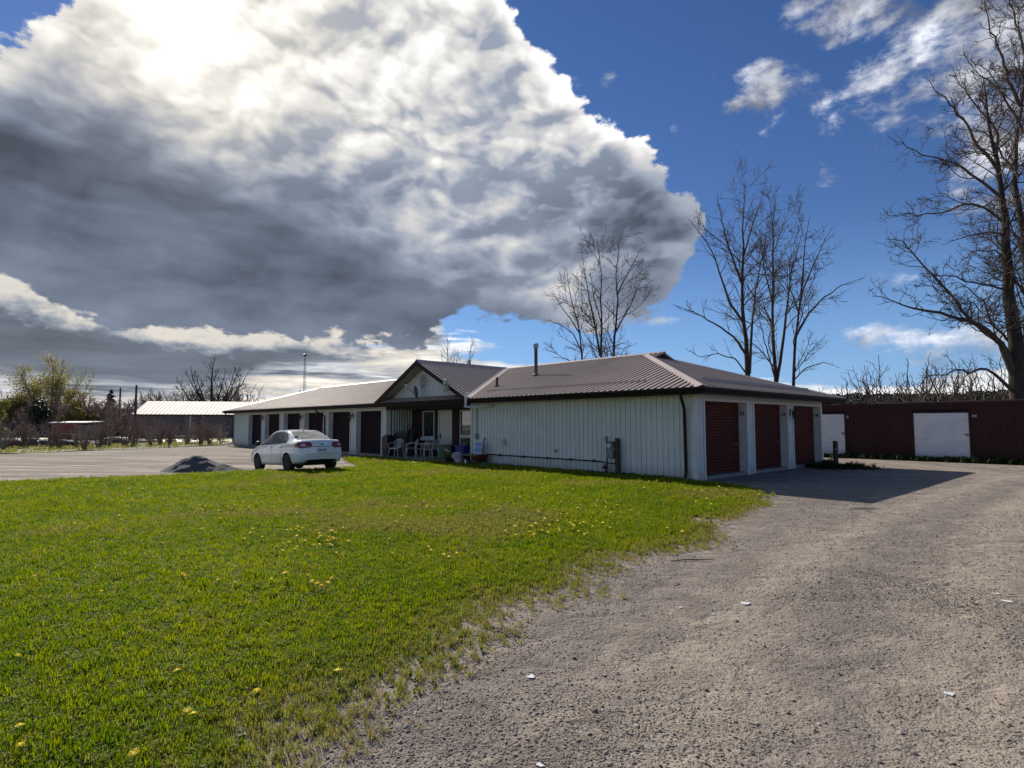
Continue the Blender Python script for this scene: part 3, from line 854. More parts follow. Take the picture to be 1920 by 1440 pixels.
for a in right_doors:
    d = link_mesh('roller_door', dm_r, B); d.location = (-JD - 0.015, a + 1.31, 0); d.rotation_euler = (0, 0, math.pi / 2)
    t_ = link_mesh('door_trim', trim_me_r, B); t_.location = (0, a + 1.31, 0); t_.rotation_euler = (0, 0, math.pi / 2)
    door_handle(d, 1.05, 0.98)
    sb = MB(); sb.box(-1.305, 1.305, 0.0 - JD, 0.03, -0.05, 0.095); s_ = sb.build('door_sill', M['concrete'], parent=B)
    s_.location = (-JD, a + 1.31, 0); s_.rotation_euler = (0, 0, math.pi / 2)

def text_mesh(name, body, size, mat, parent=None, depth=0.006):
    cu = bpy.data.curves.new(name, 'FONT'); cu.body = body; cu.size = size; cu.extrude = depth; cu.align_x = 'CENTER'; cu.align_y = 'CENTER'; cu.offset = size * 0.02
    tmp = bpy.data.objects.new('tmp', cu); COL.objects.link(tmp)
    dg = bpy.context.evaluated_depsgraph_get()
    me = bpy.data.meshes.new_from_object(tmp.evaluated_get(dg)); me.name = name
    bpy.data.objects.remove(tmp); bpy.data.curves.remove(cu)
    me.materials.clear(); me.materials.append(mat)
    return link_mesh(name, me, parent)
# numbers on the far jambs (facing back along the end wall)
for a, s in zip(right_doors, ('12', '13', '14')):
    t_ = text_mesh('door_number', s, 0.17, M['digit'], B)
    t_.location = (-JD / 2 - 0.01, a + 2.62 - 0.008, 1.93); t_.rotation_euler = (math.pi / 2, 0, 0)

# ------------------------------------------------------------------ roof
def clip_strip(poly, s0, s1):
    """clip a convex (s, v) polygon to s0..s1"""
    def cl(P, s, keep):
        out = []
        for i in range(len(P)):
            a, c = P[i], P[(i + 1) % len(P)]
            ia, ic = keep(a[0], s), keep(c[0], s)
            if ia: out.append(a)
            if ia != ic:
                k = (s - a[0]) / (c[0] - a[0]); out.append((s, a[1] + (c[1] - a[1]) * k))
        return out
    P = cl(poly, s0, lambda x, s: x >= s - 1e-9)
    if P: P = cl(P, s1, lambda x, s: x <= s + 1e-9)
    return P
def vrange(poly, s):
    vs = []
    for i in range(len(poly)):
        a, c = poly[i], poly[(i + 1) % len(poly)]
        if abs(c[0] - a[0]) < 1e-9: continue
        if min(a[0], c[0]) - 1e-9 <= s <= max(a[0], c[0]) + 1e-9:
            vs.append(a[1] + (c[1] - a[1]) * (s - a[0]) / (c[0] - a[0]))
    return (min(vs), max(vs)) if vs else None
def roof_plane(O, A, U, poly, mat, parent, sheet=0.92, rib=0.23, rh=0.032, rw=0.05, name='roof_panel'):
    """sheets with ribs; O origin, A unit along the eave, U unit up the slope; poly in (s, v)"""
    O, A, U = Vector(O), Vector(A).normalized(), Vector(U).normalized()
    N = A.cross(U)
    if N.z < 0: N = -N
    smin = min(p[0] for p in poly); smax = max(p[0] for p in poly)
    k0 = math.floor(smin / sheet); k1 = math.ceil(smax / sheet)
    rnd = random.Random(5)
    for k in range(k0, k1):
        P = clip_strip(poly, max(smin, k * sheet), min(smax, (k + 1) * sheet))
        if len(P) < 3: continue
        lift = 0.0012 if k % 2 else 0.0
        mb = MB(); pts = [O + A * s + U * v + N * lift for s, v in P]
        n = len(pts)
        mb.add(pts, [tuple(range(n))])
        j = math.ceil(k * sheet / rib - 1e-6)
        while j * rib < (k + 1) * sheet - 1e-6:
            s = j * rib; j += 1
            for ds, w2, hh in ((0.0, rw, rh),):
                s_ = s + ds
                if s_ < smin + 0.03 or s_ > smax - 0.03: continue
                vr = vrange(poly, s_)
                if not vr or vr[1] - vr[0] < 0.12: continue
                b0 = [O + A * (s_ + q * w2 / 2) + U * (vr[0] + 0.0) + N * (z + lift) for q, z in ((-1, 0), (-.75, hh), (.75, hh), (1, 0))]
                b1 = [O + A * (s_ + q * w2 / 2) + U * (vr[1] - 0.02) + N * (z + lift) for q, z in ((-1, 0), (-.75, hh), (.75, hh), (1, 0))]
                mb.prism(b0, b1)
        me = bpy.data.meshes.new(name); me.from_pydata(mb.v, [], mb.f); me.materials.append(mat)
        me.update()
        link_mesh(name, me, parent)

run = W / 2 + OV
sl_len = math.hypot(run, ZR - ZE)
cs, sn = run / sl_len, (ZR - ZE) / sl_len
TG, GW = 13.1, 3.62                        # gable centre and half width
E0, E1 = -OV, L + OV
hipT = -OV + run                           # t of hip apex (4.86)
hipL = L + OV - run
# front slopes; s measured as local x (= -t), v up-slope
O = (0, -OV, ZE); A = (1, 0, 0); U = (0, cs, sn)
GAB = 0.85                                 # gablet
roof_plane(O, A, U, [(-(TG - GW), 0), (OV, 0), (-(hipT - 0.0), sl_len), (-TG, sl_len)], M['roof'], B)
roof_plane(O, A, U, [(-E1, 0), (-(TG + GW), 0), (-TG, sl_len), (-hipL, sl_len)], M['roof'], B)
# back slope
roof_plane((0, W + OV, ZE), (1, 0, 0), (0, -cs, sn), [(-E1, 0), (OV, 0), (-hipT, sl_len), (-hipL, sl_len)], M['roof'], B, sheet=2.4, rib=0.4)
# right hip (s along +y), left hip
roof_plane((OV, 0, ZE), (0, 1, 0), (-cs, 0, sn), [(-OV, 0), (W + OV, 0), (W / 2, sl_len)], M['roof'], B)
roof_plane((-E1, 0, ZE), (0, 1, 0), (cs, 0, sn), [(-OV, 0), (W + OV, 0), (W / 2, sl_len)], M['roof'], B, sheet=1.6)
# gable slopes (ridge runs from the front overhang to the main ridge)
gsl = math.hypot(GW, ZR - ZE); gc, gs = GW / gsl, (ZR - ZE) / gsl
FO = -OV - 0.04
for sgn in (1, -1):
    # poly: s along local y, v up slope from the valley foot line
    roof_plane((-TG + sgn * GW, 0, ZE), (0, 1, 0), (-sgn * gc, 0, gs), [(FO, 0), (-OV + 0.02, 0), (W / 2, gsl), (FO, gsl)], M['roof'], B)
# small pent roof under the gable
pr = 0.60
roof_plane((0, -OV, ZE + 0.004), (1, 0, 0), (0, cs, sn), [(-(TG + GW) + 0.3, 0), (-(TG - GW) - 0.3, 0), (-(TG - GW) - 0.75, pr / cs), (-(TG + GW) + 0.75, pr / cs)], M['roof'], B)

def cap_strip(name, p0, p1, wdir0, wdir1, w, mat, lift=0.034):
    """folded flashing along a ridge, hip or valley"""
    p0, p1 = Vector(p0), Vector(p1); mb = MB()
    a, c = Vector(wdir0).normalized() * w, Vector(wdir1).normalized() * w
    up = Vector((0, 0, lift))
    v = [p0 + a + up * 0.8, p0 + up * 1.6, p0 + c + up * 0.8, p1 + a + up * 0.8, p1 + up * 1.6, p1 + c + up * 0.8]
    lo = [q - Vector((0, 0, 0.02)) for q in v]
    mb.add(v + lo, [(0, 1, 4, 3), (1, 2, 5, 4), (0, 3, 9, 6), (2, 8, 11, 5), (0, 6, 7, 1), (1, 7, 8, 2), (3, 4, 10, 9), (4, 5, 11, 10)])
    return mb.build(name, mat, parent=B)
ap = Vector((-hipT, W / 2, ZR)); apL = Vector((-hipL, W / 2, ZR))
dn = lambda v: Vector(v)
fr_dn = Vector((0, -cs, -sn)); bk_dn = Vector((0, cs, -sn)); rt_dn = Vector((cs, 0, -sn)); lf_dn = Vector((-cs, 0, -sn))
cap_strip('ridge_cap', ap + Vector((GAB, 0, 0.0)), apL, fr_dn, bk_dn, 0.14, M['cap'])
def perp_in(plane_n, axis_v, toward):
    v = plane_n.cross(axis_v).normalized()
    return v if v.dot(toward) > 0 else -v
nf = Vector((0, -sn, cs)); nr = Vector((sn, 0, cs)); nb_ = Vector((0, sn, cs)); nl = Vector((-sn, 0, cs))
def hip_cap(corner, apex, n1, n2, t1, t2, w):
    ax = (Vector(apex) - Vector(corner))
    cap_strip('hip_cap', corner, Vector(corner) + ax * 0.965, perp_in(n1, ax, Vector(t1)), perp_in(n2, ax, Vector(t2)), w, M['cap'])
hip_cap((OV, -OV, ZE), ap, nf, nr, (-1, 0, 0), (0, 1, 0), 0.17)
hip_cap((OV, W + OV, ZE), ap, nb_, nr, (-1, 0, 0), (0, -1, 0), 0.17)
hip_cap((-E1, -OV, ZE), apL, nf, nl, (1, 0, 0), (0, 1, 0), 0.15)
hip_cap((-E1, W + OV, ZE), apL, nb_, nl, (1, 0, 0), (0, -1, 0), 0.15)
# gable ridge cap and the two valleys
gr_dn = Vector((gc, 0, -gs)); gl_dn = Vector((-gc, 0, -gs))
cap_strip('ridge_cap', (-TG, FO, ZR), (-TG, W / 2 - 0.1, ZR), gr_dn, gl_dn, 0.13, M['cap'])
ngr = Vector((gs, 0, gc)); ngl = Vector((-gs, 0, gc))
for sgn, ng in ((1, ngr), (-1, ngl)):
    foot = Vector((-TG + sgn * GW, -OV, ZE)); top_ = Vector((-TG, W / 2, ZR)); ax = top_ - foot
    cap_strip('valley_flashing', foot, foot + ax * 0.985, perp_in(nf, ax, Vector((sgn, 0, 0))), perp_in(ng, ax, Vector((0, -1, 0))), 0.13, M['cap'], 0.03)
# gablet: short overhanging ridge end over the hip
gb = MB()
gx = -hipT + GAB; wdt = GAB; drop = wdt * (ZR - ZE) / run
for sg_ in (-1, 1):
    tri = [Vector((-hipT, W / 2, ZR + .004)), Vector((gx, W / 2, ZR + .004)), Vector((gx, W / 2 + sg_ * wdt, ZR - drop + .004))]
    gb.prism(tri, [q - Vector((0, 0, 0.035)) for q in tri])
    for k in range(1, 4):
        x_ = -hipT + k * .23 + .05; q0 = Vector((x_, W / 2 + sg_ * .05, ZR + .004)); ln_ = x_ + hipT
        q1 = Vector((x_, W / 2 + sg_ * ln_, ZR + .004 - ln_ * (ZR - ZE) / run))
        gb.prism([q0 + Vector((a_, 0, z_)) for a_, z_ in ((-.025, 0), (-.019, .032), (.019, .032), (.025, 0))], [q1 + Vector((a_, 0, z_)) for a_, z_ in ((-.025, 0), (-.019, .032), (.019, .032), (.025, 0))])
gb.build('gablet_roof', M['roof'], parent=B)
gb = MB()
gb.prism([(gx - 0.12, W / 2 - wdt * 0.93, ZR - 0.05 - drop), (gx - 0.12, W / 2 + wdt * 0.93, ZR - 0.05 - drop), (gx - 0.12, W / 2, ZR - 0.05)],
         [(gx - 0.18, W / 2 - wdt * 0.93, ZR - 0.05 - drop), (gx - 0.18, W / 2 + wdt * 0.93, ZR - 0.05 - drop), (gx - 0.18, W / 2, ZR - 0.05)])
gb.build('gablet_face', M['fascia'], parent=B)

# eaves: fascia board, gutter, soffit
fa = MB()
fa.box(-E1, OV, -OV, -OV + 0.03, 2.405, ZE - 0.012); fa.box(OV - 0.03, OV, -OV + 0.03, W + OV, 2.405, ZE - 0.012)
fa.box(-E1, OV, W + OV - 0.03, W + OV, 2.405, ZE - 0.012); fa.box(-E1, -E1 + 0.03, -OV + 0.03, W + OV - 0.03, 2.405, ZE - 0.012)
fa.build('fascia', M['fascia'], parent=B)
def gutter(p0, p1, out):
    p0, p1, out = Vector(p0), Vector(p1), Vector(out)
    prof = [(0.0, -0.02), (0.0, -0.13), (0.07, -0.13), (0.09, -0.09), (0.115, -0.06), (0.115, -0.012), (0.10, -0.012), (0.098, -0.05), (0.07, -0.1), (0.012, -0.12), (0.012, -0.02)]
    r0 = [p0 + out * a + Vector((0, 0, z)) for a, z in prof]; r1 = [p1 + out * a + Vector((0, 0, z)) for a, z in prof]
    return MB().prism(r0, r1)
gutter((-E1, -OV - 0.002, ZE), (OV + 0.1, -OV - 0.002, ZE), (0, -1, 0)).build('gutter', M['fascia'], parent=B)
gutter((OV + 0.002, -OV - 0.1, ZE), (OV + 0.002, W + OV, ZE), (1, 0, 0)).build('gutter', M['fascia'], parent=B)
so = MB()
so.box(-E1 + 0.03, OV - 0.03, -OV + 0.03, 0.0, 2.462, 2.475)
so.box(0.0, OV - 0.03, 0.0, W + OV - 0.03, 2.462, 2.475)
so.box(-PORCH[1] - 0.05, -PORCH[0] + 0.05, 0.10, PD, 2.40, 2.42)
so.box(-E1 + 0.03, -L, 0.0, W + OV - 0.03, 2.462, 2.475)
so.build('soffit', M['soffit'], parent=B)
# porch beam
pm_ = MB(); bbox(pm_, PORCH[0] - 0.02, PORCH[1] + 0.02, -0.01, 0.09, 2.28, 2.455); pm_.build('porch_beam', M['fascia'], parent=B)

# gable front: wall boards, rake boards, soffit, vent
gz0 = ZE + pr * SL
def rake_z(t): return ZR - abs(t - TG) / GW * (ZR - ZE)
back = MB()
hw = 3.2
zt = ZR - 0.09
back.prism([(-TG - hw, 0.03, gz0 - 0.15), (-TG + hw, 0.03, gz0 - 0.15), (-TG + hw, 0.03, rake_z(TG + hw) - 0.09), (-TG, 0.03, zt), (-TG - hw, 0.03, rake_z(TG + hw) - 0.09)],
           [(-TG - hw, 0.08, gz0 - 0.15), (-TG + hw, 0.08, gz0 - 0.15), (-TG + hw, 0.08, rake_z(TG + hw) - 0.09), (-TG, 0.08, zt), (-TG - hw, 0.08, rake_z(TG + hw) - 0.09)])
back.build('gable_wall', M['trim'], parent=B)
n = 32
for i in range(n):
    t0 = TG - hw + 2 * hw * i / n + 0.009; t1 = TG - hw + 2 * hw * (i + 1) / n - 0.009
    z0 = gz0 - 0.10; a, c = rake_z(t0) - 0.10, rake_z(t1) - 0.10
    if max(a, c) < z0 + 0.05: continue
    a, c = max(a, z0 + 0.01), max(c, z0 + 0.01)
    mb = MB(); mb.prism([(-t0, 0.0, z0), (-t1, 0.0, z0), (-t1, 0.0, c), (-t0, 0.0, a)], [(-t0, 0.03, z0), (-t1, 0.03, z0), (-t1, 0.03, c), (-t0, 0.03, a)])
    mb.build('siding_board', M['siding'], parent=B)
for sgn in (1, -1):
    f0 = (-TG + sgn * (GW + 0.03), -OV - 0.06, ZE - 0.015); f1 = (-TG, -OV - 0.06, ZR - 0.0)
    mb = MB()
    p = [Vector(f0), Vector(f1), Vector(f1) - Vector((0, 0, 0.21)), Vector(f0) - Vector((0, 0, 0.17))]
    mb.prism(p, [q + Vector((0, 0.035, 0)) for q in p]); mb.build('rake_board', M['fascia'], parent=B)
    # sloping soffit under the gable overhang
    mb = MB(); k = 9
    for i in range(k):
        q0, q1 = i / k + 0.004, (i + 1) / k - 0.004
        A0 = Vector((-TG + sgn * GW * (1 - q0) * 0.96, 0, rake_z(TG + GW * (1 - q0) * 0.96) - 0.10)); A1 = Vector((-TG + sgn * GW * (1 - q1) * 0.96, 0, rake_z(TG + GW * (1 - q1) * 0.96) - 0.10))
        p = [A0 + Vector((0, -OV, 0)), A1 + Vector((0, -OV, 0)), A1 + Vector((0, 0.0, 0)), A0 + Vector((0, 0.0, 0))]
        mb.prism(p, [v - Vector((0, 0, 0.012)) for v in p])
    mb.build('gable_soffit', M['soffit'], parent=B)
# octagonal gable vent with louvres
vz, vt, vr_ = 3.52, TG + 0.38, 0.37
vt = TG + 0.32
oc = lambda r, y: [(-vt + r * 0.92 * math.cos(R(22.5 + 45 * i)), y, vz + r * math.sin(R(22.5 + 45 * i))) for i in range(8)]
mb = MB()
o0, o1, i0, i1 = oc(vr_ + .045, -0.045), oc(vr_ + .045, -0.001), oc(vr_ - .02, -0.045), oc(vr_ - .02, -0.001)
v = o0 + o1 + i0 + i1; f = []
for i in range(8):
    j = (i + 1) % 8
    f += [(i, j, 16 + j, 16 + i), (i, 8 + i, 8 + j, j), (16 + i, 16 + j, 24 + j, 24 + i)]
mb.add(v, f)
vent = mb.build('gable_vent', M['trim'], parent=B)
mb = MB(); q = oc(vr_ - .01, -0.004); mb.add(q, [tuple(range(8))]); mb.build('vent_screen', M['dark'], parent=vent)
for i in range(7):
    z = vz - 0.30 + i * 0.10; hwid = min(vr_ * 0.85, (vr_ + 0.33 - abs(z - vz)) * 0.5)
    mb = MB(); mb.prism([(-vt - hwid, -0.042, z - 0.035), (-vt + hwid, -0.042, z - 0.035), (-vt + hwid, -0.034, z - 0.038), (-vt - hwid, -0.034, z - 0.038)],
                        [(-vt - hwid, -0.012, z + 0.028), (-vt + hwid, -0.012, z + 0.028), (-vt + hwid, -0.006, z + 0.024), (-vt - hwid, -0.006, z + 0.024)])
    mb.build('louvre', M['trim'], parent=vent)

# snow guards
mb = MB(); zg = ZE + SL * 0.8
mb.prism([(-9.3, 0.2, zg + .03), (-9.3, 0.22, zg + 0.09), (-9.3, 0.24, zg + 0.09), (-9.3, 0.28, zg + .065)], [(-1.7, 0.2, zg + .03), (-1.7, 0.22, zg + 0.09), (-1.7, 0.24, zg + 0.09), (-1.7, 0.28, zg + .065)])
mb.build('snow_guard', M['roof'], parent=B)
mb = MB()
mb.prism([(-.2, 0.9, zg + .03), (-.22, 0.9, zg + 0.12), (-.24, 0.9, zg + 0.12), (-.30, 0.9, zg + .07)], [(-.2, 9.0, zg + .03), (-.22, 9.0, zg + 0.12), (-.24, 9.0, zg + 0.12), (-.30, 9.0, zg + .07)])
mb.build('snow_guard', M['roof'], parent=B)
# flue and vents
def rz_(o): return ZE + SL * (o + OV)
mb = MB(); mb.tube([(-8.76, 2.5, rz_(2.5) - 0.05), (-8.76, 2.5, 4.84)], 0.075, 12); fl = mb.build('flue_pipe', M['flue'], parent=B, smooth=False)
mb = MB(); mb.lathe([(0.075, 4.80), (0.11, 4.82), (0.11, 4.99), (0.06, 5.02), (0.01, 5.03)], 12, (-8.76, 2.5, 0)); mb.build('flue_cap', M['steel'], parent=fl)
mb = MB(); mb.lathe([(0.14, rz_(2.5) - 0.05), (0.14, rz_(2.5) + 0.06), (0.085, rz_(2.5) + 0.10)], 12, (-8.76, 2.5, 0)); mb.build('flue_flashing', M['flue'], parent=fl)
mb = MB(); mb.tube([(-9.55, 1.0, rz_(1.0) - 0.05), (-9.55, 1.0, 3.54)], 0.055, 10); mb.tube([(-9.55, 1.0, rz_(1.0) - 0.05), (-9.55, 1.0, rz_(1.0) + 0.07)], 0.095, 10)
mb.build('vent_pipe', M['black'], parent=B)
mb = MB(); mb.tube([(-16.6, 5.2, 4.2), (-16.6, 5.2, 5.15)], 0.05, 8); mb.build('vent_pipe', M['black'], parent=B)
# downspouts
def downspout(pts):
    mb = MB()
    for i in range(len(pts) - 1): mb.bar(pts[i], pts[i + 1], 0.075, 0.06, up=(0, 1, 0.01) if abs(pts[i][2] - pts[i+1][2]) > abs(pts[i][1] - pts[i+1][1]) else (0, 0, 1))
    return mb.build('downspout', M['fascia'], parent=B, bevel=0.008)
def ds_front(x):
    d = downspout([(x + 0.0, -OV - 0.05, 2.50), (x, -OV - 0.04, 2.34), (x - 0.0, -0.09, 2.04), (x, -0.065, 0.22), (x, -0.20, 0.10)])
    return d
downspout([(-0.02, -OV - 0.05, 2.50), (-0.04, -OV - 0.03, 2.34), (-0.26, -0.10, 2.02), (-0.26, -0.07, 0.22), (-0.22, -0.2, 0.1)])
ds_front(-23.25); ds_front(-39.1)

# porch: slab, brick wall, windows, door
mb = MB(); bbox(mb, PORCH[0] + 0.02, PORCH[1] - 0.02, -0.36, PD, -0.1, 0.05); mb.build('porch_slab', M['concrete'], parent=B, bevel=0.012)
ops = []  # (t0, t1, z0, z1)
dT = (t_at(848, PD), t_at(822, PD)); w1 = (t_at(815, PD), t_at(793, PD)); w2 = (PORCH[0] + 0.35, t_at(863, PD))
doorT = (dT[0] + 0.0, dT[1]); 
ops = [(doorT[0], doorT[1], 0.0, 2.26), (w1[0], w1[1], 0.95, 2.24), (w2[0], w2[1], 0.30, 2.24)]
def in_op(t0, t1, z):
    for a, c, z0, z1 in ops:
        if z0 - 0.03 < z < z1 + 0.03:
            if t0 < c and t1 > a: return (a, c)
    return None
mb = MB(); mk = MB(); zc = 0.05; row = 0
while zc < 2.38:
    t = PORCH[0] + (0.105 if row % 2 else 0.0); z1 = min(zc + 0.065, 2.39)
    while t < PORCH[1]:
        a, c = t, min(t + 0.20, PORCH[1] - 0.01); segs = [(a, c)]
        for q0, q1, zz0, zz1 in ops:
            if zz0 - 0.02 < zc + 0.03 < zz1 + 0.02:
                ns = []
                for s0, s1 in segs:
                    if s1 <= q0 or s0 >= q1: ns.append((s0, s1)); continue
                    if s0 < q0: ns.append((s0, q0))
                    if s1 > q1: ns.append((q1, s1))
                segs = ns
        for s0, s1 in segs:
            if s1 - s0 > 0.02: bbox(mb, s0, s1, PD - 0.012 + random.uniform(-.003, .003), PD + 0.05, zc, z1)
        t += 0.21
    zc += 0.077; row += 1
bbox(mk, PORCH[0], ops[2][0], PD + 0.004, PD + 0.10, 0.05, 2.4)
def mort(t0, t1, z0, z1): bbox(mk, t0, t1, PD + 0.004, PD + 0.10, z0, z1)
mort(ops[2][1], ops[0][0], 0.05, 2.4); mort(ops[0][1], ops[1][0], 0.05, 2.4); mort(ops[1][1], PORCH[1], 0.05, 2.4)
mort(ops[2][0], ops[2][1], 0.05, 0.30); mort(ops[2][0], ops[2][1], 2.24, 2.4); mort(ops[0][0], ops[0][1], 2.26, 2.4); mort(ops[1][0], ops[1][1], 0.05, 0.95); mort(ops[1][0], ops[1][1], 2.24, 2.4)
bk = mk.build('brick_wall', M['mortar'], parent=B)
bo = mb.build('bricks', M['brick'], parent=bk); bo['kind'] = 'stuff'
def window(t0, t1, z0, z1, mull=None, curtain=False):
    fr = MB(); f = 0.055; y0, y1 = PD - 0.03, PD + 0.05
    bbox(fr, t0, t0 + f, y0, y1, z0, z1); bbox(fr, t1 - f, t1, y0, y1, z0, z1); bbox(fr, t0 + f, t1 - f, y0, y1, z1 - f, z1); bbox(fr, t0 + f, t1 - f, y0, y1, z0, z0 + f)
    if mull: bbox(fr, t0 + f, t1 - f, y0, y1, mull, mull + 0.13)
    w = fr.build('window', M['trim'], parent=B)
    g = MB(); bbox(g, t0 + f, t1 - f, PD + 0.022, PD + 0.03, z0 + f, z1 - f); g.build('pane', M['glass'], parent=w)
    return w
window(ops[1][0], ops[1][1], 0.95, 2.24)
window(ops[2][0], ops[2][1], 0.30, 2.24, 0.98)
mb = MB(); bbox(mb, ops[1][0] - 0.10, ops[1][1] + 0.03, PD - 0.14, PD - 0.035, 0.80, 0.97); mb.build('window_sill', M['sign_white'], parent=B, bevel=0.01)
mb = MB(); a, c = doorT; f = 0.07
bbox(mb, a, a + f, PD - 0.03, PD + 0.06, 0.05, 2.26); bbox(mb, c - f, c, PD - 0.03, PD + 0.06, 0.05, 2.26); bbox(mb, a + f, c - f, PD - 0.03, PD + 0.06, 2.19, 2.26)
dfm = mb.build('door_frame', M['trim'], parent=B)
mb = MB(); bbox(mb, a + f + .003, c - f - .003, PD + 0.01, PD + 0.045, 0.06, 2.185)
for r_, z_ in ((0, 0.35), (0, 1.2)):
    for cc in (0, 1):
        q0 = a + f + 0.12 + cc * (c - a - 2 * f - 0.1) / 2; q1 = q0 + (c - a - 2 * f) / 2 - 0.22
        bbox(mb, q0, q1, PD - 0.0, PD + 0.01, z_, z_ + 0.65)
dr = mb.build('entry_door', M['white_door'], parent=B, bevel=0.006)
mb = MB(); mb.tube([(-(c - f - 0.10), PD + 0.01, 1.02), (-(c - f - 0.10), PD - 0.05, 1.02)], 0.028, 8); mb.box(-(c - f - 0.07), -(c - f - 0.13), PD - 0.012, PD + 0.0, 0.90, 1.14)
mb.build('handle', M['black'], parent=dr)
# wreath-less dark round thermometer on the brick, and the conduit and pipe on the white wall
mb = MB(); mb.lathe([(0.10, PD - 0.03), (0.11, PD - 0.02), (0.10, PD - 0.013)], 16, (-t_at(775, PD), 0, 1.78), 'y'); mb.build('wall_thermometer', M['black'], parent=B)
mb = MB()
mb.tube([(-9.36, -0.66, 2.80), (-9.36, -0.78, 2.80), (-9.36, -0.80, 2.30)], 0.045, 8); mb.tube([(-9.42, -0.80, 2.30), (-9.36, -0.80, 2.27), (-9.1, -0.5, 2.27), (-8.6, -0.05, 2.30)], 0.045, 8)
mb.build('white_drain_pipe', M['pvc'], parent=B)
mb = MB(); mb.tube([(-9.6, -0.03, 2.40), (-9.6, -0.03, 1.18)], 0.016, 6); mb.box(-9.66, -9.54, -0.09, -0.003, 1.0, 1.22); mb.build('conduit', M['meter'], parent=B)
mb = MB(); mb.lathe([(0.05, -0.002), (0.05, -0.06), (0.10, -0.07), (0.10, -0.12), (0.02, -0.12)], 12, (-8.0, 0, 0.98), 'y'); mb.prism([(-8.1, -0.1, 1.04), (-7.9, -0.1, 1.04), (-7.88, -0.03, 0.84), (-8.12, -0.03, 0.84)], [(-8.1, -0.2, 0.98), (-7.9, -0.2, 0.98), (-7.88, -0.17, 0.82), (-8.12, -0.17, 0.82)])
mb.build('vent_hood', M['pvc'], parent=B)
mb = MB(); mb.box(-5.36, -5.28, -0.05, -0.003, 0.62, 0.72); mb.build('outlet_box', M['meter'], parent=B)
# gas pipe along the wall
mb = MB(); mb.tube([(-8.95, -0.05, 0.42), (-3.28, -0.05, 0.40)], 0.022, 8)
for t in (8.2, 6.9, 5.7, 4.6, 3.6): mb.box(-t - 0.02, -t + 0.02, -0.075, -0.002, 0.37, 0.45)
mb.build('gas_pipe', M['steel'], parent=B)
bpy.data.objects['gas_pipe'].data.materials[0] = M['fascia']

# lanterns
def lantern(t, o, z, face, label):
    l = empty('wall_lantern', bw(t, o, z), BROT + (0 if face == 'front' else math.pi / 2), label=label, category='lantern', group='black lanterns between the roller doors')
    mb = MB(); mb.box(-0.05, 0.05, -0.015, 0.0, -0.12, 0.12); mb.tube([(0, -0.015, 0.05), (0, -0.10, 0.12), (0, -0.17, 0.10), (0, -0.17, 0.04)], 0.012, 6); mb.build('bracket', M['black'], parent=l)
    mb = MB(); mb.lathe([(0.02, 0.07), (0.06, 0.045), (0.105, 0.0), (0.10, -0.01)], 6, (0, -0.17, 0)); mb.lathe([(0.05, -0.24), (0.055, -0.22), (0.02, -0.28), (0.008, -0.31)], 6, (0, -0.17, 0))
    for k in range(6):
        a = math.pi / 3 * k; mb.bar((0.09 * math.cos(a), -0.17 + 0.09 * math.sin(a), -0.005), (0.05 * math.cos(a), -0.17 + 0.05 * math.sin(a), -0.23), 0.012, 0.012)
    mb.build('lantern_frame', M['black'], parent=l)
    mb = MB(); mb.lathe([(0.083, -0.01), (0.045, -0.225)], 6, (0, -0.17, 0)); mb.build('glass_pane', M['glass'], parent=l)
lantern(0.0, 6.60, 2.02, 'right', 'black lantern between the second and third red roller doors of the end wall')
lantern(19.97, -0.03, 2.05, 'front', 'black lantern on the pillar between the two nearest brown roller doors')
lantern(26.45, -0.03, 2.05, 'front', 'black lantern on the pillar above the white car roof')
lantern(33.0, -0.03, 2.05, 'front', 'farthest black lantern, between the last two roller doors of the long front')

# gas meter set on its post
g = empty('gas_meter', bw(2.85, -0.02, 0), BROT, label='grey gas meter with pipes and regulator standing against the white wall', category='gas meter')
g.rotation_euler = (0, 0, BROT)
gm = MB(); gm.box(-0.09, 0.17, -0.24, -0.06, 0.52, 0.80); gm.build('meter_body', M['meter'], parent=g, bevel=0.03)
gm = MB(); gm.box(-0.07, 0.15, -0.22, -0.08, 0.83, 1.02); gm.build('meter_head', M['meter'], parent=g, bevel=0.02)
gm = MB(); gm.lathe([(0.075, -0.245), (0.075, -0.255), (0.06, -0.26)], 16, (0.03, 0, 0.92), 'y'); gm.build('dial', M['sign_white'], parent=g)
gm = MB(); gm.tube([(-0.13, -0.14, 0.0), (-0.13, -0.14, 0.84), (-0.10, -0.14, 0.93), (-0.13, -0.14, 1.03), (-0.17, -0.14, 1.12)], 0.024, 8)
gm.tube([(-0.15, -0.14, 0.38), (0.2, -0.14, 0.36)], 0.022, 8); gm.tube([(-0.1, -0.14, 1.03), (0.2, -0.14, 1.03)], 0.02, 8)
gm.tube([(-0.45, -0.05, 0.40), (-0.36, -0.14, 0.40), (-0.13, -0.14, 0.39)], 0.022, 8)
gm.build('pipework', M['black'], parent=g)
gm = MB(); gm.lathe([(0.02, -0.08), (0.08, -0.05), (0.085, 0.0), (0.03, 0.03), (0.03, 0.09)], 14, (-0.21, -0.14, 0.25)); gm.lathe([(0.05, -0.05), (0.05, 0.05)], 10, (-0.15, -0.16, 0.10)); gm.build('regulator', M['black'], parent=g)
gm = MB(); gm.tube([(-0.20, -0.14, 1.12), (-0.15, -0.14, 1.10), (-0.14, -0.14, 1.22)], [0.03, 0.05, 0.04], 8); gm.build('vent_elbow', M['meter'], parent=g)
gm = MB(); gm.box(0.21, 0.33, -0.18, -0.06, -0.05, 1.16); gm.build('wooden_post', M['wood_dark'], parent=g, bevel=0.008)

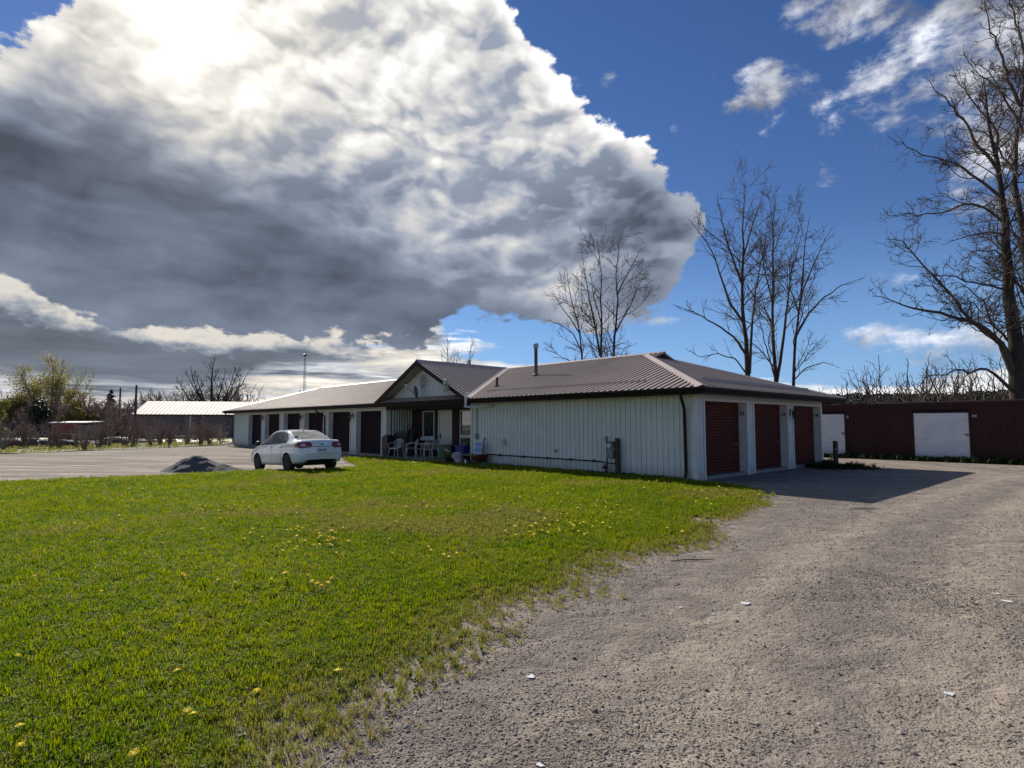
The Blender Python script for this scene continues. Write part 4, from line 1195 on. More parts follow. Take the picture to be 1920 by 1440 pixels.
# satellite dish and radio panel on the gable
dsh = empty('satellite_dish', bw(13.45, -0.35, 2.78), BROT + R(10), label='small satellite dish on the little roof under the gable vent', category='satellite dish')
mb = MB(); mb.tube([(0.02, 0, -0.05), (0.0, 0, 0.18), (0, 0.04, 0.28)], 0.018, 6); mb.bar((0.0, 0, -0.02), (-0.18, 0, 0.22), .02, .02); mb.build('mast', M['black'], parent=dsh)
mb = MB()
prof = [(0.001, 0.0), (0.10, 0.006), (0.2, 0.03), (0.26, 0.055), (0.262, 0.065), (0.2, 0.04), (0.10, 0.016), (0.001, 0.010)]
mb.lathe(prof, 20, (0, 0, 0), 'x'); dd = mb.build('reflector', M['steel'], parent=dsh, smooth=True); dd.location = (0.0, 0.02, 0.28); dd.rotation_euler = (0, R(8), R(200)); dd.scale = (1, .85, 1)
mb = MB(); mb.tube([(0.0, 0, 0.10), (-0.35, -0.05, 0.34), (-0.62, -0.08, 0.46)], 0.013, 6); mb.build('feed_arm', M['black'], parent=dsh)
mb = MB(); mb.tube([(-0.62, -0.08, 0.42), (-0.62, -0.08, 0.62)], 0.03, 8); mb.bar((-0.72, -0.1, 0.60), (-0.52, -0.06, 0.58), .035, .035); mb.build('feed_horn', M['pvc'], parent=dsh)
rp = empty('panel_antenna', bw(10.70, -0.74, 2.92), BROT + R(-8), label='pale square panel antenna on the right rake of the gable', category='antenna')
mb = MB(); mb.box(-0.20, 0.14, -0.07, 0.0, 0.0, 0.50); mb.build('panel', M['soffit'], parent=rp, bevel=0.02)
mb = MB(); mb.tube([(0.08, 0.0, 0.28), (0.13, 0.1, 0.28)], 0.05, 10); mb.tube([(0.10, 0.06, 0.35), (0.10, 0.06, -0.2)], 0.025, 8); mb.build('mount', M['steel'], parent=rp)
mb = MB(); mb.lathe([(0.02, -0.05), (0.075, -0.03), (0.085, 0.02), (0.05, 0.05)], 12, (0.12, -0.12, 0.30), 'y'); mb.build('lamp_head', M['steel'], parent=rp)
# ------------------------------------------------------------------ car
def make_car():
    # stations from the rear bumper forward: x, half width, bottom, belt z, half width at belt, roof/deck edge z, half width there, centre z
    S = [(0.00, .60, .46, .80, .56, .90, .50, .93),
         (0.05, .74, .36, .86, .70, .99, .62, 1.02),
         (0.16, .81, .30, .92, .79, 1.045, .70, 1.085),
         (0.40, .845, .27, .955, .83, 1.05, .72, 1.095),
         (0.62, .855, .25, .965, .84, 1.06, .70, 1.13),
         (0.95, .86, .24, .965, .845, 1.22, .63, 1.27),
         (1.30, .86, .23, .96, .84, 1.355, .58, 1.405),
         (1.65, .86, .22, .95, .835, 1.415, .565, 1.46),
         (2.05, .86, .22, .94, .83, 1.43, .565, 1.475),
         (2.45, .86, .22, .93, .83, 1.40, .565, 1.45),
         (2.80, .86, .22, .925, .83, 1.30, .58, 1.36),
         (3.10, .86, .22, .92, .83, 1.15, .62, 1.215),
         (3.40, .86, .23, .90, .82, .985, .70, 1.05),
         (3.70, .85, .24, .84, .80, .88, .66, .94),
         (4.00, .82, .25, .76, .75, .80, .60, .85),
         (4.20, .74, .27, .68, .68, .72, .52, .76),
         (4.32, .60, .34, .58, .55, .62, .42, .64)]
    S = np.array(S)
    def cr(xs, P, x):
        out = np.zeros((len(x), P.shape[1]))
        for i, q in enumerate(x):
            k = int(np.clip(np.searchsorted(xs, q) - 1, 0, len(xs) - 2))
            t = (q - xs[k]) / (xs[k + 1] - xs[k])
            p1, p2 = P[k], P[k + 1]; h_ = xs[k + 1] - xs[k]
            m1 = (P[k + 1] - P[k - 1]) / (xs[k + 1] - xs[k - 1]) * h_ if k > 0 else (p2 - p1)
            m2 = (P[k + 2] - P[k]) / (xs[k + 2] - xs[k]) * h_ if k < len(xs) - 2 else (p2 - p1)
            out[i] = (2*t**3-3*t**2+1)*p1 + (t**3-2*t**2+t)*m1 + (-2*t**3+3*t**2)*p2 + (t**3-t**2)*m2
        return out
    xs = np.concatenate([np.linspace(0, .2, 8), np.linspace(.2, 4.1, 60)[1:], np.linspace(4.1, 4.32, 8)[1:]])
    Q = cr(S[:, 0], S[:, 1:], xs)
    def section(q):
        w, zb, zs, ws, ze, we, zc = q
        P = [(0, zb), (w * .55, zb), (w * .88, zb + .01), (w * .97, zb + .08), (w * 1.0, zb + (zs - zb) * .33), (w * 1.005, zb + (zs - zb) * .55),
             (w * .985, zb + (zs - zb) * .80), (ws + .003, zs - .02), (ws - .02, zs + .015), (we + (ws - we) * .52, (zs * .50 + ze * .50)), (we, ze), (we * .86, ze + (zc - ze) * .45), (we * .5, zc - (zc - ze) * .18), (0, zc)]
        P = np.array(P)
        # densify with Catmull-Rom along the section
        n = len(P); t = np.arange(n); tt = np.linspace(0, n - 1, 40)
        return cr(t.astype(float), P, tt)
    rings = [section(q) for q in Q]
    verts = []; nst = len(xs); m = 40
    for x, P in zip(xs, rings):
        for y, z in P: verts.append((x, y, z))
        for y, z in P[-2:0:-1]: verts.append((x, -y, z))
    mm = m + m - 2
    faces = []
    for i in range(nst - 1):
        for k in range(mm):
            faces.append((i * mm + k, i * mm + (k + 1) % mm, (i + 1) * mm + (k + 1) % mm, (i + 1) * mm + k))
    faces.append(tuple(range(mm))); faces.append(tuple(range((nst - 1) * mm, nst * mm)))
    me = bpy.data.meshes.new('body'); me.from_pydata(verts, [], faces)
    me.materials.append(M['paint']); me.materials.append(M['black'])
    bm = bmesh.new(); bm.from_mesh(me); bmesh.ops.recalc_face_normals(bm, faces=bm.faces); bm.to_mesh(me); bm.free()
    bvh = BVHTree.FromPolygons([Vector(v) for v in verts], faces)
    root = empty('car', label='white compact sedan parked at the edge of the lawn, seen from behind', category='car')
    body = link_mesh('body', me, root)
    # wheel arches cut out
    cut = MB()
    for x in (0.86, 3.35):
        for s in (-1, 1):
            a = [(x + .355 * math.cos(2 * math.pi * k / 28), s * 1.0, .315 + .355 * math.sin(2 * math.pi * k / 28)) for k in range(28)]
            c = [(p[0], s * .58, p[2]) for p in a]
            cut.prism(a, c)
    # under-bumper recess at the rear
    cut.prism([(-.1, -.60, .30), (.22, -.60, .30), (.22, -.60, .20), (-.1, -.60, .20)], [(-.1, .60, .30), (.22, .60, .30), (.22, .60, .20), (-.1, .60, .20)])
    cme = cut.mesh('cut', M['black'])
    co = bpy.data.objects.new('cut', cme); COL.objects.link(co); co.parent = root
    md = body.modifiers.new('b', 'BOOLEAN'); md.object = co; md.operation = 'DIFFERENCE'; md.solver = 'EXACT'; md.material_mode = 'TRANSFER'
    dg = bpy.context.evaluated_depsgraph_get(); dg.update()
    nm = bpy.data.meshes.new_from_object(body.evaluated_get(dg)); body.modifiers.clear(); body.data = nm; nm.name = 'body'
    bpy.data.objects.remove(co)
    bm = bmesh.new(); bm.from_mesh(nm)
    for f in bm.faces: f.smooth = len(f.verts) < 8
    bm.to_mesh(nm); bm.free()
    try: nm.set_sharp_from_angle(angle=R(38))
    except Exception: pass

    def cast(o, d):
        hit = bvh.ray_cast(Vector(o), Vector(d), 6.0)
        return hit[0], hit[1]
    def patch(name, outline, frame, mats, parent=root, off=0.006, rings_=6, centre=None):
        """outline in a 2-D frame (origin, u, v, dir) projected on the body"""
        o, u, v, d = (Vector(a) for a in frame); d.normalize()
        n = len(outline); pts = []
        den = []
        for i in range(n):
            a, c = outline[i], outline[(i + 1) % n]; k = max(1, int(math.hypot(a[0] - c[0], a[1] - c[1]) / 0.05))
            den += [(a[0] + (c[0] - a[0]) * j / k, a[1] + (c[1] - a[1]) * j / k) for j in range(k)]
        outline = den; n = len(outline)
        cx = sum(p[0] for p in outline) / n; cy = sum(p[1] for p in outline) / n
        vs = []; ok = True
        for r_ in range(rings_, 0, -1):
            for p in outline:
                q = (cx + (p[0] - cx) * r_ / rings_, cy + (p[1] - cy) * r_ / rings_)
                src = o + u * q[0] + v * q[1] - d * 2.0
                hp, nn = cast(src, d)
                if hp is None: hp = o + u * q[0] + v * q[1]; 
                vs.append(hp - d * off)
        hp, nn = cast(o + u * cx + v * cy - d * 2.0, d)
        vs.append((hp if hp is not None else o + u * cx + v * cy) - d * off)
        fs = []
        for r_ in range(rings_ - 1):
            for k in range(n): fs.append((r_ * n + k, r_ * n + (k + 1) % n, (r_ + 1) * n + (k + 1) % n, (r_ + 1) * n + k))
        for k in range(n): fs.append(((rings_ - 1) * n + k, (rings_ - 1) * n + (k + 1) % n, len(vs) - 1))
        me = bpy.data.meshes.new(name); me.from_pydata([tuple(p) for p in vs], [], fs)
        for mt in mats: me.materials.append(mt)
        me.polygons.foreach_set('use_smooth', [True] * len(fs))
        return link_mesh(name, me, parent)
    def side(s): return ((0, 0, 0), (1, 0, 0), (0, 0, 1), (0, -s, 0))      # s=+1 left side (+y), rays travel -y
    rearf = ((0, 0, 0), (0, 1, 0), (0, 0, 1), (1, 0, 0))
    topf = ((0, 0, 0), (1, 0, 0), (0, 1, 0), (0, 0, -1))
    for s in (1, -1):
        patch('side_trim', [(3.32, .965), (3.05, 1.14), (2.65, 1.32), (2.25, 1.40), (1.70, 1.405), (1.30, 1.33), (.98, 1.13), (.96, .985), (1.8, .965), (2.8, .945)], side(s), (M['black'],), off=.003)
        patch('side_window', [(3.16, .975), (2.95, 1.12), (2.62, 1.275), (2.36, 1.345), (2.14, 1.365), (2.14, .975)], side(s), (M['carglass'],), off=.006)
        patch('side_window', [(2.06, .98), (2.06, 1.368), (1.72, 1.36), (1.44, 1.31), (1.44, .985)], side(s), (M['carglass'],), off=.006)
        patch('side_window', [(1.39, .99), (1.39, 1.29), (1.24, 1.24), (1.04, 1.08), (1.03, .995)], side(s), (M['carglass'],), off=.006)
        for pts in ([(3.02, .90), (3.03, .90), (2.98, .30), (2.97, .30)], [(2.09, .93), (2.10, .93), (2.10, .30), (2.09, .30)], [(1.24, .93), (1.25, .93), (1.30, .60), (1.29, .60)], [(1.29, .60), (1.30, .60), (1.36, .30), (1.34, .30)], [(1.35, .30), (2.95, .29), (2.95, .30), (1.35, .31)]):
            patch('door_gap', pts, side(s), (M['black'],), off=.003, rings_=1)
        for x in (2.28, 1.42):
            hp, nn = cast((x, s * 2, .84), (0, -s, 0))
            mb = MB(); mb.tube([(x - .09, hp.y - s * .005, .845), (x - .07, hp.y + s * .035, .85), (x + .07, hp.y + s * .035, .85), (x + .09, hp.y - s * .005, .845)], [.014, .02, .02, .014], 8)
            mb.build('door_handle', M['paint'], parent=root, smooth=True)
        hp, nn = cast((3.02, s * 2, .97), (0, -s, 0))
        mb = MB(); mb.lathe([(0.02, -.03), (.075, -.02), (.095, .03), (.08, .09), (.03, .11)], 12, (3.04, hp.y + s * .15, 1.0), 'x')
        mr = mb.build('mirror', M['black'], parent=root, smooth=True); mr.scale = (1, 1, 1)
        mb = MB(); mb.bar((3.04, hp.y - s * .05, .96), (3.04, hp.y + s * .14, .98), .05, .03); mb.build('mirror_arm', M['black'], parent=mr)
        # lamps: wrap the corner, projected from the diagonal
        fr = ((0.25, s * .6, 0), (-s * 0.0 + .62, s * .785 * 1.0, 0), (0, 0, 1), (.785, -s * .62, 0))
        d = Vector((.70, -s * .71, 0)); u = Vector((.71, s * .70, 0))
        o = Vector((.12, s * .62, 0))
        patch('tail_lamp', [(-.28, .93), (-.20, 1.0), (-.02, 1.005), (.20, .975), (.31, .91), (.24, .84), (.02, .80), (-.20, .80), (-.27, .84)], (o, u, (0, 0, 1), d), (M['lamp_red'],), off=.012)
        patch('lamp_lens', [(-.12, .87), (-.10, .95), (.02, .95), (.06, .88), (.0, .855)], (o, u, (0, 0, 1), d), (M['lamp_clear'],), off=.018, rings_=3)
        patch('headlamp', [(3.78, .66), (4.05, .60), (4.18, .56), (4.12, .70), (3.85, .80)], side(s), (M['lamp_clear'],), off=.006)
    # rear window, windscreen, seen from above; roof seams
    patch('rear_window', [(.64, -.60), (.98, -.56), (1.30, -.50), (1.32, 0), (1.30, .50), (.98, .56), (.64, .60), (.60, 0)], topf, (M['carglass'],), off=.006, rings_=10)
    patch('windscreen', [(2.72, -.50), (3.34, -.62), (3.40, 0), (3.34, .62), (2.72, .50), (2.66, 0)], topf, (M['carglass'],), off=.006, rings_=10)
    patch('boot_gap', [(-.44, .855), (.44, .855), (.44, .837), (-.44, .837)], rearf, (M['black'],), off=.01, rings_=2)
    patch('boot_gap', [(-.58, .60), (.58, .60), (.58, .59), (-.58, .59)], rearf, (M['black'],), off=.005, rings_=2)
    patch('bumper_line', [(-.66, .515), (.66, .515), (.66, .508), (-.66, .508)], rearf, (M['black'],), off=.004, rings_=2)
    patch('bumper_valance', [(-.64, .285), (-.50, .40), (0, .42), (.50, .40), (.64, .285), (0, .25)], rearf, (M['black'],), off=.008, rings_=4)
    patch('emblem', [(.055 * math.cos(a), .92 + .022 * math.sin(a)) for a in np.linspace(0, 2 * math.pi, 14)[:-1]], rearf, (M['ink'],), off=.012, rings_=1)
    patch('badge', [(-.52, .79), (-.42, .79), (-.42, .775), (-.52, .775)], rearf, (M['ink'],), off=.012, rings_=1)
    hp, nn = cast((-2, 0, .72), (1, 0, 0))
    pl = MB(); pl.box(hp.x - .022, hp.x - .004, -.155, .155, .655, .79); plo = pl.build('licence_plate', M['plate'], parent=root, bevel=0.004)
    t_ = text_mesh('plate_number', 'AVA 57', 0.092, M['ink'], plo, 0.001); t_.location = (hp.x - .0245, 0, .722); t_.rotation_euler = (math.pi / 2, 0, -math.pi / 2)
    # wheels
    for x in (0.86, 3.35):
        for s in (-1, 1):
            w = MB(); cy = s * .76
            w.lathe([(.20, -.09), (.285, -.10), (.308, -.07), (.312, 0), (.308, .07), (.285, .10), (.20, .09)], 30, (x, cy, .312), 'y')
            wo = w.build('wheel', M['tyre'], parent=root, smooth=True)
            rm = MB(); rm.lathe([(.02, s * .075), (.05, s * .08), (.06, s * .06), (.19, s * .05), (.205, s * .085), (.21, s * .06)], 24, (x, cy, .312), 'y')
            for k in range(7):
                a = 2 * math.pi * k / 7; rm.bar((x + .05 * math.cos(a), cy + s * .085, .312 + .05 * math.sin(a)), (x + .19 * math.cos(a), cy + s * .075, .312 + .19 * math.sin(a)), .03, .02, up=(0, 1, 0))
            rm.build('rim', M['rim'], parent=wo)
    # axle beam, exhaust, floor shadow parts
    ub = MB(); ub.tube([(.86, -.6, .27), (.86, .6, .27)], .035, 8); ub.tube([(.10, -.45, .25), (.6, -.45, .26), (1.2, -.3, .24)], .03, 8); ub.box(.35, .75, -.35, .35, .21, .26)
    ub.build('exhaust_and_axle', M['black'], parent=root)
    # aerial, high brake lamp
    hp, nn = cast((1.42, 0, 3), (0, 0, -1))
    a_ = MB(); a_.lathe([(.03, hp.z - .005), (.028, hp.z + .02), (.01, hp.z + .03)], 8, (1.42, 0, 0)); a_.tube([(1.42, 0, hp.z + .02), (1.30, 0, hp.z + .20)], .004, 5); a_.build('aerial', M['black'], parent=root)
    # seats showing through the glass are dark; front grille
    patch('grille', [(-.35, .45), (.35, .45), (.40, .58), (-.40, .58)], ((0, 0, 0), (0, 1, 0), (0, 0, 1), (-1, 0, 0)), (M['black'],), off=.008, rings_=2)
    return root
car = make_car()
CAZ = R(-45)
hdv = Vector((math.sin(CAZ), math.cos(CAZ), 0))
ra = Vector((-7.08, 20.55, 0))                       # rear axle centre
fa_ = ra + hdv * 2.49
z_r, z_f = hz(ra.x, ra.y) - 0.005, hz(fa_.x, fa_.y) - 0.005
pit = math.atan2(z_r - z_f, 2.49)
car.rotation_mode = 'XYZ'
car.rotation_euler = (0, pit, math.atan2(hdv.y, hdv.x))
rp_ = ra - hdv * 0.86
car.location = (rp_.x, rp_.y, z_r + 0.86 * math.tan(pit))

# ------------------------------------------------------------------ porch clutter
FL = 0.05
def monobloc(loc, rz, label):
    c = empty('plastic_chair', loc, rz, label=label, category='chair', group='white plastic chairs on the porch')
    sw, sd, sh = .24, .22, .43
    mb = MB(); mb.box(-sw, sw, -sd, sd, sh - .02, sh); mb.box(-sw, sw, -sd - .012, -sd, sh - .06, sh - .004); mb.build('seat', M['chair'], parent=c, bevel=.012)
    for sx in (-1, 1):
        for sy in (-1, 1):
            mb = MB(); p0 = (sx * (sw - .02), sy * (sd - .02), sh - .02); p1 = (sx * (sw + .035), sy * (sd + .05), 0)
            mb.tube([p0, p1], [.032, .02], 4); mb.build('leg', M['chair'], parent=c)
    bk_ = MB()
    y0, y1 = sd - .01, sd + .10
    arch = [(math.cos(a) * (sw + .005), y0 + (y1 - y0) * (.45 + .55 * math.sin(a)), sh + .20 + math.sin(a) * .21) for a in np.linspace(0, math.pi, 13)]
    bk_.tube([(sw - .01, y0, sh)] + arch + [(-sw + .01, y0, sh)], .022, 6)
    for k in range(-2, 3):
        x = k * .065; top = sh + .20 + .21 * math.sqrt(max(0, 1 - (x / (sw + .005)) ** 2))
        bk_.bar((x * .8, y0, sh), (x, y0 + (y1 - y0) * .95, top), .035, .012, up=(0, 1, 0))
    bk_.build('backrest', M['chair'], parent=c)
    for sx in (-1, 1):
        mb = MB(); mb.tube([(sx * (sw + .02), -sd + .0, sh - .0), (sx * (sw + .05), -sd - .01, sh + .16), (sx * (sw + .055), -sd + .10, sh + .215), (sx * (sw + .03), sd - .02, sh + .24), (sx * (sw + .0), sd + .05, sh + .30)], [.018, .02, .024, .022, .02], 6)
        mb.build('armrest', M['chair'], parent=c)
    return c
def bp(px, off, z=FL): return bw(t_at(px, off), off, z)
monobloc(bp(743, -.12), BROT + R(25), 'leftmost white plastic chair, in front of the tall wooden chair')
monobloc(bp(771, .25), BROT + R(-25), 'white plastic chair in front of the leaning branches, second from the left')
monobloc(bp(793, .25), BROT + R(-62), 'white plastic chair under the white window sill')
monobloc(bp(808, .25), BROT + R(-68), 'rightmost white plastic chair, nearest the entry door')
# covered barbecue
o = bp(729, .0)
q = empty('covered_barbecue', o, BROT, label='tall black covered barbecue beside the last roller door', category='barbecue')
mb = MB()
r0 = [(-.26, -.24, 0.0), (.26, -.24, 0.0), (.26, .24, 0.0), (-.26, .24, 0.0)]
for z0, z1, a, c in [(0.02, .35, .82, .95), (.35, .80, .95, 1.0), (.80, .95, 1.0, .86), (.95, 1.02, .86, .5)]:
    mb.prism([(x * a, y * a, z0) for x, y, _ in r0], [(x * c, y * c, z1) for x, y, _ in r0], caps=True)
mb.build('cover', M['black'], parent=q, bevel=.02)
# tall slatted wooden chair
o = bp(744, .35)
q = empty('wooden_chair', o, BROT + R(15), label='tall dark wooden chair with pale side rails behind the plastic chairs', category='chair')
for sx in (-1, 1):
    mb = MB(); mb.bar((sx * .30, -.1, 0), (sx * .20, .22, 1.22), .05, .04); mb.bar((sx * .28, -.35, 0), (sx * .27, -.33, .55), .05, .04); mb.bar((sx * .28, -.40, .56), (sx * .25, .1, .58), .08, .025); mb.build('side_rail', M['driftwood'], parent=q)
mb = MB(); mb.box(-.23, .23, .10, .13, .35, 1.1); mb.build('backrest', M['wood_dark'], parent=q)
mb = MB(); mb.bar((-.24, .19, 1.12), (.24, .19, 1.12), .03, .13); mb.build('head_rail', M['driftwood'], parent=q)
mb = MB(); mb.box(-.26, .26, -.35, .10, .36, .39); mb.build('seat', M['wood_dark'], parent=q)
# leaning branches
q = empty('leaning_branches', bp(757, .75), BROT, label='bundle of dead branches leaning in the porch corner', category='branches')
rr = random.Random(3)
for k in range(9):
    mb = MB(); x = rr.uniform(-.1, .45); lean = rr.uniform(-.35, .35); hgt = rr.uniform(1.0, 1.85)
    p = [(x + lean * s_ + rr.uniform(-.04, .04), .1 + .25 * s_ + rr.uniform(-.03, .03), hgt * s_) for s_ in (0, .25, .5, .75, 1)]
    mb.tube(p, [.035, .03, .025, .018, .008], 6)
    mb.tube([p[2], (p[2][0] + rr.uniform(-.2, .2), p[2][1] - .05, p[2][2] + .35)], [.018, .006], 5)
    mb.build('branch', M['driftwood'] if k % 3 == 0 else M['wood_dark'], parent=q)
# bins by the door
def bin_(px, off, w, d, hh, mat, name, label, cat='bin'):
    q = empty(name, bp(px, off), BROT, label=label, category=cat)
    mb = MB()
    mb.prism([(-w * .4, -d * .4, 0), (w * .4, -d * .4, 0), (w * .4, d * .4, 0), (-w * .4, d * .4, 0)], [(-w / 2, -d / 2, hh), (w / 2, -d / 2, hh), (w / 2, d / 2, hh), (-w / 2, d / 2, hh)], caps=False)
    mb.prism([(-w * .36, -d * .36, 0.03), (w * .36, -d * .36, 0.03), (w * .36, d * .36, 0.03), (-w * .36, d * .36, 0.03)], [(-w * .46, -d * .46, hh), (w * .46, -d * .46, hh), (w * .46, d * .46, hh), (-w * .46, d * .46, hh)], caps=False)
    mb.box(-w * .4, w * .4, -d * .4, d * .4, 0, .02)
    mb.build('tub', mat, parent=q)
    mb = MB(); e = .02
    mb.box(-w / 2 - e, w / 2 + e, -d / 2 - e, -d / 2, hh - .03, hh + .015); mb.box(-w / 2 - e, w / 2 + e, d / 2, d / 2 + e, hh - .03, hh + .015)
    mb.box(-w / 2 - e, -w / 2, -d / 2, d / 2, hh - .03, hh + .015); mb.box(w / 2, w / 2 + e, -d / 2, d / 2, hh - .03, hh + .015)
    mb.build('rim', mat, parent=q)
    return q
def stack(px, off, w, d, h1, mat1, l1, n1):  return bin_(px, off, w, d, h1, mat1, n1, l1)
bin_(836, .45, .46, .40, .62, M['green'], 'green_bin', 'dark green bin in front of the white entry door')
q = bin_(847, .25, .44, .40, .62, M['black'], 'black_bin', 'black bin between the green bin and the blue box')
mb = MB(); mb.tube([(-.14, 0, .60), (-.12, 0, .74), (.12, 0, .74), (.14, 0, .60)], .02, 6); mb.build('handle', M['black'], parent=q)
q = bin_(868, .30, .60, .42, .34, M['blue'], 'blue_box', 'blue recycling box under the right porch window')
q.location.z = FL + .30
q2 = bin_(868, .30, .60, .42, .27, M['black'], 'black_crate', 'dark crate that carries the blue recycling box')
# flower pot
q = empty('flower_pot', bw(t_at(843, -.55), -.55, 0), BROT, label='planter with white and orange flowers at the corner of the porch slab', category='flower pot')
mb = MB(); mb.lathe([(.15, 0), (.22, .24), (.24, .24), (.24, .28), (.19, .28), (.18, .2)], 18); mb.build('pot', M['black'], parent=q)
lv = MB()
for k in range(150):
    a = rr.uniform(0, 6.28); r_ = rr.uniform(0, .26); z = .28 + rr.uniform(0, .22) * (1 - r_)
    c = Vector((r_ * math.cos(a), r_ * math.sin(a), z)); d = Vector((rr.uniform(-1, 1), rr.uniform(-1, 1), rr.uniform(-.2, 1))).normalized() * .05; s_ = d.orthogonal() * .5
    lv.add([c - s_, c + s_, c + d], [(0, 1, 2)])
lv.build('leaves', M['weed'], parent=q, kind='stuff')
for k, (mt, nm) in enumerate([(M['flower_w'], 'white'), (M['flower_o'], 'orange')]):
    for j in range(5):
        a = rr.uniform(0, 6.28); r_ = rr.uniform(.05, .22); mb = MB()
        c = (r_ * math.cos(a), r_ * math.sin(a) - .05, .40 + rr.uniform(0, .12) + (.06 if k == 0 else -.08))
        for m_ in range(6):
            b_ = m_ * math.pi / 3
            mb.prism([(c[0], c[1], c[2]), (c[0] + .02 * math.cos(b_ + 1), c[1] + .02 * math.sin(b_ + 1), c[2]), (c[0] + .055 * math.cos(b_), c[1] + .03 * math.sin(b_), c[2] + .03 * math.sin(b_ * 2))],
                     [(c[0], c[1], c[2] + .02), (c[0] + .02 * math.cos(b_ + 1), c[1] + .02 * math.sin(b_ + 1), c[2] + .02), (c[0] + .05 * math.cos(b_), c[1] + .03 * math.sin(b_), c[2] + .04)])
        mb.build('flower', mt, parent=q, label=nm + ' flower')
# pale stuffed bags
def bag(px, off, z, sx, sz, label):
    me = MB().lathe([(.02, -.5), (.30, -.46), (.46, -.2), (.5, 0.0), (.42, .3), (.2, .46), (.02, .5)], 18).mesh('bag', M['cloth'], smooth=True)
    co = np.empty(len(me.vertices) * 3); me.vertices.foreach_get('co', co); co = co.reshape(-1, 3)
    n_ = vnoise(co[:, 0] * 3 + px, co[:, 1] * 3 + co[:, 2] * 2, 1.5, 3, 4) - .5
    co *= (1 + n_ * .5)[:, None]; co *= (sx, .38, sz); me.vertices.foreach_set('co', co.ravel()); me.update()
    o_ = link_mesh('cloth_bag', me, None, label=label, category='bag'); o_.location = bw(t_at(px, off), off, z); o_.rotation_euler = (0, 0, BROT)
bag(857, -.50, .30, .55, .36, 'upper pale cloth bag between the flower pot and the cart')
bag(862, -.60, .13, .42, .24, 'lower pale cloth bag on the ground beside the cart wheel')
# cart with wheel, sign standing on it
q = empty('garden_cart', bw(t_at(888, -.45), -.45, 0), BROT, label='low garden cart with a black frame and small wheel against the white wall', category='cart')
mb = MB(); mb.prism([(-.42, -.25, .36), (.55, -.25, .36), (.55, .25, .36), (-.42, .25, .36)], [(-.46, -.28, .42), (.60, -.28, .42), (.60, .28, .42), (-.46, .28, .42)]); mb.build('tray', M['meter'], parent=q)
mb = MB()
for y in (-.25, .25):
    mb.tube([(-.42, y, .36), (-.42, y, .0)], .018, 6); mb.tube([(-.42, y, .34), (.1, y, .12), (.5, y, .34)], .016, 6)
mb.build('frame', M['black'], parent=q)
for y in (-.28, .28):
    wm = MB(); wm.lathe([(.06, -.03), (.12, -.035), (.14, 0), (.12, .035), (.06, .03)], 18, (-.12, y, .14), 'y'); wo = wm.build('wheel', M['tyre'], parent=q)
    wm = MB(); wm.lathe([(.02, -.04), (.085, -.03), (.085, .03), (.02, .04)], 14, (-.12, y, .14), 'y'); wm.build('rim', M['sign_white'], parent=wo)
mb = MB(); mb.prism([(.12, -.2, .43), (.62, -.2, .43), (.66, .2, .43), (.12, .2, .43)], [(.10, -.2, .20), (.55, -.2, .14), (.55, .2, .14), (.10, .2, .20)]); mb.build('side_box', M['door_red'], parent=q)
sg = empty('blue_sign', bw(t_at(895, -.35), -.35, .43), BROT + R(-6), label='small blue and white printed sign propped on the garden cart', category='sign')
sg.rotation_euler = (R(-14), 0, BROT + R(-6))
mb = MB(); mb.box(-.26, .26, 0, .02, 0, .46); mb.build('board', M['sign_white'], parent=sg)
mb = MB(); mb.box(-.24, .24, -.003, -.001, .30, .44); mb.box(-.24, .24, -.003, -.001, .05, .26); mb.build('printed_field', M['sign_blue'], parent=sg)
for z, s_, w_ in ((.37, .085, .1), (.205, .085, .1), (.105, .085, .1)):
    mb = MB(); n_ = 9
    for k in range(n_):
        x = -.19 + .38 * k / (n_ - 1); hh = .038 + .015 * ((k * 7) % 3 - 1)
        mb.box(x - .012, x + .012, -.006, -.004, z - hh / 2, z + hh / 2)
    mb.build('white_lettering', M['sign_white'], parent=sg)
q = empty('walking_cane', bw(t_at(903, -.25), -.25, .0), BROT, label='black cane with curved handle leaning on the white wall behind the sign', category='cane')
mb = MB(); mb.tube([(0, 0, .0), (0.0, .12, .98), (.02, .12, 1.03), (.06, .12, 1.05), (.10, .12, 1.03), (.11, .12, .99)], .022, 7); mb.build('shaft', M['black'], parent=q)
mb = MB()
hp_ = []
for k in range(60):
    a = k * .42; r_ = .26 - .0015 * k + .02 * math.sin(k)
    hp_.append((r_ * 1.2 * math.cos(a), r_ * .6 * math.sin(a), .02 + .0012 * k))
mb.tube(hp_, .012, 6); ho = mb.build('garden_hose', M['hose'], label='coiled green hose on the ground right of the garden cart', category='hose'); ho.location = bw(t_at(908, -.6), -.6, 0.01); ho.rotation_euler = (0, 0, BROT)
mb = MB(); mb.prism([(-.30, -.12, 0), (.26, -.16, 0), (.32, .10, 0), (-.22, .15, 0)], [(-.28, -.11, .03), (.25, -.15, .04), (.30, .09, .03), (-.21, .14, .035)])
o = mb.build('white_paving_slab', M['litter'], label='white flat slab lying in the lawn in front of the porch', category='paving slab', bevel=.005); gx_, gy_ = ground_at(783, 869); o.location = (gx_, gy_, .03); o.rotation_euler = (0, 0, R(10))

# ------------------------------------------------------------------ red storage building at the right
K0 = Vector(at(1717, 800, 25.9)); K0.z = 0
KAZ = R(-41.5); KD = Vector((math.sin(KAZ), math.cos(KAZ), 0)); KN = Vector((-KD.y, KD.x, 0))
KS = -9.0
KROT = math.atan2(KD.y, KD.x)
RB = empty('red_storage_building', K0 + KD * KS, KROT, label='long dark red corrugated steel storage building with white roller doors', category='building')
